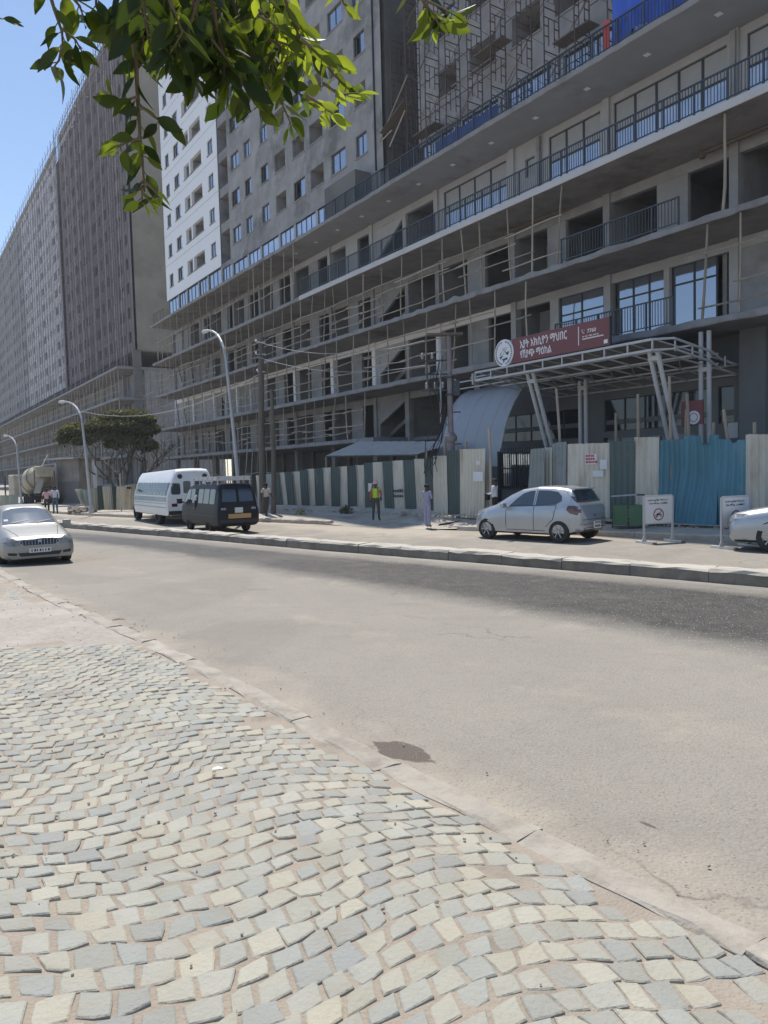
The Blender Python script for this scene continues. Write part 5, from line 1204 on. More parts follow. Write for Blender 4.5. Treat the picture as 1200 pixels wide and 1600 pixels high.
# ------------------------------------------------------------------ vehicles
def interp_st(st, x):
    for a, b in zip(st, st[1:]):
        if a[0] >= x >= b[0]:
            t = (a[0] - x) / max(1e-9, a[0] - b[0]); return [a[i] + (b[i] - a[i]) * t for i in range(len(a))]
    return list(st[-1])
def car_body(name, T, st, paint, wheels, wr, nst=64, arch=1.13, bulge=.0, hw_in=.4):
    """lofted closed shell; stations (x, z_bottom, z_belt, z_top, half width at belt, half width at roof)"""
    x0, x1 = st[0][0], st[-1][0]; xs = sorted({x0 + (x1 - x0) * i / nst for i in range(nst + 1)} | {s[0] for s in st}, reverse=True); vs = []; prof_n = 0
    for x in xs:
        _, zb, zm, zt, w, wr_ = interp_st(st, x); h = zm - zb; k = zt - zm
        half = [(0, zb), (w * .84, zb), (w * .95, zb + .05), (w * .99, zb + h * .25), (w * 1.0, zb + h * .55), (w * .985, zb + h * .85), (w * .955, zm),
                (w * .955 + (wr_ - w * .955) * .55 , zm + k * .5), (wr_, zm + k * .86), (wr_ * .9, zm + k * .955), (wr_ * .6, zm + k * .99), (0, zt)]
        prof_n = len(half); ring = [(x, -y, z) for y, z in half] + [(x, y, z) for y, z in reversed(half[1:-1])]
        vs += ring
    m = 2 * prof_n - 2; fs = [tuple(range(m)), tuple(range((len(xs) - 1) * m, len(xs) * m))[::-1]]
    for i in range(len(xs) - 1):
        for j in range(m): j2 = (j + 1) % m; fs.append((i * m + j, (i + 1) * m + j, (i + 1) * m + j2, i * m + j2))
    mb = MB(); mb.add(vs, fs); o = mb.build(name, [paint, M['under']], T)
    full = BVHTree.FromPolygons([tuple(v.co) for v in o.data.vertices], [tuple(p.vertices) for p in o.data.polygons])
    # wheel arches
    W_ = max(s[4] for s in st)
    cut = MB()
    for xw in wheels:
        for sg in (-1, 1): cut.lathe([(wr * arch, sg * (W_ - .26)), (wr * arch, sg * (W_ + .3))], 24, (xw, 0, wr * .98), 'y')
    c = None; cut.m = [1] * len(cut.f); c = cut.build('cutter', [paint, M['under']])
    md = o.modifiers.new('b', 'BOOLEAN'); md.object = c; md.operation = 'DIFFERENCE'; md.solver = 'EXACT'
    dg = bpy.context.evaluated_depsgraph_get(); dg.update(); me = bpy.data.meshes.new_from_object(o.evaluated_get(dg)); o.modifiers.clear(); old = o.data; o.data = me; me.name = name; bpy.data.meshes.remove(old); bpy.data.objects.remove(c)
    if len(me.materials) < 2: me.materials.clear(); me.materials.append(paint); me.materials.append(M['under'])
    for p in me.polygons:
        c_ = p.center; 
        if p.normal.z < -.75: p.material_index = 1
    smooth_angle(o, 38)
    return o, full
def decal(T, name, bvh, poly, axis, m, off=.008, step=.06, sgn=1, thick=.004):
    """a plate with the outline poly laid on the shell. axis 'y': poly (x,z) seen from the side sgn; 'x': poly (y,z) from front/rear; 'z': poly (x,y) from above"""
    pts = [Vector(p) for p in poly]; xs = [p.x for p in pts]; ys = [p.y for p in pts]; bnd = []
    for a, b in zip(pts, pts[1:] + pts[:1]):
        k = max(1, int((b - a).length / step)); bnd += [a.lerp(b, i / k) for i in range(k)]
    inner = []
    def inside(q):
        c = False
        for a, b in zip(pts, pts[1:] + pts[:1]):
            if (a.y > q.y) != (b.y > q.y) and q.x < (b.x - a.x) * (q.y - a.y) / (b.y - a.y) + a.x: c = not c
        return c
    x = min(xs) + step / 2
    while x < max(xs):
        y = min(ys) + step / 2
        while y < max(ys):
            q = Vector((x, y))
            if inside(q) and min((q - b).length for b in bnd) > step * .4: inner.append(q)
            y += step
        x += step
    n = len(bnd); out = delaunay_2d_cdt(bnd + inner, [(i, (i + 1) % n) for i in range(n)], [], 1, 1e-5); P2_, _, F2 = out[0], out[1], out[2]
    vs = []
    for q in P2_:
        if axis == 'y': o = Vector((q.x, sgn * 3, q.y)); d = Vector((0, -sgn, 0))
        elif axis == 'x': o = Vector((sgn * 6, q.x, q.y)); d = Vector((-sgn, 0, 0))
        else: o = Vector((q.x, q.y, 5)); d = Vector((0, 0, -1))
        h = bvh.ray_cast(o, d)
        if h[0] is None: h = bvh.find_nearest(Vector((q.x, sgn * .8, q.y)) if axis == 'y' else Vector((sgn * 2, q.x, q.y)) if axis == 'x' else Vector((q.x, q.y, 1.4)))
        vs.append(h[0] - d * off)
    mb = MB(); mb.add(vs, [tuple(f) for f in F2]); o = mb.build(name, M[m] if isinstance(m, str) else m, T)
    # face outwards
    me = o.data; nv = Vector((0, sgn, 0)) if axis == 'y' else Vector((sgn, 0, 0)) if axis == 'x' else Vector((0, 0, 1))
    if sum(p.normal.dot(nv) * p.area for p in me.polygons) < 0: me.flip_normals()
    me.polygons.foreach_set('use_smooth', [True] * len(me.polygons))
    return o
def rbox(x0, x1, z0, z1, r=.04, n=3):
    out = []
    for (cx, cz, a0) in ((x1 - r, z1 - r, 0), (x0 + r, z1 - r, 90), (x0 + r, z0 + r, 180), (x1 - r, z0 + r, 270)):
        for i in range(n + 1): a = R(a0 + 90 * i / n); out.append((cx + r * math.cos(a), cz + r * math.sin(a)))
    return out
def wheel(T, x, y, r, w, sgn, spokes=6, rim='alloy', hub='dark_plastic'):
    t = MB().lathe([(r * .62, -w / 2), (r * .93, -w / 2), (r * .985, -w * .38), (r, -w * .2), (r, w * .2), (r * .985, w * .38), (r * .93, w / 2), (r * .62, w / 2)], 28, (0, 0, 0), 'y', cap=False).build('wheel', M['tyre'], T); t.location = (x, y, r); smooth_angle(t, 40)
    mb = MB(); mb.lathe([(r * .66, sgn * w * .36), (r * .63, sgn * w * .48), (r * .60, sgn * w * .36), (r * .60, sgn * w * .1)], 28, (0, 0, 0), 'y', cap=False)
    for k in range(spokes):
        a = 2 * math.pi * k / spokes; c = Vector((math.cos(a), 0, math.sin(a)))
        mb.bar(c * r * .12 + Vector((0, sgn * w * .42, 0)), c * r * .62 + Vector((0, sgn * w * .38, 0)), r * .17, w * .12)
    mb.lathe([(r * .02, sgn * w * .46), (r * .16, sgn * w * .46), (r * .17, sgn * w * .36), (r * .02, sgn * w * .36)], 12, (0, 0, 0), 'y'); mb.build('rim', M[rim], t)
    MB().lathe([(.01, sgn * w * .08), (r * .64, sgn * w * .08), (r * .64, sgn * w * .02), (.01, sgn * w * .02)], 20, (0, 0, 0), 'y').build('brake_disc', M[hub], t)
    return t
def plate(T, body, m, x, yc, z, w, h, sgn, txt=None, name='number_plate'):
    p = MB().box(x - .008, x + .008, yc - w / 2, yc + w / 2, z - h / 2, z + h / 2).build(name, M[m], T)
    if txt: text(txt, h * .62, (x + sgn * .010, yc - sgn * w * .42, z - h * .22), (math.pi / 2, 0, math.pi / 2 * sgn), M['ink'], p, 'plate_number', width=w * .84, extr=.001)
    return p
def mirror(T, x, y, z, sg, m):
    o = MB(); o.obox((0, sg * .1, 0), .1, .2, .14); o.obox((-.0, sg * -.02, -.03), .05, .1, .05); o = o.build('wing_mirror', m, T); o.location = (x, y, z); b = o.modifiers.new('b', 'BEVEL'); b.width = .03; b.segments = 2; return o
YAW = lambda d: math.atan2(d.y, d.x)
# --- silver hatchback
pA, pB = G(765, 846, .0), G(875, 849, .0); hd = flat(pA - pB).normalized(); nrm = Vector((-hd.y, hd.x, 0))   # nrm: left of heading
if nrm.dot(Vector((0, -1, 0))) < 0: pass
def place(name, label, cat, front_px, rear_px, z, wb, track, side, xr):
    """side +1 if the seen flank is the vehicle's left"""
    a, b = G(*front_px, z), G(*rear_px, z); h = flat(a - b).normalized(); left = Vector((-h.y, h.x, 0)); c = (a + b) / 2 - left * side * track / 2
    return thing(name, label, cat, c - h * xr + Vector((0, 0, 0)), YAW(h)), h
hs = [(1.84, .34, .50, .56, .36, .30), (1.80, .25, .58, .68, .52, .44), (1.66, .20, .68, .80, .68, .56), (1.4, .19, .76, .88, .78, .62), (1.18, .19, .81, .94, .825, .65), (.98, .19, .85, .99, .83, .66), (.5, .19, .9, 1.27, .83, .62), (.12, .19, .92, 1.43, .83, .585), (-.4, .19, .94, 1.50, .83, .57), (-.9, .19, .97, 1.495, .83, .565), (-1.3, .2, 1.0, 1.45, .81, .55), (-1.45, .22, 1.01, 1.40, .785, .545), (-1.62, .26, .99, 1.10, .74, .58), (-1.72, .30, .93, .99, .67, .57), (-1.78, .36, .76, .80, .58, .50)]
car, hdir = place('hatchback_car', 'silver hatchback parked by the tin fence, seen from behind its left side', 'car', (765, 846), (875, 849), 0, 2.37, 1.55, 1, 0.015)
hdir = V2(-.70, .71).normalized(); car.scale = (1.1, 1.1, 1.1); lf = Vector((-hdir.y, hdir.x, 0)); rw = G(875, 848, 0); c = rw - lf * .73 * 1.1 + hdir * 1.17 * 1.1; car.location = (c.x, c.y, 0); car.rotation_euler = (0, 0, YAW(hdir))
bd, bv = car_body('body', car, hs, M['silver'], (1.2, -1.17), .30)
for sg in (1, -1):
    decal(car, 'window', bv, [(.42, .965), (.22, 1.16), (.02, 1.31), (-.2, 1.375), (-.34, 1.385), (-.36, .985)], 'y', 'car_glass', sgn=sg)
    decal(car, 'window', bv, [(-.45, .99), (-.44, 1.39), (-.8, 1.385), (-1.06, 1.35), (-1.2, 1.24), (-1.23, 1.12), (-1.08, 1.03)], 'y', 'car_glass', sgn=sg)
    decal(car, 'window_trim', bv, [(.46, .94), (.44, .962), (-1.1, 1.018), (-1.1, .998)], 'y', 'dark_plastic', sgn=sg, off=.005)
    for pl in ([(.52, .34), (.52, .93), (.505, .93), (.505, .34)], [(-.395, .3), (-.395, 1.4), (-.41, 1.4), (-.41, .3)], [(-.78, .42), (-1.0, .62), (-1.1, 1.0), (-1.115, 1.0), (-1.015, .61), (-.79, .41)], [(.5, .30), (.5, .315), (-.75, .315), (-.75, .30)]): decal(car, 'door_gap', bv, pl, 'y', 'under', sgn=sg, off=.003)
    for x in (-.2, -.92): decal(car, 'door_handle', bv, rbox(x - .09, x + .09, .80, .845, .02), 'y', 'silver', sgn=sg, off=.022)
    decal(car, 'tail_lamp', bv, [(-1.40, .88), (-1.44, .99), (-1.62, .99), (-1.735, .93), (-1.755, .80), (-1.68, .74), (-1.5, .79)], 'y', 'lamp_red', sgn=sg, off=.012)
    decal(car, 'head_lamp', bv, [(1.72, .60), (1.5, .66), (1.32, .80), (1.38, .83), (1.6, .76), (1.76, .66)], 'y', 'lamp_clear', sgn=sg, off=.01)
    mirror(car, .5, sg * .84, .98, sg, M['silver'])
    for x in (1.2, -1.17): wheel(car, x, sg * .735, .30, .18, sg, 6, 'alloy')
decal(car, 'rear_window', bv, [(-.56, 1.39), (.56, 1.39), (.63, 1.22), (.62, 1.08), (-.62, 1.08), (-.63, 1.22)], 'x', 'car_glass', sgn=-1, off=.012)
decal(car, 'windscreen', bv, [(.92, -.62), (.92, .62), (.3, .54), (.22, 0), (.3, -.54)], 'z', 'windscreen')
decal(car, 'wiper', bv, [(.0, 1.1), (.02, 1.12), (.34, 1.17), (.34, 1.15)], 'x', 'dark_plastic', sgn=-1, off=.03); decal(car, 'tailgate_gap', bv, [(-.58, .62), (.58, .62), (.58, .605), (-.58, .605)], 'x', 'under', sgn=-1, off=.004); decal(car, 'bumper_gap', bv, [(-.66, .50), (.66, .50), (.66, .488), (-.66, .488)], 'x', 'under', sgn=-1, off=.004)
plate(car, bd, 'plate_white', -1.80, -.1, .46, .36, .2, -1); decal(car, 'bumper', bv, [(-.55, .40), (.55, .40), (.5, .31), (-.5, .31)], 'x', 'dark_plastic', sgn=-1, off=.006); decal(car, 'tailgate_handle', bv, rbox(-.03, .03, .68, .74, .015), 'x', 'dark_plastic', sgn=-1, off=.01)
MB().box(-1.42, -1.5, -.5, .5, 1.40, 1.43).build('spoiler', M['silver'], car)
r = random.Random(3); mb = MB()
for k in range(5): mb.box(-1.809, -1.8085, -.26 + k * .06, -.22 + k * .06, .49, .54); mb.box(-1.809, -1.8085, -.24 + k * .055, -.2 + k * .055, .39, .45)
mb.build('plate_number', M['ink'], car)
# --- silver sedan coming towards the camera, and its twin at the right edge
ss_ = [(2.17, .28, .52, .585, .60, .50), (2.14, .21, .58, .68, .72, .60), (2.04, .18, .64, .745, .80, .65), (1.8, .18, .69, .80, .84, .67), (1.4, .18, .75, .87, .845, .67), (1.0, .18, .82, .93, .85, .68), (.82, .18, .85, .97, .85, .68), (.3, .18, .89, 1.28, .85, .60), (.05, .18, .90, 1.41, .85, .57), (-.4, .18, .91, 1.47, .85, .56), (-.9, .18, .93, 1.44, .85, .555), (-1.3, .18, .95, 1.30, .845, .57), (-1.7, .19, .96, 1.06, .83, .64), (-2.1, .22, .92, 1.03, .79, .64), (-2.2, .3, .8, .95, .74, .6), (-2.24, .4, .7, .82, .68, .55)]
zc = .12
wl = G(102, 876, zc); hd = (flat(G(330, 905, 0) - wl)); hd = V2(.66, -.75).normalized()
# the seen front corners: left front wheel at x=102, right front wheel at x=3
wr_ = G(5, 884, zc); ax = flat(wl - wr_).normalized(); hd = Vector((ax.y, -ax.x, 0)); hd = hd if hd.y < 0 else -hd
hd = (hd * .7 + V2(.62, -.78) * .3).normalized(); lf = Vector((-hd.y, hd.x, 0)); c = (wl + wr_) / 2 - hd * 1.32
sed = thing('sedan_car', 'silver sedan driving towards the camera on the near lane', 'car', Vector((c.x, c.y, zc)), YAW(hd))
bd, bv = car_body('body', sed, ss_, M['silver_warm'], (1.32, -1.28), .31)
GR = [(-.34, .70), (.34, .70), (.44, .60), (.35, .535), (-.35, .535), (-.44, .60)]
for sg in (1, -1):
    decal(sed, 'head_lamp', bv, [(sg * .44, .53), (sg * .47, .66), (sg * .58, .72), (sg * .74, .74), (sg * .80, .70), (sg * .79, .6), (sg * .68, .535)], 'x', 'lamp_clear', sgn=1, off=.012)
    decal(sed, 'fog_lamp', bv, [(sg * .52, .30), (sg * .52, .36), (sg * .72, .38), (sg * .70, .31)], 'x', 'dark_plastic', sgn=1, off=.008)
    decal(sed, 'window', bv, [(.42, .93), (.2, 1.14), (-.02, 1.3), (-.3, 1.37), (-.42, 1.375), (-.43, .95)], 'y', 'car_glass', sgn=sg); decal(sed, 'window', bv, [(-.52, .95), (-.51, 1.37), (-.85, 1.345), (-1.15, 1.22), (-1.32, 1.08), (-1.28, .99)], 'y', 'car_glass', sgn=sg)
    for pl in ([(.6, .34), (.6, .9), (.585, .9), (.585, .34)], [(-.47, .3), (-.47, 1.37), (-.485, 1.37), (-.485, .3)]): decal(sed, 'door_gap', bv, pl, 'y', 'under', sgn=sg, off=.003)
    for x in (-.25, -1.0): decal(sed, 'door_handle', bv, rbox(x - .09, x + .09, .78, .82, .02), 'y', 'silver_warm', sgn=sg, off=.02)
    decal(sed, 'hood_gap', bv, [(1.0, sg * .64), (1.0, sg * .628), (2.0, sg * .44), (2.0, sg * .452)], 'z', 'under', off=.003); decal(sed, 'tail_lamp', bv, [(-1.95, .75), (-1.95, .93), (-2.15, .92), (-2.17, .76)], 'y', 'lamp_red', sgn=sg, off=.01)
    mirror(sed, .55, sg * .86, .97, sg, M['silver_warm'])
    for x in (1.32, -1.28): wheel(sed, x, sg * .745, .31, .19, sg, 7, 'alloy')
decal(sed, 'grille', bv, GR, 'x', 'dark_plastic', sgn=1, off=.008)
for k in range(12): y = -.385 + k * .07; decal(sed, 'grille_bar', bv, [(y - .006, .55), (y + .006, .55), (y + .006, .685 if abs(y) < .34 else .63), (y - .006, .685 if abs(y) < .34 else .63)], 'x', 'alloy', sgn=1, off=.016)
decal(sed, 'grille_surround', bv, [(-.36, .715), (.36, .715), (.36, .70), (-.36, .70)], 'x', 'alloy', sgn=1, off=.014); decal(sed, 'badge', bv, rbox(-.05, .05, .60, .66, .028), 'x', 'alloy', sgn=1, off=.022)
decal(sed, 'air_intake', bv, [(-.5, .36), (.5, .36), (.44, .27), (-.44, .27)], 'x', 'dark_plastic', sgn=1, off=.006)
plate(sed, bd, 'plate_white', 2.185, .0, .405, .5, .11, 1)
r = random.Random(8); mb = MB()
for k in range(7): y = -.2 + k * .062; mb.box(2.1935, 2.194, y, y + r.uniform(.02, .045), .375, .435)
mb.build('plate_number', M['ink'], sed)
decal(sed, 'windscreen', bv, [(.78, -.64), (.78, .64), (.22, .535), (.12, .3), (.1, 0), (.12, -.3), (.22, -.535)], 'z', 'windscreen', off=.01)
for sg in (.2, -.42): decal(sed, 'wiper', bv, [(.76, sg), (.78, sg), (.66, sg + .44), (.65, sg + .44)], 'z', 'dark_plastic', off=.03)
decal(sed, 'windscreen_sticker', bv, [(.66, -.57), (.66, -.47), (.58, -.47), (.58, -.57)], 'z', 'paper', off=.014); decal(sed, 'rear_window', bv, [(-1.0, -.5), (-1.0, .5), (-1.6, .58), (-1.6, -.58)], 'z', 'car_glass')
# twin at the right edge
s2 = dup(sed); tag(s2, 'silver car cut off by the right edge beside the barrier sign', 'car')
a = G(1207, 864, .0); h2 = V2(-.78, .63).normalized(); s2.scale = (1.22, 1.22, 1.28); lf2 = Vector((-h2.y, h2.x, 0)); c2 = a - lf2 * .98 - h2 * 1.61; s2.location = (c2.x, c2.y, 0); s2.rotation_euler = (0, 0, YAW(h2))
for ch in s2.children:
    if ch.name.startswith('body'): ch.material_slots[0].link = 'OBJECT'; ch.material_slots[0].material = M['silver']
# --- dark minibus with a roof rack, seen from behind
vs_ = [(2.26, .36, .8, .84, .62, .55), (2.22, .28, .95, 1.0, .76, .66), (2.08, .26, 1.04, 1.12, .82, .70), (1.95, .26, 1.06, 1.25, .835, .70), (1.55, .26, 1.08, 1.66, .845, .70), (1.25, .26, 1.08, 1.84, .845, .69), (.8, .26, 1.08, 1.9, .845, .69), (-1.9, .26, 1.08, 1.91, .845, .69), (-2.12, .28, 1.07, 1.86, .84, .68), (-2.28, .30, 1.05, 1.62, .83, .70), (-2.38, .34, .98, 1.12, .82, .72), (-2.41, .42, .8, .9, .80, .70)]
van, vh = place('minibus', 'dark faded minibus with white roof rack heading away behind the white bus', 'minibus', (295, 826), (330, 834), 0, 2.4, 1.5, 1, .02)
vr = G(329, 833, 0); vh = V2(-.53, .85).normalized(); lf = Vector((-vh.y, vh.x, 0)); c = vr - lf * .72 + vh * 1.2; van.location = (c.x, c.y, 0); van.rotation_euler = (0, 0, YAW(vh))
bd, bv = car_body('body', van, vs_, M['van_paint'], (1.25, -1.2), .32)
for sg in (1, -1):
    decal(van, 'window', bv, [(1.72, 1.14), (1.4, 1.58), (1.25, 1.66), (.98, 1.7), (.98, 1.14)], 'y', 'car_glass', sgn=sg)
    decal(van, 'window', bv, rbox(.42, .9, 1.14, 1.7, .05), 'y', 'car_glass', sgn=sg); decal(van, 'window', bv, rbox(-.62, -.02, 1.14, 1.7, .05), 'y', 'car_glass', sgn=sg); decal(van, 'window', bv, rbox(-1.32, -.70, 1.14, 1.7, .05), 'y', 'car_glass', sgn=sg); decal(van, 'window', bv, rbox(-2.0, -1.42, 1.14, 1.7, .06), 'y', 'car_glass', sgn=sg)
    decal(van, 'open_window', bv, rbox(.0, .40, 1.14, 1.7, .04), 'y', 'under', sgn=sg, off=.006)
    for x in (.94, -.06): decal(van, 'door_gap', bv, [(x, .32), (x, 1.76), (x - .015, 1.76), (x - .015, .32)], 'y', 'under', sgn=sg, off=.003)
    decal(van, 'rub_strip', bv, [(1.9, .66), (1.9, .71), (-2.2, .71), (-2.2, .66)], 'y', 'dark_plastic', sgn=sg, off=.012); decal(van, 'door_handle', bv, rbox(.2, .38, .9, .94, .018), 'y', 'alloy', sgn=sg, off=.02)
    decal(van, 'tail_lamp', bv, rbox(*sorted((sg * .50, sg * .69)), .92, 1.0, .02), 'x', 'lamp_clear', sgn=-1, off=.012); decal(van, 'reflector', bv, rbox(*sorted((sg * .45, sg * .68)), .46, .53, .02), 'x', 'red', sgn=-1, off=.02)
    decal(van, 'rear_window', bv, [(sg * .05, 1.22), (sg * .62, 1.22), (sg * .58, 1.7), (sg * .05, 1.7)], 'x', 'car_glass', sgn=-1, off=.012)
    o = mirror(van, 1.75, sg * .9, 1.2, sg, M['dark_plastic']); o.scale = (1.2, 1.1, 1.6)
    for x in (1.25, -1.2): wheel(van, x, sg * .73, .32, .19, sg, 5, 'under')
decal(van, 'bumper', bv, [(-.78, .56), (.78, .56), (.78, .42), (-.78, .42)], 'x', 'dark_plastic', sgn=-1, off=.03)
plate(van, bd, 'plate_white', -2.43, 0, .90, .32, .2, -1); plate(van, bd, 'plate_orange', -2.455, -.02, .68, .9, .17, -1, name='orange_board')
mb = MB(); r = random.Random(9)
for k in range(8): y = -.38 + k * .1; mb.box(-2.4645, -2.464, y, y + .06, .65, .70)
mb.build('board_lettering', M['plate_orange'], van)
rk = MB(); 
for y in (-.66, .66): rk.box(-2.05, 1.0, y - .02, y + .02, 2.02, 2.05); rk.box(-2.05, 1.0, y - .02, y + .02, 2.14, 2.18)
for x in (-2.05, 1.0): rk.box(x - .02, x + .02, -.66, .66, 2.02, 2.06); rk.box(x - .02, x + .02, -.66, .66, 2.14, 2.18)
for x in (-2.0, -1.3, -.6, .1, .8):
    for y in (-.64, .64): rk.box(x - .02, x + .02, y - .02, y + .02, 1.86, 2.17)
rk = rk.build('roof_rack', M['white_steel'], van)
for k in range(9): x = -1.95 + k * .36; part_box('rack_slat', M['white_steel'], rk, x - .09, x + .09, -.64, .64, 2.051, 2.075)
for k in range(5): part_box('rack_panel', M['white_steel'], rk, -2.10, -2.075, -.62 + k * .25, -.40 + k * .25, 2.02, 2.16); part_box('rack_panel', M['white_steel'], rk, -2.0 + k * .55, -1.6 + k * .55, .66, .68, 2.03, 2.15)
# --- white school bus
bs = [(3.6, .55, 1.0, 1.06, .70, .55), (3.5, .45, 1.08, 1.16, .86, .66), (3.0, .42, 1.14, 1.26, .92, .72), (2.72, .42, 1.16, 1.34, .98, .78), (2.66, .40, 1.3, 1.75, 1.12, .98), (2.58, .40, 1.4, 2.30, 1.16, .86), (2.45, .40, 1.45, 2.46, 1.17, .80), (-3.3, .40, 1.45, 2.58, 1.17, .78), (-3.46, .42, 1.45, 2.50, 1.15, .76), (-3.52, .46, 1.43, 2.40, 1.12, .74)]
bus, bh = place('bus', 'white old school bus with grey teal side stripes parked along the far kerb', 'bus', (214, 811), (268, 816), 0, 4.6, 2.1, 1, .35)
bh = V2(-.53, .85).normalized(); lf = Vector((-bh.y, bh.x, 0)); bus.scale = (1.0, 1.05, 1.0); fw = G(213, 812, 0); c = fw - lf * 1.05 - bh * 2.95; bus.location = (c.x, c.y, 0); bus.rotation_euler = (0, 0, YAW(bh))
bd, bv = car_body('body', bus, bs, M['bus_white'], (2.95, -1.65), .44)
for sg in (1, -1):
    for k in range(11): x = 2.38 - k * .53; decal(bus, 'window', bv, rbox(x - .46, x, 1.36, 1.95, .04), 'y', 'bus_glass', sgn=sg, step=.15); decal(bus, 'window_bar', bv, [(x - .45, 1.655), (x - .45, 1.67), (x, 1.67), (x, 1.655)], 'y', 'bus_stripe', sgn=sg, off=.016, step=.2)
    for (z0_, z1_) in ((1.08, 1.30), (.98, 1.01), (.80, .84)): decal(bus, 'side_stripe', bv, [(2.6, z0_), (2.6, z1_), (-3.4, z1_), (-3.4, z0_)], 'y', 'bus_stripe', sgn=sg, off=.01, step=.2)
    decal(bus, 'rear_window', bv, rbox(*sorted((sg * .1, sg * .42)), 1.45, 2.0, .06), 'x', 'car_glass', sgn=-1, off=.012); decal(bus, 'rear_window', bv, rbox(*sorted((sg * .55, sg * .95)), 1.40, 1.92, .08), 'x', 'car_glass', sgn=-1, off=.012)
    MB().lathe([(.01, -.05), (.1, -.05), (.12, .0), (.12, .05), (.01, .05)], 16, (-3.5, sg * .55, 2.22), 'x').build('warning_lamp', M['dark_plastic'], bus); decal(bus, 'tail_lamp', bv, rbox(*sorted((sg * .7, sg * .95)), .85, 1.0, .03), 'x', 'lamp_red', sgn=-1, off=.012)
    decal(bus, 'head_lamp', bv, rbox(*sorted((sg * .5, sg * .72)), .8, 1.0, .05), 'x', 'lamp_clear', sgn=1, off=.012)
    for x in (2.95, -1.65): wheel(bus, x, sg * .98 if x < 0 else sg * .9, .44, .26, sg, 5, 'under')
    mirror(bus, 2.7, sg * 1.25, 1.7, sg, M['dark_plastic'])
decal(bus, 'rear_bumper', bv, [(-1.1, .66), (1.1, .66), (1.1, .48), (-1.1, .48)], 'x', 'dark_plastic', sgn=-1, off=.06)
mb = MB()
for k in range(3): mb.lathe([(.01, 0), (.05, 0), (.05, .05), (.01, .05)], 8, (-3.46, -.2 + k * .2, 2.38), 'x')
mb.build('marker_lamps', M['lamp_red'], bus)
# --- cement mixer truck
mt0 = G(56, 796, 0.1); mx = thing('mixer_truck', 'dusty cream cement mixer truck parked behind the oncoming silver sedan', 'truck', at_depth(56, 797, 62) * 1.0, YAW(V2(-.62, .78))); mx.location.z = .1
MB().box(-3.6, 3.4, -.45, .45, .75, 1.0).build('chassis', M['under'], mx)
cb_ = MB(); cb_.box(2.2, 4.2, -1.15, 1.15, .7, 2.6); cbo = cb_.build('cab', M['mixer'], mx); bvm = cbo.modifiers.new('b', 'BEVEL'); bvm.width = .12; bvm.segments = 3
part_box('rear_cab_window', M['car_glass'], mx, 2.17, 2.19, -.7, .7, 1.7, 2.3); part_box('windscreen', M['windscreen'], mx, 4.21, 4.23, -1, 1, 1.6, 2.4)
dr = MB(); dr.lathe([(.35, -2.6), (.55, -2.4), (.75, -2.0), (1.05, -1.0), (1.18, 0), (1.12, .8), (.8, 1.6), (.2, 1.9)], 22, (0, 0, 0), 'x'); dro = dr.build('drum', M['mixer'], mx); dro.location = (-.4, 0, 2.0); dro.rotation_euler = (0, .22, 0); smooth_angle(dro, 35)
for xx in (-1.4, -.2, .9): o = MB(); o.lathe([(1.14 - abs(xx + .2) * .12, -.04), (1.2 - abs(xx + .2) * .12, 0), (1.14 - abs(xx + .2) * .12, .04)], 22, (xx, 0, 0), 'x', cap=False); o = o.build('drum_band', M['stone'], dro)
MB().prism([(-.5, 0), (.5, 0), (.75, .8), (-.75, .8)], lambda x, y, t: (t, x, y + 2.35), -3.7, -2.9).build('hopper', M['mixer'], mx); MB().bar((-3.2, .2, 2.2), (-4.1, .8, 1.1), .5, .1).build('chute', M['mixer'], mx); MB().bar((-3.3, -.75, .9), (-3.3, -.75, 2.9), .09).build('frame_post', M['stone'], mx); MB().bar((-3.3, .75, .9), (-3.3, .75, 2.9), .09).build('frame_post', M['stone'], mx)
MB().bar((-3.45, -1.1, 1.3), (-3.45, 1.1, 1.3), .12).build('cross_bar', M['stone'], mx); part_box('rear_bumper', M['under'], mx, -3.7, -3.6, -1.15, 1.15, .55, .8); MB().bar((-3.3, .3, 2.9), (-2.6, -.5, 4.1), .05).build('ladder_rail', M['white_steel'], mx)
for x in (3.0, -1.4, -2.6):
    for sg in (1, -1): wheel(mx, x, sg * .95, .5, .36, sg, 5, 'under')
# ------------------------------------------------------------------ people
def hand_mesh(T, p, d, curl=.5, sc=1.0):
    """palm, four fingers of unequal length and a thumb"""
    d = Vector(d).normalized(); x = d.cross(Vector((0, 1, 0))); x = x.normalized() if x.length > .1 else Vector((1, 0, 0)); n = x.cross(d); p = Vector(p); mb = MB()
    mb.tube([p - d * .02, p + d * .03, p + d * .075], [.020 * sc, .030 * sc, .028 * sc], 7)
    for k, L in enumerate((.062, .075, .07, .052)):
        a = p + d * .07 + x * (k - 1.5) * .016; b = a + d * L * .55 + n * .01 * curl; c = a + d * L * (.9 - .3 * curl) + n * .035 * curl; mb.tube([a, b, c], [.0088 * sc, .008 * sc, .006 * sc], 5)
    a = p + d * .02 + x * .026; mb.tube([a, a + d * .028 + x * .018 + n * .01, a + d * .05 + x * .016 + n * .022], [.010 * sc, .009 * sc, .007 * sc], 5)
    return smooth_angle(mb.build('hand', M['skin'], T), 60)
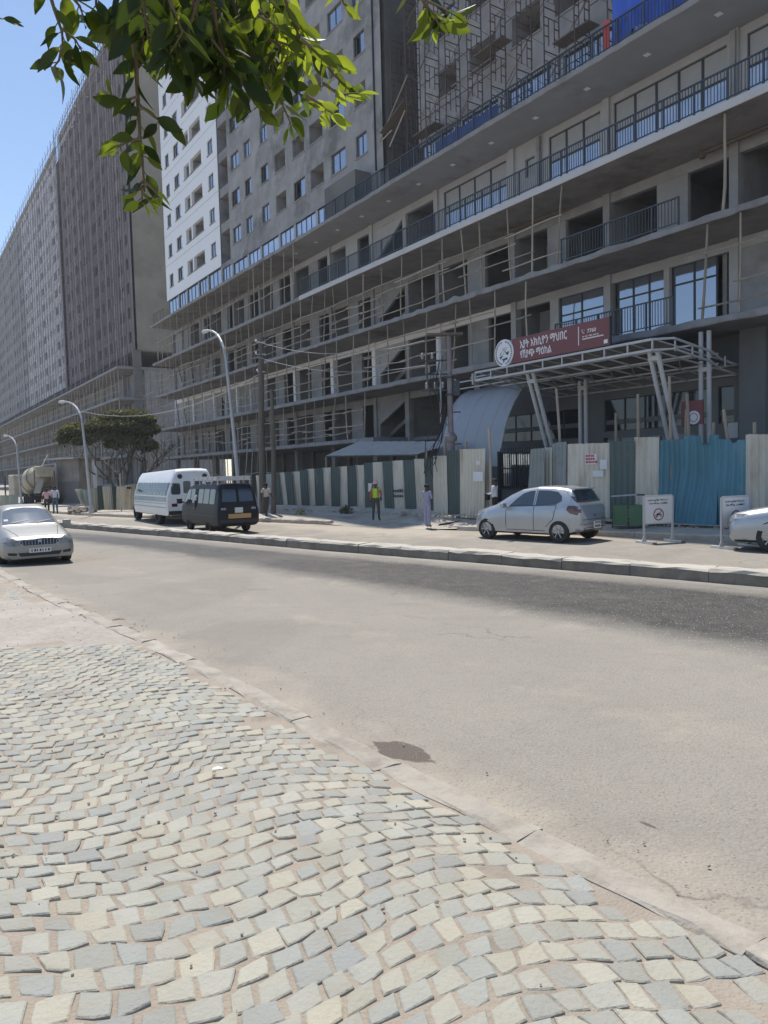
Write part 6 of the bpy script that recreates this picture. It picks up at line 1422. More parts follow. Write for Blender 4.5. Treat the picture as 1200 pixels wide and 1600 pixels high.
def person(label, loc, yaw, H=1.68, pose=None, top='c_white', trou='c_black', sleeve='long', cat='person', hairm='hair', hair='short', group=None, fem=False, sleeve_m=None, legs=True):
    T = thing('person', label, cat, loc, yaw, group); J = dict(
        pel=(0, 0, .95), wai=(0, .0, 1.06), che=(0, .0, 1.28), nec=(0, -.01, 1.45), hed=(0, .015, 1.56), top=(0, .01, 1.635),
        shL=(-.175, 0, 1.40), elL=(-.225, -.03, 1.13), wrL=(-.235, .05, .90), shR=(.175, 0, 1.40), elR=(.225, -.03, 1.13), wrR=(.235, .05, .90),
        hiL=(-.085, 0, .90), knL=(-.095, .015, .50), anL=(-.10, -.02, .10), toL=(-.115, .12, .035), hiR=(.085, 0, .90), knR=(.095, .015, .50), anR=(.10, -.02, .10), toR=(.115, .12, .035))
    J.update(pose or {}); k = H / 1.70
    rad = dict(pel=(.145, .115), wai=(.125, .10), che=(.15, .11), nec=(.052, .052), hed=(.082, .095), top=(.062, .072), shL=(.065, .065), shR=(.065, .065), elL=(.047, .047), elR=(.047, .047), wrL=(.031, .031), wrR=(.031, .031),
               hiL=(.092, .098), hiR=(.092, .098), knL=(.063, .066), knR=(.063, .066), anL=(.048, .05), anR=(.048, .05), toL=(.036, .032), toR=(.036, .032))
    if fem: rad.update(pel=(.165, .13), wai=(.125, .105), che=(.145, .12), hiL=(.10, .11), hiR=(.10, .11), knL=(.085, .085), knR=(.085, .085), anL=(.075, .075), anR=(.075, .075))
    E_ = [('pel', 'wai'), ('wai', 'che'), ('che', 'nec'), ('nec', 'hed'), ('hed', 'top'), ('che', 'shL'), ('shL', 'elL'), ('elL', 'wrL'), ('che', 'shR'), ('shR', 'elR'), ('elR', 'wrR'), ('pel', 'hiL'), ('hiL', 'knL'), ('knL', 'anL'), ('anL', 'toL'), ('pel', 'hiR'), ('hiR', 'knR'), ('knR', 'anR'), ('anR', 'toR')]
    if not legs: E_ = [e for e in E_ if not any(n[:2] in ('hi', 'kn', 'an', 'to') for n in e)]
    names = [n for n in J if any(n in e for e in E_)]; idx = {n: i for i, n in enumerate(names)}
    me = bpy.data.meshes.new('body'); me.from_pydata([tuple(Vector(J[n]) * k) for n in names], [(idx[a], idx[b]) for a, b in E_], []); o = bpy.data.objects.new('body', me); link(o)
    md = o.modifiers.new('skin', 'SKIN'); md.use_smooth_shade = True; sv = me.skin_vertices[0].data
    for n in names: sv[idx[n]].radius = (rad[n][0] * k, rad[n][1] * k); sv[idx[n]].use_root = (n == 'pel')
    sb = o.modifiers.new('sub', 'SUBSURF'); sb.levels = 2; sb.render_levels = 2
    dg = bpy.context.evaluated_depsgraph_get(); m2 = bpy.data.meshes.new_from_object(o.evaluated_get(dg)); o.modifiers.clear(); o.data = m2; bpy.data.meshes.remove(me); m2.name = 'body'; o.parent = T
    m2.materials.clear(); ml = ['skin', top, trou, 'shoe', sleeve_m or top]
    for m in ml: m2.materials.append(M[m])
    def seg(q, a, b):
        a = Vector(J[a]) * k; b = Vector(J[b]) * k; d = b - a; t = max(0, min(1, (q - a).dot(d) / d.length_squared)); return (q - a - d * t).length, t
    for p in m2.polygons:
        q = p.center; best = min(((seg(q, a, b)[0] - .5 * (rad[a][0] + rad[b][0]) * k * .6, (a, b), seg(q, a, b)[1]) for a, b in E_), key=lambda z: z[0]); a, b = best[1]; t = best[2]; mi = 1
        if (a, b) in (('nec', 'hed'), ('hed', 'top')): mi = 0
        elif (a, b) == ('che', 'nec'): mi = 1 if t < .75 else 0
        elif a[:2] == 'sh': mi = 4 if (sleeve == 'long' or t < .75) else 0
        elif a[:2] == 'el': mi = (4 if t < .9 else 0) if sleeve == 'long' else 0
        elif a[:2] in ('hi', 'kn'): mi = 2
        elif a[:2] == 'an': mi = 3
        elif (a, b)[1][:2] == 'hi': mi = 2
        elif (a, b) == ('pel', 'wai'): mi = 2 if t < .45 else 1
        p.material_index = mi
    m2.polygons.foreach_set('use_smooth', [True] * len(m2.polygons))
    for s in 'LR':
        e = Vector(J['el' + s]) * k; w = Vector(J['wr' + s]) * k; hand_mesh(T, w, w - e, .6)
    h = Vector(J['hed']) * k; mb = MB(); f = MB()
    f.obox(h + Vector((0, .098, -.005)) * k, .026, .03, .04); f.obox(h + Vector((-.085, .0, .0)) * k, .02, .04, .06); f.obox(h + Vector((.085, .0, .0)) * k, .02, .04, .06); f.build('face_features', M['skin'], T)
    f = MB(); f.obox(h + Vector((-.032, .088, .02)) * k, .022, .01, .01); f.obox(h + Vector((.032, .088, .02)) * k, .022, .01, .01); f.obox(h + Vector((0, .088, -.05)) * k, .045, .01, .008); f.build('eyes_and_mouth', M['hair'], T)
    if hair in ('short', 'bun'):
        for i in range(9): pass
        hm = MB(); n = 14; rings = []
        for j in range(6):
            a = j / 5 * math.pi * .56; rr = math.sin(a); zz = math.cos(a)
            for q in range(n): b = 2 * math.pi * q / n; front = math.sin(b) > .35; cut_ = .55 if front and j > 3 else 1; hm.v.append(tuple(h + Vector((math.cos(b) * rr * .096, math.sin(b) * rr * .108 - .008, zz * .105 * cut_ + .035 + (0.03 if front and j > 3 else 0))) * k))
        for j in range(5):
            for q in range(n): hm.f.append((j * n + q, j * n + (q + 1) % n, (j + 1) * n + (q + 1) % n, (j + 1) * n + q)); hm.m.append(0); hm.c.append(None)
        smooth_angle(hm.build('hair', M['hair'], T), 70)
        if hair == 'bun': b_ = MB(); b_.lathe([(.01, -.05), (.045, -.03), (.055, 0), (.045, .03), (.01, .05)], 10, tuple(h + Vector((0, -.09, .07)) * k)); smooth_angle(b_.build('hair_bun', M['hair'], T), 70)
    if hair == 'helmet':
        hm = MB(); hm.lathe([(.15, -.0), (.125, .012), (.12, .04), (.105, .085), (.07, .12), (.01, .135)], 16, tuple(h + Vector((0, 0, .025)) * k)); smooth_angle(hm.build('helmet', M['c_pink'], T), 50); hm = MB(); hm.obox(h + Vector((0, -.03, .165)) * k, .03, .17, .02); hm.build('helmet_rib', M['c_white'], T)
    return T, J, k
def yaw_to(px_dx, px_dy): return math.atan2(px_dy, px_dx) - math.pi / 2         # facing direction (dx,dy) in world for a figure that faces +y
walk = dict(knL=(-.09, .14, .52), anL=(-.09, .05, .13), toL=(-.1, .19, .10), knR=(.09, -.05, .50), anR=(.09, -.22, .12), toR=(.1, -.10, .035), elL=(-.24, -.1, 1.15), wrL=(-.25, -.08, .9), elR=(.24, .05, 1.14), wrR=(.24, .2, .95))
person('man in a cream shirt and dark trousers walking past the wooden poles', G(417, 808, .2), yaw_to(.45, .9), 1.62, walk, 'c_cream', 'c_grey', 'short')
T, J, k = person('site worker in lime vest, rust sleeves and pink helmet facing the tin fence', G(588, 814, .18), yaw_to(.2, 1), 1.63, dict(elR=(.24, -.02, 1.14), wrR=(.20, .12, .93), anL=(-.13, -.02, .10), toL=(-.15, .12, .035), anR=(.13, -.02, .10), toR=(.16, .12, .035), knL=(-.115, .015, .5), knR=(.115, .015, .5)), 'c_vest', 'c_grey', 'long', hair='helmet', sleeve_m='c_red')
mb = MB(); mb.box(-.15, -.10, -.128, -.118, 1.0, 1.42); mb.box(.10, .15, -.128, -.118, 1.0, 1.42); mb.build('vest_straps', M['c_red'], T); part_box('radio', M['dark_plastic'], T, .17, .24, -.02, .06, .86, .98)
person('woman in a lavender uniform with tied hair standing at the kerb', G(668, 824, .06), yaw_to(.75, .65), 1.64, dict(elL=(-.22, .05, 1.14), wrL=(-.02, .20, 1.10), elR=(.22, .05, 1.14), wrR=(.0, .17, 1.16), anL=(-.075, 0, .10), toL=(-.08, .14, .035), anR=(.075, 0, .10), toR=(.08, .14, .035), knL=(-.08, .01, .5), knR=(.08, .01, .5)), 'c_lav', 'c_lav', 'long', hair='bun', fem=True)
T, J, k = person('man in a white shirt and black trousers carrying a black bag by the gate', G(774, 818, .2), yaw_to(-.85, .45), 1.66, dict(elL=(-.2, .03, 1.14), wrL=(-.16, .24, 1.12), elR=(.2, .03, 1.14), wrR=(.14, .24, 1.10)), 'c_white', 'c_black', 'long')
bg = MB(); bg.box(-.16, .16, .22, .34, .86, 1.10); b_ = bg.build('black_bag', M['c_black'], None); b_.matrix_world = Matrix.Translation(T.location) @ Matrix.Rotation(T.rotation_euler.z, 4, 'Z'); tag(b_, 'black bag held in front by the man in the white shirt', 'bag'); md = b_.modifiers.new('b', 'BEVEL'); md.width = .03; md.segments = 2
s_, z_ = Fb(347, 650, .3)
person('left of two dark clothed people standing on the open floor above the bus', W(s_, .35, ZD + .25), RB + yaw_to(.3, -1), 1.72, dict(elL=(-.3, -.02, 1.18), wrL=(-.14, .12, 1.02)), 'c_dark', 'c_black', 'long')
s_, z_ = Fb(358, 649, .3)
person('right of two dark clothed people standing on the open floor above the bus', W(s_, .4, ZD + .25), RB + yaw_to(-.3, -1), 1.72, dict(elR=(.3, -.02, 1.18), wrR=(.14, .12, 1.02)), 'c_black', 'c_dark', 'long')
for (px, lab, tp) in ((923, 'person in a teal shirt half hidden behind the cream tin fence', 'c_teal'), (947, 'tallest person in dark clothes behind the tin fence under the canopy', 'c_dark'), (964, 'person in dark clothes at the right, behind the dark green fence sheet', 'c_black')):
    s_, _ = Fb(px, 690, 1.2); zz = 1.55 if px != 947 else 1.75; o_ = W(s_, 1.2, .42); T, _, _ = person(lab, o_ + Vector((0, 0, .0)), RB + yaw_to(-.4, -1), zz * 1.0, None, tp, 'c_black', 'long'); T.location.z = Fb(px, 683 if px == 947 else 692, 1.2)[1] - zz * .965
dk = MB(); s_a, _ = Fb(905, 690, 1.2); s_b, _ = Fb(975, 690, 1.2); zt_ = min(o.location.z for o in COL.objects if o.name.startswith('person') and 'behind' in o['label']); 
for o in [o for o in COL.objects if o.name.startswith('person') and 'behind' in o['label']]: o.location.z = zt_ if abs(o.location.z - zt_) < .35 else o.location.z
pl_ = bld; part_box('entrance_landing', M['concrete'], pl_, s_a - 2, s_b + 2.4, .5, IN - .01, .41, zt_)
T, J, k = person('passenger in a white shirt leaning at the open minibus window', van.matrix_world.translation if False else van.location, van.rotation_euler.z, 1.6, dict(), 'c_white', 'c_black', 'short', legs=False)
lvx = Vector((math.cos(van.rotation_euler.z), math.sin(van.rotation_euler.z), 0)); lvy = Vector((-lvx.y, lvx.x, 0)); T.location = van.location + lvx * .2 + lvy * .62 + Vector((0, 0, .12)); T.rotation_euler = (0, 0, van.rotation_euler.z - math.pi / 2)
person('man in a white shirt standing beside the cement mixer truck', G(87, 803, .15), yaw_to(.2, -1), 1.7, None, 'c_white', 'c_teal', 'long')
person('person in a red and white top beside the mixer truck, partly behind the sedan', G(74, 804, .15), yaw_to(.6, -.8), 1.6, None, 'c_pink', 'c_dark', 'short')

# ------------------------------------------------------------------ acacia tree
ab = at_depth(196, 790, 57); ab.z = .2; ac = thing('acacia_tree', 'flat topped acacia tree with dark crooked trunks behind the tin fence', 'tree', ab)
r = random.Random(19); mb = MB(); tips = []
def limb(p, d, L, rad, depth):
    pts = [p]; q = p.copy(); dd = d.normalized()
    for i in range(4): dd = (dd + Vector((r.uniform(-.22, .22), r.uniform(-.22, .22), r.uniform(-.08, .16)))).normalized(); q = q + dd * L / 4; pts.append(q.copy())
    mb.tube(pts, [rad * (1 - .14 * i) for i in range(5)], 7 if depth < 2 else 5)
    if depth < 4:
        for k in range(r.choice((2, 3, 3))): a = Vector((r.uniform(-1, 1), r.uniform(-1, 1), r.uniform(.0, .55))); limb(q, (dd * .75 + a * .85), L * r.uniform(.62, .8), rad * .58, depth + 1)
    else: tips.append(q)
for (dx, dy, lean) in ((-.25, 0, -.55), (.05, .1, .02), (.3, 0, .25), (.0, -.2, -.15), (.15, .2, .6)): limb(Vector((dx, dy, -.1)), Vector((lean, r.uniform(-.35, .35), 1)), 2.3, .17, 0)
smooth_angle(mb.build('trunk', M['bark'], ac), 60)
cr = MB(); q57 = (ab - CAM).dot(F)
pads = [(118, 678, 22, 15), (100, 690, 10, 9), (140, 684, 16, 13), (165, 668, 24, 16), (190, 655, 30, 13), (215, 658, 24, 14), (200, 672, 34, 12), (172, 685, 22, 12), (225, 676, 18, 12), (152, 672, 18, 12), (228, 700, 16, 14), (240, 672, 9, 9), (205, 690, 22, 12), (180, 697, 14, 9), (130, 692, 14, 9), (190, 668, 40, 14)]
for (px, py, rx_, ry_) in pads:
    c = at_depth(px, py, q57) - ab; rx = rx_ / FOC * q57; rz = ry_ / FOC * q57
    rx *= 1.12; rz *= 1.2
    for i in range(int(1700 * rx * rz / 1.0)):
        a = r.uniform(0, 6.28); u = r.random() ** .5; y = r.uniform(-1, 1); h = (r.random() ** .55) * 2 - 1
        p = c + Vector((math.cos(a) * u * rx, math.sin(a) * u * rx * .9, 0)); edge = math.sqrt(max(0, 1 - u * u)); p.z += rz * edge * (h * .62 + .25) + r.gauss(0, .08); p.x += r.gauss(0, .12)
        t = max(0, min(1, .35 + .4 * h + r.uniform(-.3, .3))); cr.col = (t, t, t); s = r.uniform(.07, .15); n1 = Vector((r.uniform(-1, 1), r.uniform(-1, 1), r.uniform(-.4, .9))).normalized(); x = n1.orthogonal().normalized() * s; y_ = n1.cross(x).normalized() * s * r.uniform(.35, .8)  # tint rises with height: sunlit tops and shaded undersides put into leaf colour
        cr.add([p - x - y_, p + x - y_ * .4, p + x * .7 + y_, p - x * .6 + y_], [(0, 1, 2, 3)])
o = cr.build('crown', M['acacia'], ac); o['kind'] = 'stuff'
# low shrub and rubble along the fence foot
def weeds(label, p, n, w, h, seed, name='shrub', cat='plant'):
    r = random.Random(seed); T = thing(name, label, cat, p); c = MB(); st = MB()
    for i in range(n):
        a = r.uniform(0, 6.28); d = r.random() * w; q = Vector((math.cos(a) * d, math.sin(a) * d, h * r.random() * (1 - .5 * d / w))); t = r.random(); c.col = (t, t, t); s = r.uniform(.02, .05); x = Vector((r.uniform(-1, 1), r.uniform(-1, 1), r.uniform(-1, 1))).normalized() * s; y = x.orthogonal().normalized() * s * .6; c.add([q - x, q + y, q + x, q - y], [(0, 1, 2, 3)])
    for i in range(9): a = r.uniform(0, 6.28); st.tube([(0, 0, -.02), (math.cos(a) * w * .5, math.sin(a) * w * .5, h * .8)], .008, 4)
    st.build('stems', M['twig'], T); o = c.build('foliage', M['shrub'], T, kind='stuff')
weeds('low dusty green shrub at the foot of the striped fence', G(541, 803, .35), 420, .34, .42, 3)
weeds('small weed clump at the foot of the striped fence left of the shrub', G(470, 804, .38), 200, .3, .22, 4)
r = random.Random(41); rub = MB()
for i in range(700):
    s = r.uniform(-14, 9); d = fence_d(s) - r.uniform(.0, 1.1) ** 1.6; sz = r.uniform(.02, .09) * (1.5 if r.random() < .08 else 1); p = W(s, d, .36 + sz * .2); rub.obox(p, sz, sz * r.uniform(.6, 1.3), sz * .7, Matrix.Rotation(r.uniform(0, 6), 3, 'Z') @ Matrix.Rotation(r.uniform(-.6, .6), 3, 'X'))
for i in range(260):
    s = r.uniform(9, 20); d = fence_d(s) - r.uniform(.0, 1.0); sz = r.uniform(.015, .05); p = W(s, d, .30); rub.obox(p, sz, sz, sz * .7, Matrix.Rotation(r.uniform(0, 6), 3, 'Z'))
rub.build('rubble', M['pave_far'], kind='stuff')
mo = MB(); nx, ny = 60, 8                                              # dirt bank along the striped fence
for i in range(nx + 1):
    s = -15 + 23 * i / nx
    for j in range(ny + 1):
        t = j / ny; d = fence_d(s) - 1.5 * (1 - t); hgt = -.12 + (.36 * t ** 1.2 + .07 * noise.noise(Vector((s * 1.3, t * 2, 3)))) * min(1, (8 - s) / 2, (s + 15) / 2) ; p = W(s, d, -.08 if j == 0 else (.30 + max(-.1, hgt)) * (1 - .5 * (1 - t) * max(0, min(1, (s - 1) / 2)))); mo.v.append(tuple(p))
for i in range(nx):
    for j in range(ny): k = i * (ny + 1) + j; mo.f.append((k, k + ny + 1, k + ny + 2, k + 1)); mo.m.append(0); mo.c.append(None)
o = smooth_angle(mo.build('dirt_bank', M['pave_far']), 80); struct(o)
def rock(label, p, sx, sy, sz, seed, m='stone', name='stone_slab', cat='stone'):
    r = random.Random(seed); bm = bmesh.new(); bmesh.ops.create_icosphere(bm, subdivisions=2, radius=1)
    for v in bm.verts: f = 1 + .22 * noise.noise(v.co * 1.7 + Vector((seed, 0, 0))); v.co = Vector((v.co.x * sx * f, v.co.y * sy * f, max(-.25, v.co.z) * sz * f))
    me = bpy.data.meshes.new(name); bm.to_mesh(me); bm.free(); me.materials.append(M[m]); o = link(bpy.data.objects.new(name, me)); o.location = p + Vector((0, 0, sz * .22)); o.rotation_euler = (0, 0, r.uniform(0, 3)); smooth_angle(o, 25); return tag(o, label, cat)
rock('dark flat stone slab lying before the dented blue fence sheet', G(1080, 819, .28), .26, .14, .14, 2)
rock('dark broken stone at the foot of the blue sheet, right of the flat slab', G(1106, 817, .28), .13, .1, .12, 3); rock('black plastic bundle behind the right barrier sign', G(1157, 821, .25), .18, .14, .2, 4, 'dark_plastic', 'plastic_bundle', 'bundle')

# ------------------------------------------------------------------ barrier signs, bin, shed, kiosk
def barrier(label, fl, fr_):
    a, b = G(*fl), G(*fr_); d = flat(b - a); wd = d.length; T = thing('barrier_sign', label, 'sign', a, YAW(d), 'no motorcycle barrier signs by the tin fence'); H = 1.32
    for x in (.03, wd - .03):
        MB().box(x - .025, x + .025, -.025, .025, .05, H).build('leg', M['white_steel'], T); MB().box(x - .035, x + .035, -.42, .34, .0, .055).build('foot_bar', M['signboard'], T); MB().prism([(x - .08, .05), (x + .08, .05), (x + .02, .2), (x - .02, .2)], lambda x_, y_, t: (x_, t, y_), -.012, .012).build('gusset', M['white_steel'], T)
    part_box('foot_cap', M['stone'], T, wd - .075, wd + .015, -.50, -.425, .0, .06); part_box('foot_cap', M['stone'], T, -.015, .075, -.50, -.425, .0, .06)
    bd = part_box('board', M['signboard'], T, .055, wd - .055, -.014, .010, .56, H - .01); part_box('top_rail', M['white_steel'], T, .056, wd - .056, -.022, .018, H - .009, H + .03); part_box('bottom_rail', M['white_steel'], T, .056, wd - .056, -.022, .018, .53, .559)
    y = -.0185; cx = wd / 2 + .0; cz = .80
    o = MB(); o.lathe([(.145, -.003), (.172, -.003), (.172, .003), (.145, .003)], 32, (cx, y, cz), 'y', cap=False); o.bar((cx + .1, y, cz + .11), (cx - .1, y, cz - .11), .028, .005); o.build('prohibition_ring', M['red_print'], T)
    o = MB()
    for q in (-.072, .072): o.lathe([(.022, -.002), (.036, -.002), (.036, .002), (.022, .002)], 14, (cx + q, y, cz - .03), 'y', cap=False)
    o.prism([(cx - .07, cz - .03), (cx - .05, cz + .03), (cx + .04, cz + .035), (cx + .075, cz - .03), (cx + .03, cz - .01), (cx - .03, cz - .025)], lambda a_, b_, t: (a_, t, b_), y - .002, y + .002); o.bar((cx + .06, y, cz - .02), (cx + .03, y, cz + .055), .012, .004); o.build('motorcycle_symbol', M['ink'], T)
    r = random.Random(7); o = MB()
    for (z, x0, x1) in ((1.185, .15, wd - .15), (1.095, .17, wd - .22)):                # two rows of worn, unreadable lettering
        x = x0
        while x < x1:
            w = r.uniform(.022, .036); h = r.uniform(.03, .055); z0_ = z + r.uniform(-.012, .008)
            if r.random() < .85: o.box(x, x + w * .4, y - .002, y + .002, z0_, z0_ + h); o.box(x, x + w, y - .002, y + .002, z0_ + h * r.choice((.2, .8)), z0_ + h * .98)
            x += w + .012
    o.build('sign_lettering', M['ink'], T, kind='stuff'); return T
barrier('white no motorcycle barrier sign standing between the hatchback and the right edge', (1005, 849), (1052, 846)); barrier('white no motorcycle barrier sign half hidden by the car at the right edge', (1126, 857), (1172, 853))
bp = G(957, 824, .22); T = thing('waste_bin', 'green twin waste bin on a frame beside the parked hatchback', 'bin', bp, YAW(flat(G(1003, 824, .22) - bp)))
for x in (0.02, .52): part_box('container', M['bin_green'], T, x, x + .44, -.2, .22, .08, .72)
for x in (.0, .49, .98): part_box('frame_post', M['frame'], T, x - .018, x + .018, -.225, -.205, .0, 1.0)
MB().obox((.36, 0, 1.03), .78, .5, .03, Matrix.Rotation(-.06, 3, 'Y')).build('lid', M['galv'], T); MB().obox((.86, .05, 1.04), .26, .4, .04).build('lid', M['dark_plastic'], T); part_box('base_bar', M['frame'], T, -.02, 1.0, -.23, -.2, .02, .06)
for k in range(6): part_box('latch', M['galv'], T, .465 + .05 * (k % 2), .485 + .05 * (k % 2), -.235, -.226, .34 + .1 * (k // 2), .37 + .1 * (k // 2))
sh = local_thing('site_shed', 'low grey tin roofed site shed behind the striped fence', 'shed', -3.2, -4.2, .4)
def roof_quad(pts, m, name, parent, th=.04, n=16):
    mb = MB(); a, b, c, d = [Vector(p) for p in pts]; vs = []
    for i in range(n + 1):
        t = i / n; off = Vector((0, 0, .03 if i % 2 else 0)); vs += [a.lerp(b, t) + off, d.lerp(c, t) + off]
    mb.add(vs, [(2 * i, 2 * i + 2, 2 * i + 3, 2 * i + 1) for i in range(n)]); return mb.build(name, M[m], parent)
sA = Fb(507, 713, -4.2); sB = Fb(648, 711, -4.2); sC = Fb(716, 690, -2.0); sD = Fb(560, 690, -2.0); L_ = lambda q, d: (q[0] + 3.2, d + 4.2, q[1] - .4)
roof_quad([L_(sA, -4.2), L_(sB, -4.2), L_(sC, -2.0), L_(sD, -2.0)], 'tin_roof', 'roof_sheet', sh, n=22)
for (q, d) in ((sA, -4.1), (sB, -4.1), (sC, -2.1), (sD, -2.1)): p = L_(q, d); MB().tube([(p[0], p[1], -.1), (p[0], p[1], p[2])], .06, 6).build('post', M['pole'], sh)
part_box('wall', M['tin_grey'], sh, sA[0] + 4.2, sB[0] + 2.9, .9, .95, 0, 2.0); MB().bar(L_(sA, -4.15), L_(sB, -4.15), .07).build('eave_beam', M['wood_dark'], sh)
kb = at_depth(108, 800, 60); kb.z = .1; ki = thing('kiosk', 'half built grey block kiosk with a flat tin roof by the mixer truck', 'kiosk', kb, R(-40)); 
part_box('side_wall', M['soffit'], ki, -1.6, 1.9, 0, .2, 0, 3.7); part_box('back_wall', M['room'], ki, -1.6, -1.4, .2, 3, 0, 3.7); part_box('dado', M['return_wall'], ki, -1.65, 1.95, -.04, -.003, 0, 1.9); part_box('painted_jamb', M['white_wall'], ki, -1.9, -1.61, -.1, .1, 0, 3.5)
MB().obox((.2, .9, 3.85), 5.0, 3.4, .1, Matrix.Rotation(.05, 3, 'X')).build('roof', M['tin_roof'], ki); part_box('block_pier', M['plaster_light'], ki, 3.6, 4.3, .2, .6, 0, 3.6); part_box('beam', M['wood_dark'], ki, 1.9, 4.4, .2, .5, 3.45, 3.7)
MB().box(-3.8, -2.2, .5, .6, 0, 3.0).build('notice_panel', M['plaster_light'], ki)
r = random.Random(4); mb = MB()
for i in range(60): p = G(r.uniform(110, 150), r.uniform(794, 800), .2); s = r.uniform(.1, .35); mb.obox(p, s, s, s * .6, Matrix.Rotation(r.uniform(0, 3), 3, 'Z') @ Matrix.Rotation(.4, 3, 'X'))
mb.build('rubble', M['stone'], kind='stuff')

# ------------------------------------------------------------------ overhanging street tree: trunk behind the viewer, leafy sprays hanging into view
tb = Vector((3.2, -3.0, .5)); tr = thing('street_tree', 'glossy leaved street tree whose sprays hang into the top of the view', 'tree', tb)
def tp3(px, py, q): return at_depth(px, py, q) - tb
bough = MB(); hub = Vector((-1.2, 2.7, 6.2)) - tb
bough.tube([(0, 0, -.2), (-.1, .1, 2.0), (-.6, .8, 3.6), (-1.4, 2.0, 4.6), tuple(Vector((.2, 2.2, 5.4)) - tb), tuple(Vector((-.5, 2.7, 5.3)) - tb)], [.17, .14, .12, .09, .06, .03], 8); smooth_angle(bough.build('trunk', M['bark'], tr), 60)
def leaf_mesh(r, L, t):
    n = 7; vs = []; w = L * r.uniform(.21, .28); fold = r.uniform(.15, .5); droop = r.uniform(-.05, .3); tw = r.uniform(-.3, .3)
    for i in range(n):
        u = i / (n - 1); ww = w * (math.sin(math.pi * u ** .85) ** .8) * (1 if u < .6 else (1 - (u - .6) * .5)) if 0 < i < n - 1 else 0.002; z = -droop * L * u * u; a = tw * u
        for sx in (-1, 0, 1): x = sx * ww; vs.append((x * math.cos(a), u * L, z + abs(sx) * ww * fold + x * math.sin(a)))
    fs = []
    for i in range(n - 1):
        for k in (0, 1): a = i * 3 + k; fs.append((a, a + 1, a + 4, a + 3))
    mb = MB(); mb.col = (t, t, t); mb.add(vs, fs); me = mb.mesh('leaf', M['leaf'], True); return me
r = random.Random(23); LV = {}
for cls, tt in (('d', (.0, .18)), ('m', (.2, .5)), ('b', (.65, 1.0))): LV[cls] = [leaf_mesh(r, .1, r.uniform(*tt)) for _ in range(8)]  # leaf tones: natural greens, with crown shade and sun put into the colour
nleaf = [0]; more_leaves = MB()
def leaf(p, d, L, cls):
    d = d.normalized(); up = Vector((r.uniform(-1, 1), r.uniform(-1, .4), r.uniform(-.5, 1))); x = d.cross(up)
    if x.length < .1: x = Vector((1, 0, 0))
    x.normalize(); z = x.cross(d); m3 = Matrix((x, d, z)).transposed(); s = L / .1 * 1.28; mt_ = Matrix.Translation(p) @ m3.to_4x4() @ Matrix.Diagonal((s, s, s, 1)); me_ = r.choice(LV[cls]); nleaf[0] += 1
    if nleaf[0] <= 296: o = inst('leaf', me_, tr); o.matrix_local = mt_
    else: more_leaves.xf = mt_; t = me_.attributes['tint'].data[0].color[0]; more_leaves.col = (t, t, t); more_leaves.add([v.co for v in me_.vertices], [tuple(q_.vertices) for q_ in me_.polygons])
tw = MB()
def spray(path, q, n, cls, L=(.06, .1), rad=.006, both=True, spread=.75, tipn=2):
    """a twig along image points at distance q with leaves on both sides"""
    pts = [tp3(x, y, q + (dq if (dq := (i * .05)) else 0)) for i, (x, y) in enumerate(path)]
    tw.tube(pts, [rad * (1.2 - .9 * i / max(1, len(pts) - 1)) + .0015 for i in range(len(pts))], 5); tot = len(pts) - 1
    for k in range(n):
        t = (k + .4 + r.uniform(-.2, .2)) / n * tot; i = min(int(t), tot - 1); f = t - i; p = pts[i].lerp(pts[i + 1], f); d = (pts[i + 1] - pts[i]).normalized(); side_ = RX * (1 if k % 2 else -1) + F * r.uniform(-.6, .6)
        dd = d * r.uniform(.3, .9) + side_ * spread * r.uniform(.6, 1.1) + Vector((0, 0, -.45)) * r.random(); pe = p + dd.normalized() * .018; tw.tube([p, pe], .0022, 4); c = r.choice(cls); leaf(pe, dd, r.uniform(*L) * (.8 if c == 'b' else 1), c)
    for k in range(tipn): d = (pts[-1] - pts[-2]).normalized(); leaf(pts[-1], d + RX * r.uniform(-.7, .7) + F * r.uniform(-.5, .5), r.uniform(*L) * .85, cls[-1])
D, MM, BB = 'd', 'm', 'b'
spray([(205, 40), (213, 100), (216, 160), (219, 215), (223, 250), (226, 300)], 2.55, 18, 'dddddm', (.055, .088), .007, tipn=0)
spray([(222, 215), (200, 222), (178, 232)], 2.6, 4, 'mm', (.05, .08), .003); spray([(226, 280), (215, 292), (208, 305)], 2.62, 3, 'dmb', (.05, .07), .003); spray([(228, 285), (240, 296), (248, 308)], 2.6, 3, 'db', (.06, .08), .003)
spray([(222, 290), (222, 315)], 2.63, 3, 'bb', (.06, .075), .003); spray([(216, 150), (195, 158), (175, 150)], 2.6, 4, 'ddm', (.06, .085), .003); spray([(218, 165), (245, 185), (262, 195)], 2.6, 4, 'dmm', (.05, .08), .003)
spray([(72, -30), (85, 15), (97, 50), (98, 75)], 2.5, 5, 'ddm', (.05, .08), .005, tipn=1); spray([(97, 45), (118, 62), (128, 80)], 2.5, 5, 'ddm', (.06, .09), .003); spray([(97, 70), (92, 95), (84, 105)], 2.5, 4, 'ddm', (.06, .09), .003); spray([(100, -20), (125, 10), (130, 25)], 2.55, 5, 'dmm', (.07, .10), .004); spray([(150, -30), (150, 10), (160, 30)], 2.6, 5, 'dmm', (.06, .09), .004)
spray([(-40, 20), (-12, 24), (4, 30)], 2.5, 2, 'd', (.05, .06), .003, tipn=1)
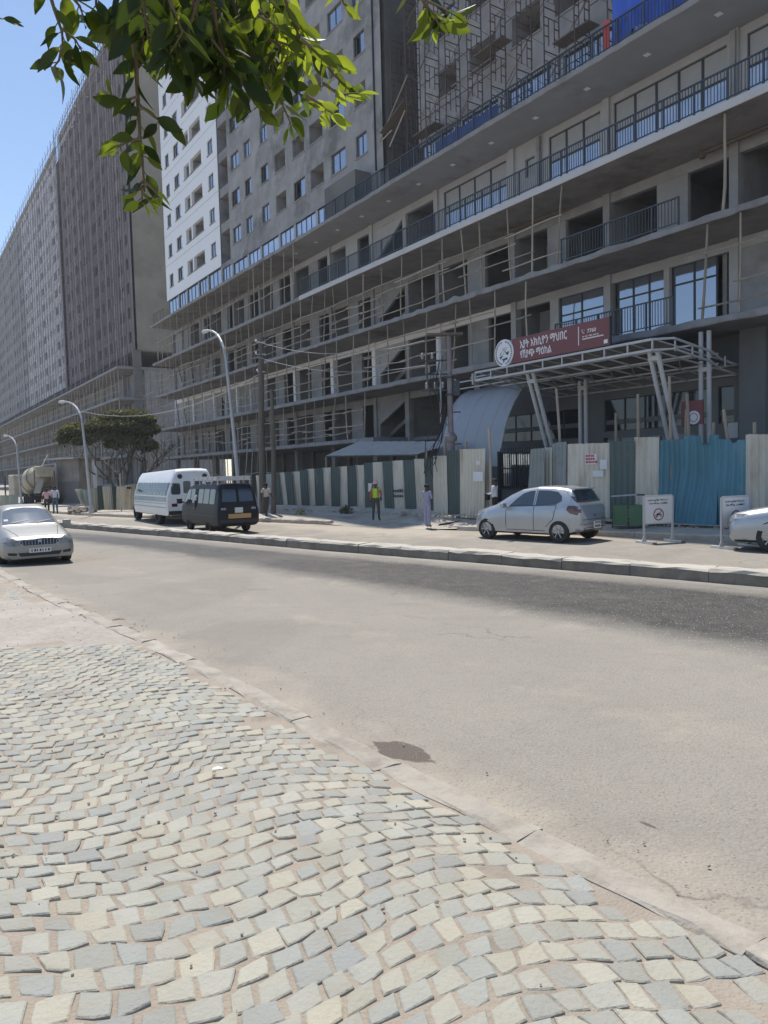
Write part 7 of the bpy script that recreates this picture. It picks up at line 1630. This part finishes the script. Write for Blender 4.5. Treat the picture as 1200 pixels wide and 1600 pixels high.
heads = [([(215, -50), (225, 10), (232, 60)], 8, 'dddm'), ([(250, -50), (262, 20), (270, 75), (275, 110)], 12, 'ddmmm'), ([(285, -40), (300, 30), (305, 80), (300, 130)], 13, 'dddmm'), ([(320, -40), (335, 20), (345, 70), (355, 130)], 14, 'dddm'), ([(355, -30), (372, 30), (385, 80), (390, 140)], 14, 'ddddm'), ([(385, -40), (405, 20), (420, 70), (430, 120)], 14, 'dddmb'), ([(330, 60), (360, 100), (385, 140), (405, 170)], 11, 'ddddm'), ([(400, 60), (440, 105), (470, 150), (505, 175)], 12, 'dmmbb'), ([(415, 130), (440, 160), (455, 195)], 7, 'mmb'), ([(440, -20), (455, 30), (470, 60), (500, 80)], 12, 'dmbbb'), ([(470, 60), (500, 85), (525, 95)], 8, 'dmbb'), ([(500, 85), (520, 115), (545, 140)], 9, 'bbbm'), ([(505, 130), (530, 148), (560, 145)], 6, 'bbb'), ([(480, 150), (505, 165), (520, 178)], 4, 'bb'), ([(430, -30), (440, 20), (445, 60)], 8, 'dmmb'),
         ([(280, 60), (300, 100), (310, 125)], 8, 'ddm'), ([(350, 0), (330, 60), (300, 95)], 9, 'ddm'), ([(375, 90), (350, 130), (352, 160)], 7, 'dddm'), ([(240, 0), (215, 45), (200, 60)], 7, 'ddm'), ([(190, -30), (200, 20), (190, 50)], 7, 'dmm'), ([(265, 0), (285, 50), (262, 90)], 8, 'ddm'), ([(395, 0), (430, 60), (415, 100)], 9, 'dddm'), ([(420, 60), (450, 80), (440, 130)], 8, 'ddmb'), ([(310, 0), (290, 60), (325, 95)], 9, 'ddd'), ([(430, 0), (470, 40), (480, 70)], 7, 'mbb')]
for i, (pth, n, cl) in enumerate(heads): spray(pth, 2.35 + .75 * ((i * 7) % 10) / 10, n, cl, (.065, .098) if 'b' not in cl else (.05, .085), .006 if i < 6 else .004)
spray([(520, -40), (535, 0), (538, 8)], 2.6, 2, 'bb', (.06, .07), .003); spray([(560, -40), (563, -5)], 2.6, 1, 'b', (.06, .07), .003, tipn=1)
spray([(640, -50), (660, 0), (672, 20)], 2.45, 5, 'ddm', (.07, .1), .005); spray([(660, 0), (680, 25), (686, 40)], 2.45, 4, 'mb', (.06, .085), .003); spray([(665, 0), (695, 15), (705, 20)], 2.45, 3, 'dm', (.07, .1), .003)
for i in range(46):                                                   # inner sprays, overlapping
    x = r.uniform(205, 470); y = r.uniform(-30, 70) if x > 300 else r.uniform(-40, 40); a = r.uniform(.2, 2.2); pth = [(x, y), (x + 26 * math.cos(a), y + 30 * math.sin(a)), (x + 40 * math.cos(a + .3), y + 62 * math.sin(a))]
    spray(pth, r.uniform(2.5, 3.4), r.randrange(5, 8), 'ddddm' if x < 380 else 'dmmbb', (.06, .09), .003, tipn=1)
smooth_angle(more_leaves.build('inner_leaves', M['leaf'], tr, kind='stuff'), 80); tw.build('twigs', M['twig'], tr, kind='stuff'); print('leaves', nleaf[0])
crown = MB(); r = random.Random(91)                                   # the crown itself hangs above the view and shades the sprays
for i in range(3600):
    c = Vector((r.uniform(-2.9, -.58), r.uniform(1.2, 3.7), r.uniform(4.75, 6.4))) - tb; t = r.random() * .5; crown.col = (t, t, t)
    d = Vector((r.uniform(-1, 1), r.uniform(-1, 1), r.uniform(-1, .2))).normalized(); x = d.orthogonal().normalized() * .034; d = d * .11; crown.add([c, c + d * .5 + x, c + d, c + d * .5 - x], [(0, 1, 2, 3)])
for i in range(2200):
    c = Vector((r.uniform(-1.5, 4.5), r.uniform(-5.5, .6), r.uniform(4.2, 7.0))) - tb; t = r.random(); crown.col = (t, t, t)
    d = Vector((r.uniform(-1, 1), r.uniform(-1, 1), r.uniform(-1, .2))).normalized(); x = d.orthogonal().normalized() * .05; d = d * .16; crown.add([c, c + d * .5 + x, c + d, c + d * .5 - x], [(0, 1, 2, 3)])
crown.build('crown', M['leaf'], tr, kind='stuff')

# ------------------------------------------------------------------ dusty air
hb = MB(); hb.box(-1250, 1250, -1250, 1250, -1.06, 76)
hm_ = bpy.data.materials.new('dusty_air'); hm_.use_nodes = True; nt = hm_.node_tree; nt.nodes.clear(); o_ = nt.nodes.new('ShaderNodeOutputMaterial'); v_ = nt.nodes.new('ShaderNodeVolumePrincipled')
v_.inputs['Color'].default_value = (.86, .90, .97, 1); v_.inputs['Density'].default_value = .0005; v_.inputs['Anisotropy'].default_value = .2; nt.links.new(v_.outputs[0], o_.inputs['Volume'])
hz = hb.build('haze', [hm_], kind='stuff')
